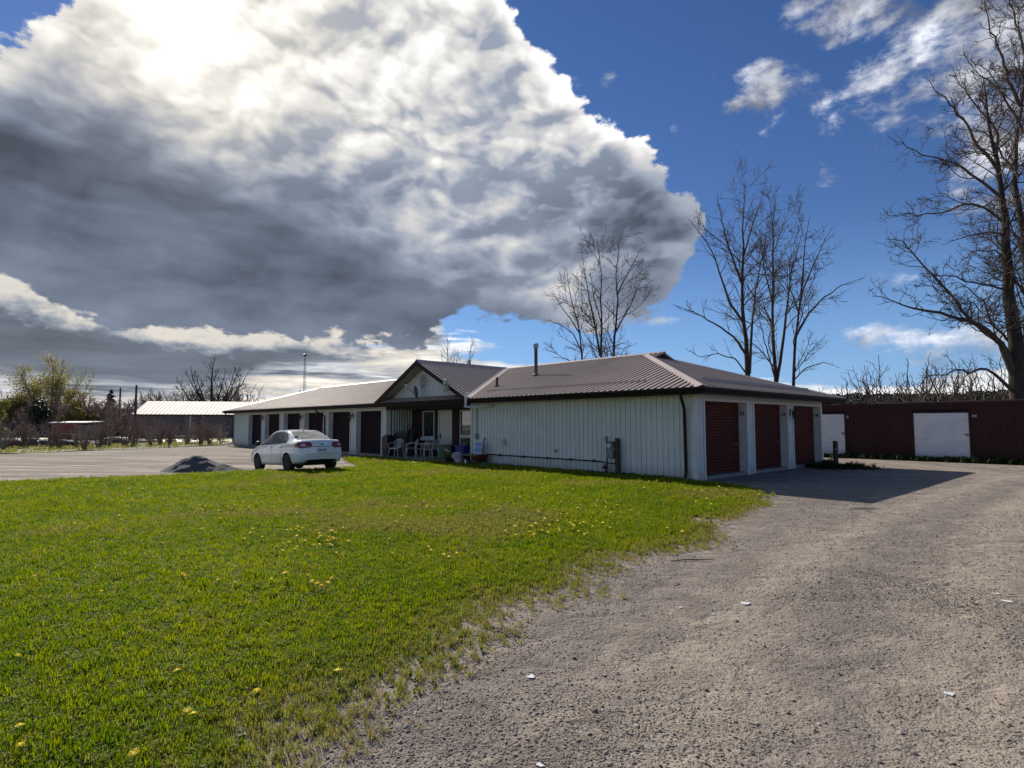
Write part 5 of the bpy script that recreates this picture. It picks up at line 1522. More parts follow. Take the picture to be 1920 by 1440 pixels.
# local: x along KD, y = +KN side is outward (left of KD) -> outward is +y
KH = 2.54
def kx(px, line_off=0.0):
    r = ray(px, 800); o = K0 + KD * KS
    n_ = KN; k = (o.x * n_.x + o.y * n_.y) / (r[0] * n_.x + r[1] * n_.y)
    return (Vector((r[0] * k, r[1] * k, 0)) - o).dot(KD)
dA = sorted((kx(1714), kx(1817))); dB = (kx(1584), kx(1584) + 1.9)
KL = 23.0
def corr(x0, x1, z0, z1, pitch=0.28, dep=0.026):
    n = max(1, int((x1 - x0) / pitch)); p = (x1 - x0) / n; prof = []
    for i in range(n):
        a = x0 + i * p; prof += [(a, 0.0), (a + p * .28, 0.0), (a + p * .38, -dep), (a + p * .90, -dep)]
    prof.append((x1, 0.0))
    v = [(x, y, z) for x, y in prof for z in (z0, z1)]
    f = [(2 * i, 2 * i + 1, 2 * i + 3, 2 * i + 2) for i in range(len(prof) - 1)]
    return v, f
for a, c, z0 in [(0.0, dA[0] - .07, .12), (dA[1] + .07, dB[0] - .07, .12), (dB[1] + .07, KL, .12), (dA[0] - .07, dA[1] + .07, 2.20), (dB[0] - .07, dB[1] + .07, 2.20)]:
    v, f = corr(a, c, z0, KH - .10); mb = MB(); mb.add(v, f); me = bpy.data.meshes.new('wall_panel'); me.from_pydata(mb.v, [], mb.f); me.materials.append(M['red_steel']); link_mesh('wall_panel', me, RB)
mb = MB(); mb.box(0, KL, -.06, .03, KH - .10, KH); mb.build('top_rail', M['red_steel'], parent=RB)
mb = MB(); mb.box(0, KL, -.06, .03, 0, .12); mb.build('bottom_rail', M['red_steel'], parent=RB)
mb = MB(); mb.box(0, KL, -2.45, -.06, KH - .05, KH - .01); mb.build('roof', M['red_steel'], parent=RB)
mb = MB(); mb.box(0, KL, -2.45, -2.40, 0, KH - .05); mb.box(0, .05, -2.40, -.06, 0, KH - .05); mb.box(KL - .05, KL, -2.40, -.06, 0, KH - .05); mb.build('rear_wall', M['red_steel'], parent=RB)
mb = MB(); mb.prism([(0.0, -1.9, KH), (11.0, -1.9, KH), (11.0, -.25, KH), (0.0, -.25, KH)], [(0.1, -1.8, KH + .10), (10.9, -1.8, KH + .07), (10.8, -.4, KH + .05), (.1, -.35, KH + .09)]); mb.build('roof_tarp', M['fascia'], parent=RB)
for i, (a, c) in enumerate((dA, dB)):
    mb = MB()
    for x_ in (a - .07, c): mb.box(x_, x_ + .07, -.08, .05, .12, 2.09)
    mb.box(a - .07, c + .07, -.08, .05, 2.09, 2.15); mb.build('door_frame', M['red_steel'], parent=RB)
    me = slat_door(c - a, .14, 2.08, M['door_white'], .095, .034); d = link_mesh('roller_door', me, RB); d.location = ((a + c) / 2, 0.0, 0); d.rotation_euler = (0, 0, math.pi)
    hb = MB(); hb.box((c - a) / 2 * .80, (c - a) / 2 * .99, -.045, -.02, 1.14, 1.18); hb.box((c - a) / 2 * .90, (c - a) / 2 * .97, -.06, -.045, 1.08, 1.22); hb.build('latch', M['steel'], parent=d)
for px_, s_ in ((1588.5, '23'), (1828, '24')):
    t_ = text_mesh('unit_number', s_, .16, M['digit_w'], RB); t_.location = (kx(px_), .012, 1.93); t_.rotation_euler = (math.pi / 2, 0, math.pi)
# dark post beside the corner of the storage building
gx_, gy_ = ground_at(1568, 877)
q = empty('bollard_post', (gx_, gy_, 0), R(10), label='dark square wooden post in weeds beyond the last red roller door', category='post')
mb = MB(); mb.box(-.06, .06, -.06, .06, -.1, .98); mb.build('post', M['wood_dark'], parent=q, bevel=.008)
mb = MB(); mb.box(-.065, .065, -.065, .065, .66, .69); mb.build('metal_band', M['steel'], parent=q)

# ------------------------------------------------------------------ gravel pile
gp = ground_at(345, 889, -0.1)
n_ = 70; xs_ = np.linspace(-1.75, 1.75, n_); ys_ = np.linspace(-1.3, 1.3, n_)
XX, YY = np.meshgrid(xs_, ys_)
Zp = np.maximum(0, .66 * np.maximum(0, 1 - np.hypot(XX / 1.22 + .08, YY / 1.0)) ** 0.92)
Zp = np.maximum(Zp, .30 * np.maximum(0, 1 - np.hypot((XX - .85) / .95, YY / .7)))
Zp = np.where(Zp > .60, .60 + (Zp - .60) * .3, Zp) 
Zp += (vnoise(XX + 5, YY, 4.0, 4, 2) - .5) * .14 * np.clip(Zp * 5, 0, 1) - .03
idx = np.arange(n_ * n_).reshape(n_, n_); qd = np.stack([idx[:-1, :-1], idx[:-1, 1:], idx[1:, 1:], idx[1:, :-1]], -1).reshape(-1, 4)
M['pile'] = pm('dark_gravel_pile', (0.075, 0.073, 0.075), (0.11, 0.105, 0.105), 30.0, 0.95, bump=1.0, bscale=60, c3=(0.05, 0.05, 0.052), s3=6.0)
me = np_mesh('gravel_pile', np.stack([XX, YY, Zp], -1).reshape(-1, 3), quads=qd, mats=(M['pile'],), smooth=True)
o = link_mesh('gravel_pile', me, None, label='heap of dark grey gravel left of the white car', category='gravel pile', kind='thing'); o.location = (gp[0], gp[1] + 0.9, hz(gp[0], gp[1] + .9) + 0.0)

# ------------------------------------------------------------------ branching trees
def tubes_mesh(groups):
    """groups: list of (P (N,k,3), Rr (N,k), sides) -> verts, quads"""
    VV = []; QQ = []; base = 0
    for P, Rr, sides in groups:
        P = np.asarray(P, float); Rr = np.asarray(Rr, float)
        if len(P) == 0: continue
        N, k, _ = P.shape
        T = np.gradient(P, axis=1); T /= (np.linalg.norm(T, axis=2, keepdims=True) + 1e-9)
        D = P[:, -1] - P[:, 0]; D /= (np.linalg.norm(D, axis=1, keepdims=True) + 1e-9)
        ref = np.where(np.abs(D[:, 2:3]) < .8, np.array([[0, 0, 1.0]]), np.array([[1.0, 0.2, 0]]))
        A = ref[:, None] - T * (ref[:, None] * T).sum(2, keepdims=True); A /= (np.linalg.norm(A, axis=2, keepdims=True) + 1e-9)
        Bv = np.cross(T, A)
        ang = np.arange(sides) * 2 * math.pi / sides
        ring = P[:, :, None] + Rr[:, :, None, None] * (A[:, :, None] * np.cos(ang)[None, None, :, None] + Bv[:, :, None] * np.sin(ang)[None, None, :, None])
        VV.append(ring.reshape(-1, 3))
        ii = np.arange(N)[:, None, None] * k * sides; jj = np.arange(k - 1)[None, :, None] * sides; s0 = np.arange(sides)[None, None, :]; s1 = (s0 + 1) % sides
        q = np.stack([ii + jj + s0, ii + jj + s1, ii + jj + sides + s1, ii + jj + sides + s0], -1).reshape(-1, 4) + base
        QQ.append(q); base += N * k * sides
    return np.concatenate(VV), np.concatenate(QQ)

def rot_about(v, ax, a):
    ax = ax / (np.linalg.norm(ax) + 1e-9)
    return v * math.cos(a) + np.cross(ax, v) * math.sin(a) + ax * np.dot(ax, v) * (1 - math.cos(a))

def resample(P, k):
    P = np.asarray(P, float); d = np.r_[0, np.cumsum(np.linalg.norm(np.diff(P, axis=0), axis=1))]
    t = np.linspace(0, d[-1], k)
    return np.stack([np.interp(t, d, P[:, i]) for i in range(3)], -1)

def grow(mains, seed, spec, wig=0.12, up=0.12, rmin=0.006, flat=0.0):
    """mains: list of (polyline, r0, r1, first). spec per level: (children per metre, length factor, (angle lo, hi), k points)"""
    rg = np.random.default_rng(seed)
    levels = []
    cur = []
    for P, r0, r1, s0 in mains:
        r1 = min(r1, .014) if len(P) > 4 or r0 < .2 else min(r1, .02); P = resample(P, 18); P[1:-1] += rg.normal(0, wig * .25, (16, 3)) * np.linspace(.3, 1, 16)[:, None]
        r = r0 + (r1 - r0) * np.linspace(0, 1, 18) ** .85
        cur.append((P, r, s0))
    levels.append(cur)
    for (dens, lf, (a0, a1), k, lmax, lmin) in spec:
        nxt = []
        for P, r, s0 in cur:
            seg = np.linalg.norm(np.diff(P, axis=0), axis=1); L_ = seg.sum(); n = rg.poisson(dens * L_ * (1 - s0))
            cum = np.r_[0, np.cumsum(seg)] / L_
            for _ in range(int(n)):
                s = s0 + (1 - s0) * rg.random() ** .85 * .98
                i = min(len(P) - 2, int(np.searchsorted(cum, s) - 1)); i = max(i, 0); f = (s - cum[i]) / (cum[i + 1] - cum[i] + 1e-9)
                p = P[i] * (1 - f) + P[i + 1] * f; rr_ = r[i] * (1 - f) + r[i + 1] * f
                t = P[i + 1] - P[i]; t /= np.linalg.norm(t) + 1e-9
                ax = np.cross(t, rg.normal(0, 1, 3)); d = rot_about(t, ax, rg.uniform(a0, a1))
                if flat: d[1] *= (1 - flat)
                ln = min(lmax, L_ * lf * (1.06 - .80 * s)) * rg.uniform(.6, 1.25)
                if ln < lmin: continue
                q = [p]; dd = d / np.linalg.norm(d)
                for j in range(k - 1):
                    dd = dd + rg.normal(0, wig * 1.6, 3) + np.array([0, 0, up]); dd /= np.linalg.norm(dd)
                    q.append(q[-1] + dd * ln / (k - 1))
                rc = max(rmin, min(rr_ * .5, .006 + ln * .0090)); 
                nxt.append((np.array(q), np.linspace(rc, max(rmin * .7, rc * .25), k), .12))
        levels.append(nxt); cur = nxt
    return levels

def tree(name, mains, seed, spec, loc, mat_t, mat_b, sides=(9, 6, 4, 3, 3), leaves=None, **kw):
    up_ = kw.pop('up', .12); wig = kw.pop('wig', .12); rmin = kw.pop('rmin', .006); nt_ = kw.pop('ntrunk', 1)
    lv = grow(mains, seed, spec, wig=wig, up=up_, rmin=rmin)
    root = empty(name, loc, **kw)
    off = np.array(loc)
    def build(nm, items_by_side, mat):
        groups = []
        for items, sd in items_by_side:
            ks = {}
            for P, r, *_ in items: ks.setdefault(len(P), []).append((P, r))
            for k, it in ks.items(): groups.append((np.array([a for a, _ in it]) - off, np.array([b_ for _, b_ in it]), sd))
        v, q = tubes_mesh(groups)
        link_mesh(nm, np_mesh(nm, v, quads=q, mats=(mat,), smooth=True), root)
    build('trunk', [(lv[0][:nt_], sides[0])], mat_t)
    build('branches', ([(lv[0][nt_:], sides[1])] if len(lv[0]) > nt_ else []) + [(lv[i], sides[min(i, 4)]) for i in range(1, len(lv)) if lv[i]], mat_b)
    if leaves:
        n, size, mat, spread = leaves
        rg = np.random.default_rng(seed + 5); tips = np.concatenate([P[1:] for P, r, _ in lv[-1]] + [P[-1:] for P, r, _ in lv[-2]])
        c = tips[rg.integers(0, len(tips), n)] + rg.normal(0, spread, (n, 3)) - off
        d = rg.normal(0, 1, (n, 3)); d /= np.linalg.norm(d, axis=1, keepdims=True); e = np.cross(d, rg.normal(0, 1, (n, 3))); e /= np.linalg.norm(e, axis=1, keepdims=True)
        s_ = size * rg.uniform(.6, 1.4, (n, 1))
        v = np.stack([c - e * s_ * .45, c + d * s_ * .5, c + e * s_ * .45, c - d * s_ * .5], 1).reshape(-1, 3)
        q = np.arange(4 * n).reshape(-1, 4)
        link_mesh('foliage', np_mesh('foliage', v, quads=q, mats=(mat,)), root, kind='stuff')
    return root

def pl(depth, pts, seed=0, amp=0.0, bow=0.0):
    """photo pixel polyline at a depth, bowed towards or away from the viewer"""
    rg = np.random.default_rng(seed); out = []
    n = len(pts)
    for i, (x, y) in enumerate(pts):
        s = i / max(1, n - 1); out.append(np.array(at(x, y, depth + bow * s + (rg.normal(0, amp) if i else 0))))
    return np.array(out)

# big bare tree at the right edge
DB = 31.0
def m(pts, r0, r1, s0=.15, bow=0.0, depth=DB, seed=0): return (pl(depth, pts, seed, .15, bow), r0, r1, s0)
base_b = at(1912, 790, DB)
big_mains = [
    m([(1914, 850), (1912, 790), (1908, 720), (1905, 640), (1893, 560), (1888, 480), (1880, 400), (1872, 320), (1860, 260), (1850, 200), (1842, 140)], .50, .05, .35),
    m([(1920, 850), (1922, 760), (1926, 680), (1930, 600), (1928, 520), (1918, 430), (1902, 350), (1905, 280), (1915, 200), (1925, 100), (1930, 20)], .32, .05, .2, 1.5),
    m([(1925, 700), (1948, 600), (1968, 480), (1980, 340), (1990, 200)], .28, .04, .2, -1),
    m([(1900, 700), (1875, 640), (1830, 605), (1795, 598), (1760, 585), (1715, 580), (1680, 565), (1635, 555)], .20, .025, .12, -1.5),
    m([(1905, 690), (1880, 645), (1850, 625), (1810, 590), (1785, 555), (1760, 525), (1735, 500), (1708, 470), (1690, 450), (1660, 448)], 0.144, .02, .12, 1.0),
    m([(1900, 735), (1870, 705), (1845, 690), (1815, 700), (1795, 690), (1770, 705), (1740, 705)], 0.104, .02, .1, -2),
    m([(1905, 655), (1880, 625), (1860, 610), (1840, 560), (1800, 530), (1770, 535)], 0.080, .02, .1, 2),
    m([(1890, 545), (1855, 535), (1820, 530), (1790, 520), (1760, 515), (1725, 512)], 0.072, .015, .1, -1),
    m([(1885, 440), (1850, 435), (1810, 445), (1765, 458)], 0.064, .012, .1, 1),
    m([(1884, 420), (1850, 390), (1815, 380), (1770, 400), (1715, 402), (1670, 405), (1655, 390)], 0.080, .012, .12, -1),
    m([(1878, 370), (1840, 340), (1800, 310), (1770, 300), (1735, 290), (1700, 278), (1665, 255)], 0.096, .012, .12, 0.5),
    m([(1872, 320), (1850, 290), (1830, 270), (1810, 230), (1785, 200), (1760, 170), (1735, 145)], 0.104, .012, .12, -1),
    m([(1868, 290), (1872, 250), (1850, 220), (1835, 200), (1815, 180), (1795, 150), (1780, 120)], 0.080, .012, .12, 1),
    m([(1926, 560), (1890, 500), (1870, 470), (1830, 470), (1790, 500)], 0.072, .012, .12, -2),
    m([(1915, 200), (1890, 150), (1880, 110), (1860, 60), (1850, 20), (1840, -30)], 0.096, .012, .12, -1),
    m([(1918, 250), (1900, 210), (1870, 160), (1850, 130), (1820, 110)], 0.080, .012, .12, 1),
    m([(1925, 120), (1910, 60), (1895, 10), (1880, -50)], 0.080, .012, .12, 1),
    m([(1910, 330), (1885, 300), (1850, 250), (1820, 245), (1790, 240)], 0.072, .012, .12, 2),
    m([(1928, 520), (1960, 460), (2010, 430), (2060, 420)], 0.096, .015, .12, 1),
]
tree('bare_tree', big_mains, 21, [(2.1, .42, (.5, 1.15), 8, 3.6, .5), (3.6, .50, (.45, 1.1), 6, 1.9, .3), (7.0, .6, (.4, 1.0), 4, .9, .15)], tuple(base_b)[:2] + (0,),
     M['bark'], M['twig'], wig=.20, up=.07, rmin=.011, ntrunk=2, label='huge leafless tree with crooked limbs filling the right edge of the photo', category='tree')

def tree_spec(k=1.0): return [(1.6 * k, .45, (.45, 1.0), 8, 4.2, .6), (2.7 * k, .55, (.4, .95), 6, 2.4, .4), (5.0 * k, .6, (.4, 1.0), 4, 1.3, .25)]
# clump in the middle: three trees
DA = 40.0
def mm_(d, pts, r0, r1, s0=.2, bow=0., seed=0): return (pl(d, [(x, y if y > 690 else 690 - (690 - y) * .915) for x, y in pts], seed, .2, bow), r0, r1, s0)
tree('bare_tree', [mm_(DA, [(1406, 850), (1404, 780), (1402, 700), (1400, 640), (1392, 580), (1392, 500), (1394, 440), (1392, 390), (1396, 345), (1398, 310)], 0.258, .03, .3),
                   mm_(DA, [(1405, 700), (1410, 600), (1418, 520), (1432, 450), (1440, 390)], 0.129, .03, .2, 2), mm_(DA, [(1400, 665), (1380, 630), (1345, 602), (1300, 575), (1262, 560)], 0.106, .02, .15, -2),
                   mm_(DA, [(1396, 600), (1370, 560), (1350, 500), (1335, 450), (1305, 400), (1290, 385)], 0.114, .02, .15, 1), mm_(DA, [(1392, 520), (1375, 470), (1360, 420), (1350, 370), (1345, 330)], 0.099, .02, .15, -1),
                   mm_(DA, [(1402, 705), (1380, 672), (1345, 660), (1310, 668), (1285, 650)], 0.061, .015, .1, 1), mm_(DA, [(1394, 460), (1410, 400), (1425, 350), (1432, 325)], 0.076, .02, .15, 1)],
     31, tree_spec(), tuple(at(1402, 700, DA))[:2] + (0,), M['bark'], M['twig'], wig=.11, up=.05, rmin=.011, label='tallest leafless tree of the group behind the right end of the roof', category='tree')
tree('bare_tree', [mm_(41.5, [(1462, 850), (1458, 780), (1455, 720), (1450, 640), (1448, 560), (1450, 480), (1448, 420), (1452, 370), (1455, 340)], 0.205, .03, .3),
                   mm_(41.5, [(1456, 715), (1468, 640), (1476, 560), (1484, 490), (1500, 430), (1508, 400)], 0.152, .03, .25, 1.5), mm_(41.5, [(1456, 720), (1440, 660), (1425, 600), (1415, 560)], 0.076, .02, .15, -1),
                   mm_(41.5, [(1450, 560), (1435, 500), (1428, 450), (1424, 410)], 0.076, .02, .15, -1), mm_(41.5, [(1450, 610), (1440, 580), (1415, 545), (1398, 520)], 0.053, .015, .15, -1)],
     32, tree_spec(), tuple(at(1458, 700, 41.5))[:2] + (0,), M['bark'], M['twig'], wig=.11, up=.05, rmin=.011, label='middle leafless tree with a forked trunk in the group behind the roof', category='tree')
tree('bare_tree', [mm_(39.0, [(1488, 850), (1487, 780), (1487, 720), (1490, 640), (1496, 590), (1502, 540), (1505, 480), (1512, 420), (1518, 380)], 0.152, .03, .3),
                   mm_(39.0, [(1492, 625), (1515, 580), (1545, 545), (1580, 520), (1620, 505)], 0.091, .015, .12, -1.5), mm_(39.0, [(1487, 715), (1510, 690), (1545, 678), (1575, 690)], 0.053, .015, .1, 1),
                   mm_(39.0, [(1502, 540), (1525, 480), (1545, 430), (1562, 400)], 0.068, .015, .12, 1), mm_(39.0, [(1498, 580), (1480, 520), (1480, 460)], 0.061, .015, .12, 1)],
     33, tree_spec(), tuple(at(1487, 700, 39.0))[:2] + (0,), M['bark'], M['twig'], wig=.11, up=.05, rmin=.011, label='rightmost leafless tree of the group, with one long limb reaching right', category='tree')
# clump left of it
DC = 47.0
tree('bare_tree', [mm_(DC, [(1096, 850), (1094, 740), (1090, 650), (1085, 600), (1074, 560), (1066, 520), (1062, 485)], 0.152, .03, .3), mm_(DC, [(1092, 660), (1075, 620), (1050, 600), (1020, 590)], 0.068, .015, .1, 1),
                   mm_(DC, [(1088, 620), (1070, 590), (1050, 560), (1035, 530)], 0.061, .015, .15, -1), mm_(DC, [(1094, 700), (1065, 672), (1035, 668)], 0.046, .015, .1)],
     41, tree_spec(1.0), tuple(at(1094, 700, DC))[:2] + (0,), M['bark'], M['twig'], wig=.11, up=.05, rmin=.012, label='leftmost leafless tree of the clump behind the middle of the roof', category='tree')
tree('bare_tree', [mm_(DC + 1, [(1130, 850), (1128, 740), (1127, 670), (1128, 600), (1126, 560), (1128, 500), (1122, 450), (1120, 430)], 0.190, .03, .3), mm_(DC + 1, [(1125, 665), (1115, 600), (1105, 550), (1096, 490), (1090, 450)], 0.106, .02, .2, 1),
                   mm_(DC + 1, [(1128, 600), (1112, 540), (1108, 500)], 0.061, .015, .15, -1), mm_(DC + 1, [(1127, 690), (1112, 655), (1098, 610)], 0.053, .015, .1, -1)],
     42, tree_spec(1.0), tuple(at(1129, 700, DC + 1))[:2] + (0,), M['bark'], M['twig'], wig=.11, up=.05, rmin=.012, label='central leafless tree of the clump behind the middle of the roof', category='tree')
tree('bare_tree', [mm_(DC - 1, [(1150, 850), (1151, 740), (1150, 670), (1155, 600), (1158, 540), (1154, 490), (1160, 450), (1158, 425)], 0.190, .03, .3), mm_(DC - 1, [(1152, 620), (1175, 575), (1195, 530), (1210, 490)], 0.076, .015, .12, 1),
                   mm_(DC - 1, [(1156, 540), (1180, 490), (1200, 450), (1212, 440)], 0.068, .015, .12, -1), mm_(DC - 1, [(1150, 690), (1170, 650), (1195, 640)], 0.046, .015, .12, -1), mm_(DC - 1, [(1152, 680), (1140, 640), (1134, 600)], 0.046, .015, .12, 1)],
     43, tree_spec(1.0), tuple(at(1151, 700, DC - 1))[:2] + (0,), M['bark'], M['twig'], wig=.11, up=.05, rmin=.012, label='rightmost leafless tree of the clump behind the middle of the roof', category='tree')

def auto_tree(px, pbase, ptop, depth, width_px, seed, stems=1, label='', mat=None, leaves=None, k=1.0, rmin=.012, name='bare_tree', r=.2, trunk=None, fork=.25, **kw):
    """tree placed by its foot pixel column and its top row"""
    rg = np.random.default_rng(seed); b0 = np.array(at(px, pbase, depth)); b0[2] = 0; H_ = at(px, ptop, depth).z; wm = width_px / F_PX * depth
    mains = []
    mains.append((np.array([b0, b0 + [0, 0, H_ * .35], b0 + [rg.normal(0, .02 * H_), 0, H_ * .7], b0 + [rg.normal(0, .03 * H_), 0, H_ * .98]]), r, .03, fork))
    for i in range(stems):
        s = rg.uniform(.12 if stems > 3 else fork, .45); a = rg.uniform(0, 2 * math.pi); sx = math.cos(a + i) ; sy = math.sin(a + i) * .6
        p0 = b0 + [0, 0, H_ * s * .6]; hh = H_ * rg.uniform(.65, .95)
        rad = wm * .5 * rg.uniform(.5, 1.0)
        mains.append((np.array([p0, p0 + [sx * rad * .45, sy * rad * .4, (hh - p0[2]) * .35], p0 + [sx * rad * .8, sy * rad * .7, (hh - p0[2]) * .7], [p0[0] + sx * rad, p0[1] + sy * rad, hh]]), r * .55, .02, .15))
    lf = .40
    spec = [(1.7 * k, lf, (.4, .9), 6, H_ * .26, .3), (2.6 * k, .55, (.35, .9), 4, H_ * .15, .2), (2.6 * k, .6, (.35, .9), 3, H_ * .09, .15)]
    return tree(name, mains, seed, spec, tuple(b0), trunk or M['bark'], mat or M['twig'], sides=(7, 5, 3, 3, 3), leaves=leaves, wig=kw.pop('wig', .10), up=kw.pop('up', .12), rmin=rmin, label=label, category=kw.pop('category', 'tree'), **kw)
auto_tree(842, 700, 628, 62, 150, 51, 11, 'small leafless tree whose top shows above the gable ridge', k=.8, rmin=.013, up=.06, r=.16)
auto_tree(396, 800, 668, 92, 135, 52, 11, 'round crowned leafless tree behind the pale roofed building', k=.95, rmin=.024, r=.42, up=.10)
auto_tree(95, 800, 672, 84, 150, 53, 17, 'tall tree in pale green spring leaf above the red shed', mat=M['twig_pale'], trunk=M['twig_brown'], leaves=(9500, .17, M['spring_leaf'], .40), k=.85, rmin=.022, r=.22, up=.16, name='leafing_tree')
# ------------------------------------------------------------------ far left background
def shrub_mesh(seed, H_, wd, nst, mat, dens=1.0, rmin=.012, curl=.16):
    rg = np.random.default_rng(seed); mains = []
    for i in range(nst):
        a = rg.uniform(0, 6.283); r_ = wd * .5 * rg.uniform(.3, 1.0); hh = H_ * rg.uniform(.6, 1.0); x, y = math.cos(a) * r_, math.sin(a) * r_ * .8
        mains.append((np.array([[x * .12, y * .12, -.05], [x * .35, y * .35, hh * .4], [x * .75, y * .75, hh * .78], [x, y, hh]]), .035 + .012 * H_, rmin, .15))
    lv = grow(mains, seed, [(3.2 * dens, .45, (.4, 1.1), 5, H_ * .45, .2), (4.2 * dens, .55, (.4, 1.1), 3, H_ * .25, .12)], wig=curl, up=.05, rmin=rmin)
    groups = []
    for l, sd in zip(lv, (4, 3, 3)):
        ks = {}
        for P, r, *_ in l: ks.setdefault(len(P), []).append((P, r))
        for k, it in ks.items(): groups.append((np.array([a for a, _ in it]), np.array([b_ for _, b_ in it]), sd))
    v, q = tubes_mesh(groups)
    return np_mesh('bare_shrub', v, quads=q, mats=(mat,), smooth=True)
SH = {k: [shrub_mesh(100 + i + j * 9, 3.0, 3.4, 12, M[mt], 1.0, .016) for i in range(3)] for j, (k, mt) in enumerate([('brown', 'twig_brown'), ('red', 'twig_red'), ('dark', 'twig'), ('pale', 'twig_pale')])}
SH['airy'] = [shrub_mesh(300 + i, 3.0, 3.6, 7, M['twig'], .62, .0075) for i in range(3)]
def put_shrub(kind, i, px, depth, ptop, label, group, wf=1.0, pbase=None):
    b0 = at(px, 800, depth); H_ = at(px, ptop, depth).z
    o_ = link_mesh('bare_shrub', SH[kind][i % 3], None, label=label, category='shrub', group=group)
    o_.location = (b0.x, b0.y, 0); s = H_ / 3.0; o_.scale = (s * wf, s * wf, s); o_.rotation_euler = (0, 0, i * 1.7)
    return o_
rr = random.Random(77)
ORD = ['leftmost', 'second', 'third', 'fourth', 'fifth', 'sixth', 'seventh', 'eighth', 'ninth', 'tenth', 'eleventh', 'twelfth', 'thirteenth', 'fourteenth', 'fifteenth', 'sixteenth', 'seventeenth', 'eighteenth', 'nineteenth', 'twentieth'] + ['twenty ' + w for w in ('first', 'second', 'third', 'fourth', 'fifth', 'sixth')]
def nth(i): return ORD[i] + (' from the left' if i else '')
GL = 'leafless shrubs tangled along the back of the gravel yard'
# near row of thin shrubs between the yard and the boulders
for i in range(20):
    px = -20 + i * 23 + rr.uniform(-7, 7)
    put_shrub('pale' if i % 3 == 1 else 'brown', i, px, 39 + rr.uniform(-3, 4) + max(0, (px - 150) * .022), 800 - rr.uniform(2, 26), 'thin leafless shrub at the edge of the gravel yard, ' + nth(i), GL, .85)
# big brush mass behind the road
for i in range(26):
    px = -30 + i * 11.5 + rr.uniform(-5, 5)
    top = 752 + rr.uniform(-6, 16) - (12 if 150 < px < 235 else 0)
    put_shrub('red' if i % 4 in (1, 2) else 'pale' if i % 4 == 0 else 'brown', i, px, 74 + rr.uniform(-4, 8), top, 'dense leafless brown shrub in the brush behind the far lot, ' + nth(i), 'dense brown brush beyond the far lot', 1.15)
for i in range(14):
    px = 262 + i * 15 + rr.uniform(-5, 5)
    put_shrub('brown' if i % 3 else 'dark', i, px, 96 + rr.uniform(-4, 10), 724 + rr.uniform(-4, 16), 'leafless treetop above the pale roofed building, ' + nth(i), 'leafless treetops behind the pale roof', .75)
# shrubs against the front of the grey building
for i in range(9):
    px = 245 + i * 20 + rr.uniform(-6, 6)
    put_shrub('red' if i % 2 else 'brown', i, px, 57 + rr.uniform(-3, 2), 785 + rr.uniform(-4, 12), 'leafless shrub in front of the grey walled building, ' + nth(i), 'shrubs in front of the grey building', .8)
# leafy bushes at the far left
def leafy(px, depth, ptop, wpx, seed, label, mat='bush_leaf', n=3800, size=.22):
    rg = np.random.default_rng(seed); b0 = at(px, 800, depth); H_ = at(px, ptop, depth).z; wd = wpx / F_PX * depth
    root = empty('leafy_bush', (b0.x, b0.y, 0), label=label, category='bush')
    lb = 9; cc = rg.normal(0, 1, (lb, 3)) * [wd * .22, wd * .18, H_ * .16] + [0, 0, H_ * .55]; rad = rg.uniform(.14, .26, lb) * wd
    k = rg.integers(0, lb, n); d = rg.normal(0, 1, (n, 3)); d /= np.linalg.norm(d, axis=1, keepdims=True); c = cc[k] + d * rad[k][:, None] * rg.uniform(.35, 1.1, (n, 1)) ** .6
    c[:, 2] = np.abs(c[:, 2]); c[:, 2] = np.minimum(c[:, 2], H_ * rg.uniform(.85, 1.03, n))
    e = rg.normal(0, 1, (n, 3)); e /= np.linalg.norm(e, axis=1, keepdims=True); f_ = np.cross(e, d); s_ = size * rg.uniform(.5, 1.3, (n, 1))
    v = np.stack([c - f_ * s_ * .5, c + e * s_ * .5, c + f_ * s_ * .5, c - e * s_ * .5], 1).reshape(-1, 3)
    link_mesh('foliage', np_mesh('foliage', v, quads=np.arange(4 * n).reshape(-1, 4), mats=(M[mat],)), root, kind='stuff')
    me = SH['dark'][seed % 3]; o_ = link_mesh('branches', me, root); o_.scale = (wd / 3.4, wd / 3.4, H_ * .9 / 3.0)
leafy(25, 72, 722, 75, 1, 'yellow green bush left of the tall leafing tree')
leafy(78, 70, 748, 60, 2, 'dark low bush under the tall leafing tree', 'conifer', 2600, .24)
leafy(140, 70, 748, 50, 3, 'yellow green bush right of the tall leafing tree, above the red shed')
leafy(215, 78, 790, 55, 4, 'dark evergreen bush left of the grey building', 'conifer', 3000, .3)
leafy(-25, 60, 745, 60, 6, 'green bush at the very left edge of the photo')

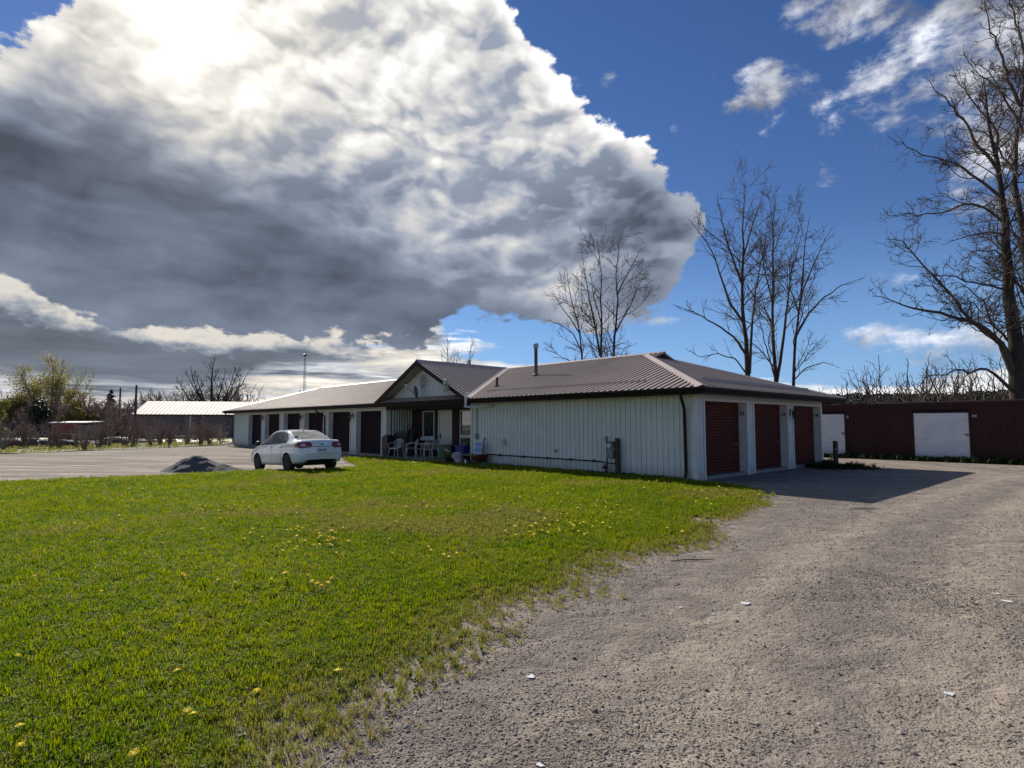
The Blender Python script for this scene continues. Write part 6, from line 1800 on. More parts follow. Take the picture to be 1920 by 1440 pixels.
def spruce(px, depth, ptop, wpx, seed, label, n=24):
    rg = np.random.default_rng(seed); b0 = at(px, 800, depth); H_ = at(px, ptop, depth).z; wd = wpx / F_PX * depth * .5
    root = empty('spruce_tree', (b0.x, b0.y, 0), label=label, category='spruce')
    mb = MB(); mb.tube([(0, 0, 0), (0, 0, H_)], [H_ * .018, .02], 6); mb.build('trunk', M['bark'], parent=root)
    V_ = []; 
    for i in range(n):
        z = H_ * (.12 + .86 * i / n); r_ = wd * (1 - i / n) ** .8 * rg.uniform(.7, 1.1) + .1
        for j in range(rg.integers(5, 8)):
            a = rg.uniform(0, 6.283); L_ = r_ * rg.uniform(.6, 1.1); m_ = 22
            t = rg.uniform(.15, 1, m_); c = np.stack([np.cos(a) * t * L_, np.sin(a) * t * L_, z - t * L_ * .25 + (t ** 2) * L_ * .12], -1) + rg.normal(0, .07 * wd * .3, (m_, 3))
            e = rg.normal(0, 1, (m_, 3)) + [0, 0, -.6]; e /= np.linalg.norm(e, axis=1, keepdims=True); f_ = np.cross(e, rg.normal(0, 1, (m_, 3))); f_ /= np.linalg.norm(f_, axis=1, keepdims=True)
            s_ = .085 * wd * rg.uniform(.6, 1.4, (m_, 1)) + .03
            V_.append(np.stack([c - f_ * s_ * .4, c + e * s_, c + f_ * s_ * .4, c - e * s_ * .7], 1).reshape(-1, 3))
    v = np.concatenate(V_); link_mesh('foliage', np_mesh('foliage', v, quads=np.arange(len(v)).reshape(-1, 4), mats=(M['conifer'],)), root, kind='stuff')
spruce(205, 88, 728, 46, 5, 'blue green spruce left of the utility pole')
spruce(561, 130, 727, 16, 6, 'small dark spruce top behind the left roof slope, beside the radio mast', 16)
# utility poles
for px, d_, top, lab in [(256, 62, 722, 'bare grey utility pole at the left end of the pale roofed building'), (226, 80, 727, 'thin dark pole between the spruce and the utility pole')]:
    p_ = at(px, top, d_); mb = MB(); mb.tube([(0, 0, -.2), (0, 0, p_.z)], [.16, .10], 8); o_ = mb.build('utility_pole', M['wood_dark'], label=lab, category='pole'); o_.location = (p_.x, p_.y, 0)
# radio mast
p_ = at(572, 672, 120)
q = empty('radio_mast', (p_.x, p_.y, 0), label='thin lattice radio mast with a small dark head rising behind the roof', category='mast')
mb = MB(); tw = .28
c3 = [(tw * math.cos(a), tw * math.sin(a)) for a in (0, 2.094, 4.189)]
for x, y in c3: mb.tube([(x, y, 0), (x * .8, y * .8, p_.z)], .035, 4)
for i in range(26):
    z = p_.z * i / 26; z2 = p_.z * (i + 1) / 26
    for k in range(3): mb.tube([(c3[k][0] * .9, c3[k][1] * .9, z), (c3[(k + 1) % 3][0] * .9, c3[(k + 1) % 3][1] * .9, z2)], .02, 3)
mb.build('lattice', M['steel'], parent=q)
mb = MB(); mb.tube([(0, 0, p_.z), (0, 0, p_.z + .5)], .06, 6); mb.lathe([(.1, p_.z + .4), (.36, p_.z + .55), (.36, p_.z + .85), (.1, p_.z + .95)], 10); mb.build('mast_head', M['black'], parent=q)

# pale roofed long building
FD = 64.0
a0 = at(246, 800, FD); a1 = at(470, 800, FD + 3)
ux = (Vector((a1.x, a1.y, 0)) - Vector((a0.x, a0.y, 0))); FLn = 21.0; ux.normalize(); frz = math.atan2(ux.y, ux.x)
fb = empty('roadside_building', (a0.x, a0.y, 0), frz, label='low grey brown building with a glinting pale pink metal roof at the far left', category='building')
mb = MB(); mb.box(0.5, FLn, 0.4, 9, 0, 2.55)
for k in range(int(FLn / .9)):
    if k: mb.box(.5 + k * .9, .5 + k * .9 + .05, .36, .40, 0, 2.5)
mb.build('wall', M['far_wall'], parent=fb)
for x in (5.7, 12.9): mb = MB(); mb.box(x, x + .14, .30, .37, 0, 2.5); mb.build('downspout', M['trim'], parent=fb)
FR = (9.4 / 2); rise = at(258, 752, FD + FR).z - 2.66
ul = math.hypot(FR, rise); uc, us = FR / ul, rise / ul
for k in range(10):
    x0, x1 = k * FLn / 10 - .02, (k + 1) * FLn / 10 - .02
    mb = MB(); z_ = .004 * (k % 2); mb.add([(x0, 0, 2.66 + z_), (x1, 0, 2.66 + z_), (x1, FR, 2.66 + rise + z_), (x0, FR, 2.66 + rise + z_)], [(0, 1, 2, 3)])
    x = x0 + .1
    while x < x1 - .05:
        mb.prism([(x, 0, 2.66 + z_), (x + .04, 0, 2.68 + z_), (x + .08, 0, 2.66 + z_)], [(x, FR, 2.66 + rise + z_), (x + .04, FR, 2.68 + rise + z_), (x + .08, FR, 2.66 + rise + z_)]); x += .42
    mb.build('roof_panel', M['far_roof'], parent=fb)
mb = MB(); mb.add([(0, 2 * FR, 2.66), (FLn, 2 * FR, 2.66), (FLn, FR, 2.66 + rise), (0, FR, 2.66 + rise)], [(0, 1, 2, 3)]); mb.build('rear_roof', M['far_roof'], parent=fb)
mb = MB(); mb.prism([(.5, .4, 2.55), (.5, 9, 2.55), (.5, FR, 2.6 + rise)], [(.6, .4, 2.55), (.6, 9, 2.55), (.6, FR, 2.6 + rise)]); mb.build('gable_end', M['far_wall'], parent=fb)
mb = MB(); mb.box(0, FLn, -.06, .0, 2.55, 2.68); mb.build('fascia', M['fascia'], parent=fb)
# red shed
p0 = at(93, 800, 54); p1 = at(158, 800, 54)
sw_ = p1.x - p0.x; ztop = at(100, 792, 54).z
sh = empty('red_shed', (p0.x, p0.y, 0), label='small dark red shed with a pale flat roof among the shrubs', category='shed')
mb = MB(); mb.box(.15, sw_ * .80, 0, 2.4, 0, ztop - .08)
for k in range(9): mb.box(.25 + k * .27, .27 + k * .27, -.015, 0, .05, ztop - .1)
mb.build('wall', M['shed_red'], parent=sh)
mb = MB(); mb.box(sw_ * .81, sw_ * .98, 0.05, 2.3, 0, ztop - .25); mb.build('side_door', M['far_wall'], parent=sh)
mb = MB(); mb.prism([(-.05, -.15, ztop - .07), (sw_ + .05, -.15, ztop - .07), (sw_ + .05, 2.6, ztop + .05), (-.05, 2.6, ztop + .05)], [(-.05, -.15, ztop), (sw_ + .05, -.15, ztop), (sw_ + .05, 2.6, ztop + .12), (-.05, 2.6, ztop + .12)]); mb.build('roof', M['pale_wall'], parent=sh)
# boulders
def boulder_mesh(seed):
    bm = bmesh.new(); bmesh.ops.create_icosphere(bm, subdivisions=3, radius=1.0)
    rg = np.random.default_rng(seed)
    dirs = rg.normal(0, 1, (7, 3)); dirs /= np.linalg.norm(dirs, axis=1, keepdims=True)
    for v in bm.verts:
        p = np.array(v.co); s = 1.0
        for d in dirs:
            t = p @ d
            if t > .72: s = min(s, .72 / t + .06)
        n_ = float(vnoise(np.array([p[0] * 2 + seed]), np.array([p[1] * 2 + p[2]]), 1.5, 3, seed)[0]) - .5
        v.co = Vector(p * (s + n_ * .28))
    me = bpy.data.meshes.new('boulder'); bm.to_mesh(me); bm.free(); me.materials.append(M['stone'])
    me.polygons.foreach_set('use_smooth', [True] * len(me.polygons)); return me
BM = [boulder_mesh(s) for s in range(4)]
for i, (px, w_, hh, dep) in enumerate([(6, 1.3, .75, 40), (34, 1.2, .62, 41), (62, 1.2, .68, 42), (84, .9, .5, 43), (112, 1.9, .62, 42), (140, 1.5, .5, 43), (165, 1.7, .45, 44), (190, 1.1, .42, 45), (214, 1.4, .7, 47), (236, 1.1, .5, 48), (262, 1.5, .35, 50), (288, 1.0, .3, 51), (322, 1.2, .3, 52), (352, .9, .25, 53), (385, 1.3, .3, 54)]):
    p_ = at(px, 800, dep); o_ = link_mesh('boulder', BM[i % 4], None, label='grey brown boulder in the row behind the gravel yard, ' + nth(i), category='boulder', group='boulders along the back of the gravel yard')
    o_.location = (p_.x, p_.y, hh * .25); o_.scale = (w_ * .5, w_ * .4, hh * .62); o_.rotation_euler = (0, 0, i * 1.3)
# fallen logs and posts among them
for i, (px, dep, ln, rz_, z) in enumerate([(120, 41.5, 2.6, .12, .75), (160, 42.5, 1.8, -.2, .55), (300, 50, 2.2, .1, .35), (345, 51, 2.4, -.05, .4)]):
    p_ = at(px, 800, dep); mb = MB(); mb.tube([(-ln / 2, 0, 0), (0, .1, .08), (ln / 2, 0, .02)], [.10, .11, .06], 7); mb.tube([(0, .1, .08), (.4, .2, .5)], [.05, .02], 5)
    o_ = mb.build('fallen_log', M['driftwood'], label='bleached fallen log lying across the boulders, ' + nth(i), category='log', group='bleached logs among the boulders'); o_.location = (p_.x, p_.y, z); o_.rotation_euler = (0, 0, rz_)
for i, (px, dep) in enumerate([(318, 41), (258, 44), (200, 43)]):
    p_ = at(px, 800, dep); mb = MB(); mb.tube([(0, 0, -.1), (0.03, 0, 1.1 + .2 * i)], [.045, .035], 6); o_ = mb.build('fence_post', M['wood_dark'], label='thin dark fence post behind the gravel yard, ' + ['right of the utility pole', 'below the utility pole', 'left of the utility pole'][i], category='post', group='thin posts behind the gravel yard'); o_.location = (p_.x, p_.y, 0)
# pale blocks at the foot of the downspouts
for x, y, px in [(-39.1, -.45, 0)]:
    w_ = bw(39.1, -.5, .05); mb = MB(); mb.prism([(-.15, -.35, 0), (.15, -.35, 0), (.15, .3, 0), (-.15, .3, 0)], [(-.13, -.33, .07), (.13, -.33, .07), (.13, .28, .12), (-.13, .28, .12)]); o_ = mb.build('splash_block', M['litter'], label='pale splash block under the downspout at the far left corner', category='splash block'); o_.location = w_; o_.rotation_euler = (0, 0, BROT)

# ------------------------------------------------------------------ right background
GR = 'leafless young trees behind the red storage building'
for i in range(9):
    px = 1575 + i * 42 + rr.uniform(-12, 12)
    put_shrub('airy', i, px, 38 + rr.uniform(-2.5, 5), (712 if px < 1640 else 680) + rr.uniform(-14, 14), 'leafless brush rising behind the red storage building, ' + nth(i), 'leafless brush behind the red storage building', 1.15)
for i, (px, top, wd, dep) in enumerate([(1560, 735, 40, 40), (1590, 706, 60, 36), (1625, 712, 50, 38), (1655, 662, 70, 38), (1705, 668, 90, 37), (1742, 658, 95, 39), (1790, 672, 85, 38), (1835, 690, 70, 37), (1870, 660, 70, 41)]):
    auto_tree(px, 800, top, dep, wd * 1.5, 200 + i, 9, 'leafless young tree behind the flat roof of the red storage building, ' + nth(i), mat=M['twig'], trunk=M['bark'], k=.9, rmin=.011, r=.07, wig=.15, up=.03, fork=.15, name='young_tree', group=GR)
def woodland(name, pts, n, size, mat, seed, label):
    """far-off wood as one mass: pts = (px, top row, depth)"""
    rg = np.random.default_rng(seed); A_ = np.array(pts, float)
    px = rg.uniform(A_[0, 0], A_[-1, 0], n); top = np.interp(px, A_[:, 0], A_[:, 1]); dep = np.interp(px, A_[:, 0], A_[:, 2])
    crown = 7 * np.abs(vnoise(px, px * 0, .055, 2, seed)) + 9 * vnoise(px, px * 0 + 3, .16, 3, seed + 2) - 8
    dep = dep + rg.uniform(0, 10, n); r0 = (px - 960) / F_PX
    zt = EYE + (795 - (top - crown)) / F_PX * dep; z = zt * rg.uniform(0, 1, n) ** .55
    c = np.stack([r0 * dep, dep, z], -1)
    e = rg.normal(0, 1, (n, 3)); e /= np.linalg.norm(e, axis=1, keepdims=True); f_ = np.cross(e, rg.normal(0, 1, (n, 3))); f_ /= np.linalg.norm(f_, axis=1, keepdims=True)
    s_ = size * rg.uniform(.4, 1.3, (n, 1))
    v = np.stack([c - f_ * s_ * .5, c + e * s_ * .5, c + f_ * s_ * .5, c - e * s_ * .5], 1).reshape(-1, 3)
    link_mesh(name, np_mesh(name, v, quads=np.arange(4 * n).reshape(-1, 4), mats=(mat,)), None, label=label, category='woodland', kind='stuff')
woodland('far_woodland', [(-350, 765, 170), (0, 763, 170), (300, 768, 175), (520, 772, 180), (700, 778, 190)], 24000, .75, M['far_wood'], 3, 'brown far-off woodland along the left horizon')
woodland('far_woodland', [(1480, 748, 150), (1600, 738, 150), (1760, 738, 150), (1850, 734, 140), (2300, 720, 140)], 34000, .62, M['conifer'], 4, 'dark far-off woodland behind the red storage building')

# ------------------------------------------------------------------ grass, weeds, stones (instanced, nobody could count them)
def hidden_obj(name, me):
    return bpy.data.objects.new(name, me)       # never linked to the scene: only a source for the instances
def blade_clump(seed, n=12, ln=.07, w=.0042, spread=.035, lean=.8, mat=None, broad=False):
    rg = np.random.default_rng(seed); v = []; f = []
    for i in range(n):
        a = rg.uniform(0, 6.283); r_ = spread * math.sqrt(rg.random()); p = np.array([r_ * math.cos(a), r_ * math.sin(a), -.004]); L_ = ln * rg.uniform(.5, 1.15); b_ = rg.uniform(0, 6.283); tl = rg.uniform(.15, lean)
        d = np.array([math.cos(b_), math.sin(b_), 0]); s = np.array([-math.sin(b_), math.cos(b_), 0]) * w * rg.uniform(.7, 1.2); k = len(v)
        pts = [(0, 0, 1), (.45, .14 * tl, .95), (.8, .45 * tl, .72), (1.0, .85 * tl, .30)]
        z = 0
        P = [p, p + d * L_ * .16 * tl + [0, 0, L_ * .42], p + d * L_ * .45 * tl + [0, 0, L_ * (.78 - .1 * tl)], p + d * L_ * .85 * tl + [0, 0, L_ * (1.0 - .32 * tl)]]
        W_ = (.8, 1.0, .7, 0) if not broad else (.35, 1.0, 1.25, 0)
        v += [P[0] - s * W_[0], P[0] + s * W_[0], P[1] - s * W_[1], P[1] + s * W_[1], P[2] - s * W_[2], P[2] + s * W_[2], P[3]]
        f += [(k, k + 1, k + 3, k + 2), (k + 2, k + 3, k + 5, k + 4), (k + 4, k + 5, k + 6)]
    me = bpy.data.meshes.new('blades'); me.from_pydata([tuple(q) for q in v], [], f); me.materials.append(mat); me.update(); return me
def stone_mesh(seed, mat, sub=1):
    bm = bmesh.new(); bmesh.ops.create_icosphere(bm, subdivisions=sub, radius=1.0); rg = random.Random(seed)
    for v in bm.verts: v.co = Vector((v.co.x * 1.0, v.co.y * .78, v.co.z * .4)) * rg.uniform(.72, 1.15)
    me = bpy.data.meshes.new('stone'); bm.to_mesh(me); bm.free(); me.materials.append(mat); return me

def scatter(name, pts, rot, sc, src, extra=None, tilt=None, **kw):
    me = bpy.data.meshes.new(name); me.vertices.add(len(pts)); me.vertices.foreach_set('co', np.asarray(pts, np.float32).ravel())
    def attr(n_, t, d):
        a = me.attributes.new(n_, t, 'POINT'); a.data.foreach_set('value' if t != 'FLOAT_VECTOR' else 'vector', np.asarray(d, np.int32 if t == 'INT' else np.float32).ravel())
    R3 = np.zeros((len(pts), 3)); R3[:, 2] = rot
    if tilt is not None: R3[:, :2] = tilt
    attr('rot3', 'FLOAT_VECTOR', R3); attr('sc', 'FLOAT', sc); attr('pick', 'INT', np.arange(len(pts)) * 7919 % len(src))
    if extra is not None:
        for n_, d in extra.items(): attr(n_, 'FLOAT', d)
    o_ = link_mesh(name, me, None, kind='stuff', **kw)
    ng = bpy.data.node_groups.new(name, 'GeometryNodeTree')
    ng.interface.new_socket('Geometry', in_out='INPUT', socket_type='NodeSocketGeometry'); ng.interface.new_socket('Geometry', in_out='OUTPUT', socket_type='NodeSocketGeometry')
    N = ng.nodes.new; L_ = ng.links.new
    gi, go = N('NodeGroupInput'), N('NodeGroupOutput'); iop = N('GeometryNodeInstanceOnPoints'); jn = N('GeometryNodeJoinGeometry')
    for s in reversed(src):
        oi = N('GeometryNodeObjectInfo'); oi.inputs['Object'].default_value = s; oi.inputs['As Instance'].default_value = True; L_(oi.outputs['Geometry'], jn.inputs[0])
    def na(n_, t):
        q = N('GeometryNodeInputNamedAttribute'); q.data_type = t; q.inputs[0].default_value = n_; return q.outputs[0]
    L_(gi.outputs[0], iop.inputs['Points']); L_(jn.outputs[0], iop.inputs['Instance']); iop.inputs['Pick Instance'].default_value = True
    L_(na('pick', 'INT'), iop.inputs['Instance Index']); L_(na('rot3', 'FLOAT_VECTOR'), iop.inputs['Rotation']); L_(na('sc', 'FLOAT'), iop.inputs['Scale'])
    L_(iop.outputs[0], go.inputs[0])
    md = o_.modifiers.new('scatter', 'NODES'); md.node_group = ng
    return o_

def polar_points(n, r0, r1, a0, a1, power, rg):
    """more points near the viewer: radius distributed as r^power"""
    u = rg.random(n); p = power + 1
    r = (r0 ** p + u * (r1 ** p - r0 ** p)) ** (1 / p); a = np.radians(rg.uniform(a0, a1, n))
    return np.stack([r * np.sin(a), r * np.cos(a)], -1)
rg = np.random.default_rng(5)
GS = [hidden_obj('g%d' % i, blade_clump(i, 13, (.054 + .012 * (i % 4)), .0034, .045, .55 + .22 * (i % 3), M['grass'])) for i in range(5)]
# keep away from the camera foot; density falls with distance while clumps grow
P_ = np.concatenate([polar_points(150000, 2.3, 13, -50, 40, -.25, rg), polar_points(120000, 9, 31, -50, 24, .1, rg), polar_points(16000, 18, 45, -70, -38, .3, rg)])
ins = inside(P_, LAWN); ed = edge_dist(P_, LAWN); sd = np.where(ins, ed, -ed)
wob = (vnoise(P_[:, 0], P_[:, 1], 1.6, 4, 8) - .5) * 1.1
pat = vnoise(P_[:, 0], P_[:, 1], .9, 4, 18)
# the ragged thin strip lies along the driveway side only
drv = (P_[:, 0] > -4.2) & (P_[:, 1] < 14.5) | (P_[:, 1] < 4.5) & (P_[:, 0] > -4)
strip = np.where(drv, 1.35 * np.clip(1.25 - P_[:, 1] * .055, .4, 1.2), .25)
cov = np.clip((sd + wob * np.where(drv, .55, .22) + .12) / strip, 0, 1)
cov = cov * np.clip((pat - .18) * 4 + np.where(cov > .75, .8, 0), .12, 1)
keep = rg.random(len(P_)) < np.clip(cov, 0, 1) ** 1.1
bx = (P_ - np.array([C0.x, C0.y])) @ np.array([E2.x, E2.y])
keep &= (bx < -0.04) | (P_[:, 1] < 10)
Pg = P_[keep]; cv = cov[keep]; dist = np.hypot(Pg[:, 0], Pg[:, 1])
dry = np.clip(.95 - cv * 1.0, 0, .85) * rg.uniform(.3, 1.1, len(Pg)) + np.where(rg.random(len(Pg)) < .05, .5, 0) + np.clip((vnoise(Pg[:, 0], Pg[:, 1], .45, 4, 31) - .60) * 3.2, 0, .45)
sc_ = (0.80 + dist * .028) * rg.uniform(.6, 1.2, len(Pg)) * (.62 + .38 * cv) * (.8 + .45 * vnoise(Pg[:, 0], Pg[:, 1], .8, 3, 44))
scatter('lawn_grass', np.c_[Pg, h(Pg[:, 0], Pg[:, 1]) + .006], rg.uniform(0, 6.28, len(Pg)), sc_, GS, {'dry': np.clip(dry, 0, 1)}, label='bright green mown grass of the front lawn', category='grass')
# broad leaved weeds in the lawn
WS = [hidden_obj('w%d' % i, blade_clump(40 + i, 9, .085, .011, .012, 1.25, M['weed'], True)) for i in range(3)]
P_ = np.concatenate([polar_points(2600, 2.4, 12, -48, 38, -.1, rg), polar_points(2200, 9, 26, -45, 22, .1, rg)]); sd = np.where(inside(P_, LAWN), edge_dist(P_, LAWN), -1)
kp = (sd > .1) & (vnoise(P_[:, 0], P_[:, 1], .8, 3, 61) > .47); P_ = P_[kp]
scatter('broadleaf_weeds', np.c_[P_, h(P_[:, 0], P_[:, 1]) + .006], rg.uniform(0, 6.28, len(P_)), rg.uniform(.6, 1.1, len(P_)) * .62, WS, {'dry': np.zeros(len(P_))}, label='broad leaved weeds growing through the lawn', category='weeds')
# weeds at the foot of walls, verge and posts
def wall_weeds(name, line, n, hgt, jit, label, seed):
    g_ = np.random.default_rng(seed); t = g_.random(n); a, c = np.array(line[0][:2]), np.array(line[1][:2])
    P = a + (c - a) * t[:, None] + g_.normal(0, 1, (n, 2)) * jit
    s = hgt * (.35 + 1.1 * vnoise(P[:, 0], P[:, 1], 1.1, 3, seed)) * g_.uniform(.5, 1.2, n)
    return P, s
src_d = [hidden_obj('d%d' % i, blade_clump(90 + i, 10, .22, .007, .06, .9, M['weed_dark'])) for i in range(3)]
src_t = [hidden_obj('t%d' % i, blade_clump(60 + i, 10, .22, .007, .05, .8, M['weed'])) for i in range(3)]
segs = [(bw(9.5, -.16), bw(.2, -.16), 700, .55, .06), (bw(-.12, 9.2), bw(-.12, 10.3), 60, 1.2, .1)]
p1_ = K0 + KD * KS; kp2 = K0 + KD * (KL + KS)
segs += [(p1_ + KN * .35, kp2 + KN * .35, 2600, 1.5, .22), (p1_ + KN * .30, K0 + KD * 12 + KN * .3, 900, .9, .15)]
gx_, gy_ = ground_at(1568, 877); segs += [(Vector((gx_ - .5, gy_ - .1, 0)), Vector((gx_ + .6, gy_ + .1, 0)), 520, 1.15, .32), (Vector((gx_ - .7, gy_ - .5, 0)), Vector((gx_ + 1.0, gy_ - .5, 0)), 260, .6, .3)]
PP, SS = zip(*[wall_weeds('w', (a, c), n, s, j, '', 70 + i) for i, (a, c, n, s, j) in enumerate(segs)])
PP = np.concatenate(PP); SS = np.concatenate(SS)
inb = (PP - np.array([C0.x, C0.y])); fo = inb @ np.array([E2.x, E2.y]); ft = inb @ np.array([D1.x, D1.y]); ok = ~((fo > -.03) & (ft > -.03) & (ft < L) & (fo < W)); PP = PP[ok]; SS = SS[ok]
dk = (PP - np.array([K0.x, K0.y])) @ np.array([KN.x, KN.y]); ok = (dk > .05); PP = PP[ok]; SS = SS[ok]
scatter('wall_weeds', np.c_[PP, np.full(len(PP), .0)], rg.uniform(0, 6.28, len(PP)), SS, src_d, {'dry': np.zeros(len(PP))}, label='rough dark green weeds along the foot of the walls', category='weeds')
GS_TALL = [hidden_obj('v%d' % i, blade_clump(80 + i, 10, .2, .008, .07, .9, M['grass'])) for i in range(3)]
# verge grass far left
vp = np.array([p[:2] for p in verge_poly]); P_ = np.stack([rg.uniform(-60, -4, 26000), rg.uniform(10, 60, 26000)], -1); kp = inside(P_, vp) & (edge_dist(P_, vp) < 9); P_ = P_[kp]
scatter('verge_grass', np.c_[P_, np.full(len(P_), 0.0)], rg.uniform(0, 6.28, len(P_)), rg.uniform(.4, 1.2, len(P_)), GS_TALL, {'dry': rg.uniform(.2, 1, len(P_))}, label='rough grass along the far edge of the gravel yard', category='grass')

# pebbles on the driveway
def stone_mat(name, a, b_):
    m_, nt, b = new_mat(name); oi = nt.nodes.new('ShaderNodeObjectInfo'); geo = nt.nodes.new('ShaderNodeNewGeometry')
    c = mixc(nt, V(oi.outputs['Random'], nt).ss(0, 1), a, b_); big = noise(nt, geo.outputs['Position'], .6, 3, .6)
    c = mixc(nt, big.ss(.45, .7) * .5, c, (.25, .205, .165)); nt.links.new(c, b.inputs['Base Color']); b.inputs['Roughness'].default_value = .9; b.inputs['Specular IOR Level'].default_value = .25
    return m_
M['pebble'] = stone_mat('pebble', (0.15, 0.128, 0.11), (0.37, 0.325, 0.28))
SS_ = [hidden_obj('s%d' % i, stone_mesh(i, M['pebble'])) for i in range(4)]
P_ = np.concatenate([polar_points(90000, 2.35, 7.5, -25, 48, -.3, rg), polar_points(70000, 6, 17, -10, 46, -.2, rg)])
sd = np.where(inside(P_, LAWN), edge_dist(P_, LAWN), -edge_dist(P_, LAWN))
dpol = np.array([p[:2] for p in drive_poly]); kp = inside(P_, dpol) & (rg.random(len(P_)) < np.clip(1 - sd / 1.0, 0, 1) ** 2)
bx = (P_ - np.array([C0.x, C0.y])) @ np.array([E2.x, E2.y]); bt = (P_ - np.array([C0.x, C0.y])) @ np.array([D1.x, D1.y]); kp &= ~((bx > -.3) & (bt > -.3))
den = vnoise(P_[:, 0], P_[:, 1], .5, 3, 90); kp &= rg.random(len(P_)) < np.clip(.35 + (den - .35) * 3, .2, 1)
P_ = P_[kp]; dist = np.hypot(P_[:, 0], P_[:, 1])
sz = np.exp(rg.normal(math.log(.0046), .45, len(P_))) * (.85 + dist * .045); sz = np.clip(sz, .003, .024)
scatter('loose_gravel', np.c_[P_, h(P_[:, 0], P_[:, 1]) + sz * .22], rg.uniform(0, 6.28, len(P_)), sz, SS_, tilt=rg.uniform(-.5, .5, (len(P_), 2)), label='loose grey gravel stones over the driveway', category='gravel')

# dandelions, each one its own
def dandelion(seed, ht=.07, open_=True):
    rg_ = random.Random(seed); mb = MB(); r_ = .021
    mb.tube([(0, 0, 0), (.004, .003, ht * .6), (0.0, .0, ht)], [.0022, .002, .0025], 5, m=0)
    for ring, (rad, z, n_) in enumerate([(r_, 0.0, 14), (r_ * .72, .004, 12), (r_ * .42, .007, 9)]):
        for k in range(n_):
            a = 2 * math.pi * k / n_ + ring * .2 + rg_.uniform(-.08, .08); w_ = .20; q_ = rad * rg_.uniform(.88, 1.08)
            c, s_ = math.cos, math.sin
            mb.add([(0, 0, ht + z), (q_ * .8 * c(a - w_), q_ * .8 * s_(a - w_), ht + z + .003), (q_ * c(a), q_ * s_(a), ht + z + .0015), (q_ * .8 * c(a + w_), q_ * .8 * s_(a + w_), ht + z + .003)], [(0, 1, 2, 3)], 1)
    for k in range(5):
        a = 2 * math.pi * k / 5 + rg_.uniform(-.4, .4); L_ = .07; c, s_ = math.cos(a), math.sin(a); px_, py_ = -s_ * .008, c * .008
        mb.add([(0, 0, .002), (c * L_ * .5 + px_, s_ * L_ * .5 + py_, .02), (c * L_, s_ * L_, .012), (c * L_ * .5 - px_, s_ * L_ * .5 - py_, .02)], [(0, 1, 2, 3)], 2)
    me = bpy.data.meshes.new('dandelion'); me.from_pydata(mb.v, [], mb.f)
    for m_ in (M['stalk'], M['yellow'], M['weed']): me.materials.append(m_)
    me.polygons.foreach_set('material_index', mb.m); me.update(); return me
DM = [dandelion(i, .075 + .012 * i) for i in range(3)]
near = [(26, 1238), (36, 1378), (46, 1415), (260, 1418), (338, 1272), (340, 1351), (364, 1348), (632, 1280), (483, 1320), (68, 1087), (172, 1098), (187, 1118), (304, 1023), (350, 1084), (337, 1092), (416, 1094), (439, 1104), (503, 1101), (224, 1104)]
cl = [(1040, 985, 42, 12, 46), (1000, 1003, 30, 6, 12), (1060, 940, 45, 10, 10), (555, 1020, 38, 14, 26), (590, 1100, 26, 6, 9), (620, 1030, 25, 10, 10), (1110, 958, 30, 8, 14), (1180, 905, 50, 8, 14), (1290, 925, 45, 9, 18), (1360, 935, 30, 8, 10),
      (840, 945, 60, 14, 16), (960, 925, 60, 14, 14), (480, 975, 55, 16, 12), (400, 950, 70, 16, 12), (150, 960, 70, 20, 8), (280, 1000, 70, 20, 6), (720, 1020, 60, 25, 10), (830, 1050, 40, 20, 6), (1240, 980, 40, 15, 5), (660, 900, 70, 8, 14), (900, 890, 50, 6, 10), (1100, 900, 60, 6, 8), (330, 925, 90, 8, 8)]
rd = random.Random(12)
dots = [(x, y, 1) for x, y in near]
for cx_, cy_, sx_, sy_, n_ in cl: dots += [(rd.gauss(cx_, sx_ * 1.25), rd.gauss(cy_, sy_ * 1.1), 0) for _ in range(n_)]
ki = 0
for x, y, nr_ in dots:
    if y < 872 or ki >= 300: continue
    gx_, gy_ = ground_at(x, y, .05)
    if not inside(np.array([[gx_, gy_]]), LAWN)[0]: continue
    o_ = link_mesh('dandelion', DM[ki % 3], None, label='yellow dandelion flower in the front lawn', category='dandelion', group='dandelions scattered over the lawn')
    o_.location = (gx_, gy_, hz(gx_, gy_)); o_.rotation_euler = (rd.uniform(-.35, .35), rd.uniform(-.3, .3), rd.uniform(0, 6.28)); s = rd.uniform(.85, 1.2) * (1.15 if nr_ else 1.45); o_.scale = (s, s, s); ki += 1
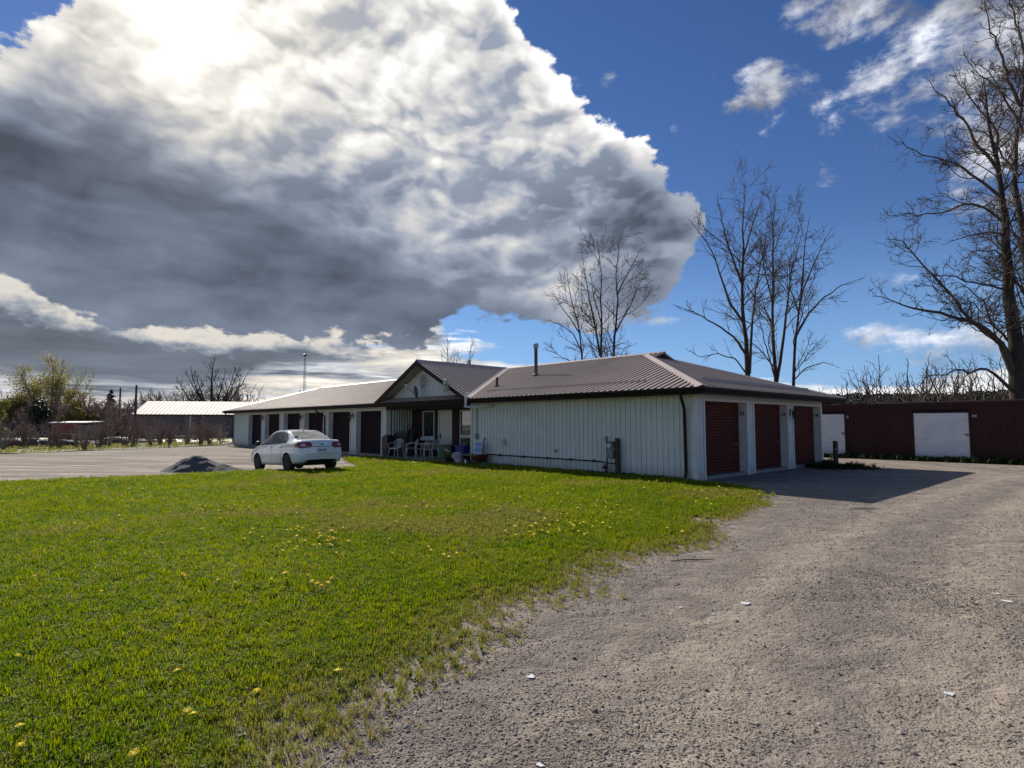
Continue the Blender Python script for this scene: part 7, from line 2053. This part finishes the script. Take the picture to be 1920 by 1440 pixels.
# dead twigs and litter
def litter_mesh(seed):
    rg_ = random.Random(seed); n_ = 9; top_ = [(math.cos(2 * math.pi * k / n_) * rg_.uniform(.5, 1.0), math.sin(2 * math.pi * k / n_) * rg_.uniform(.3, .8), rg_.uniform(.1, .28)) for k in range(n_)]
    mb = MB(); mb.prism([(x * .95, y * .95, 0) for x, y, z in top_], top_); return mb.mesh('litter', M['litter'])
LM = [litter_mesh(i) for i in range(3)]
for i, (px, py, s, lab) in enumerate([(1397, 1132, .075, 'largest white scrap on the gravel, right of the lawn corner'), (1277, 1139, .035, 'small white stone on the gravel left of the largest scrap'), (1338, 1152, .028, 'tiny white stone just below the two white scraps'), (1258, 1152, .02, 'tiny white chip left of the white stones on the gravel'),
        (995, 1270, .05, 'white scrap beside the grass edge in the foreground gravel'), (1888, 1128, .07, 'white scrap near the right edge of the driveway'), (1868, 1113, .045, 'small white stone behind the white scrap at the right edge'), (1780, 1301, .05, 'white scrap alone on the brown gravel at the lower right'), (1013, 1436, .03, 'white stone at the bottom edge of the photo')]):
    gx_, gy_ = ground_at(px, py); o_ = link_mesh('white_stone', LM[i % 3], None, label=lab, category='stone'); o_.location = (gx_, gy_, hz(gx_, gy_) + .004); o_.scale = (s * .8, s * .8, s * .5); o_.rotation_euler = (0, 0, i * 1.1)
for i, (px, py, ln) in enumerate([(1300, 1052, .55), (945, 1190, .3), (700, 1250, .3), (1620, 955, .6), (820, 1165, .25)]):
    gx_, gy_ = ground_at(px, py); mb = MB(); mb.tube([(-ln / 2, 0, .01), (-.1 * ln, .04 * ln, .018), (.2 * ln, -.03, .02), (ln / 2, .03, .012)], [.004, .007, .006, .003], 5); mb.tube([(0, .01, .018), (.12 * ln, .16 * ln, .03)], [.005, .002], 4)
    o_ = mb.build('fallen_twig', M['twig'], label='dead twig lying on the gravel ' + ['at the far tip of the lawn edge', 'beside the middle of the lawn edge', 'in the grass fringe at the bottom of the photo', 'beside the shadow of the building', 'in the thin grass left of the white scrap'][i], category='twig', group='dead twigs by the driveway'); o_.location = (gx_, gy_, hz(gx_, gy_)); o_.rotation_euler = (0, 0, i * 2.1 + .1)
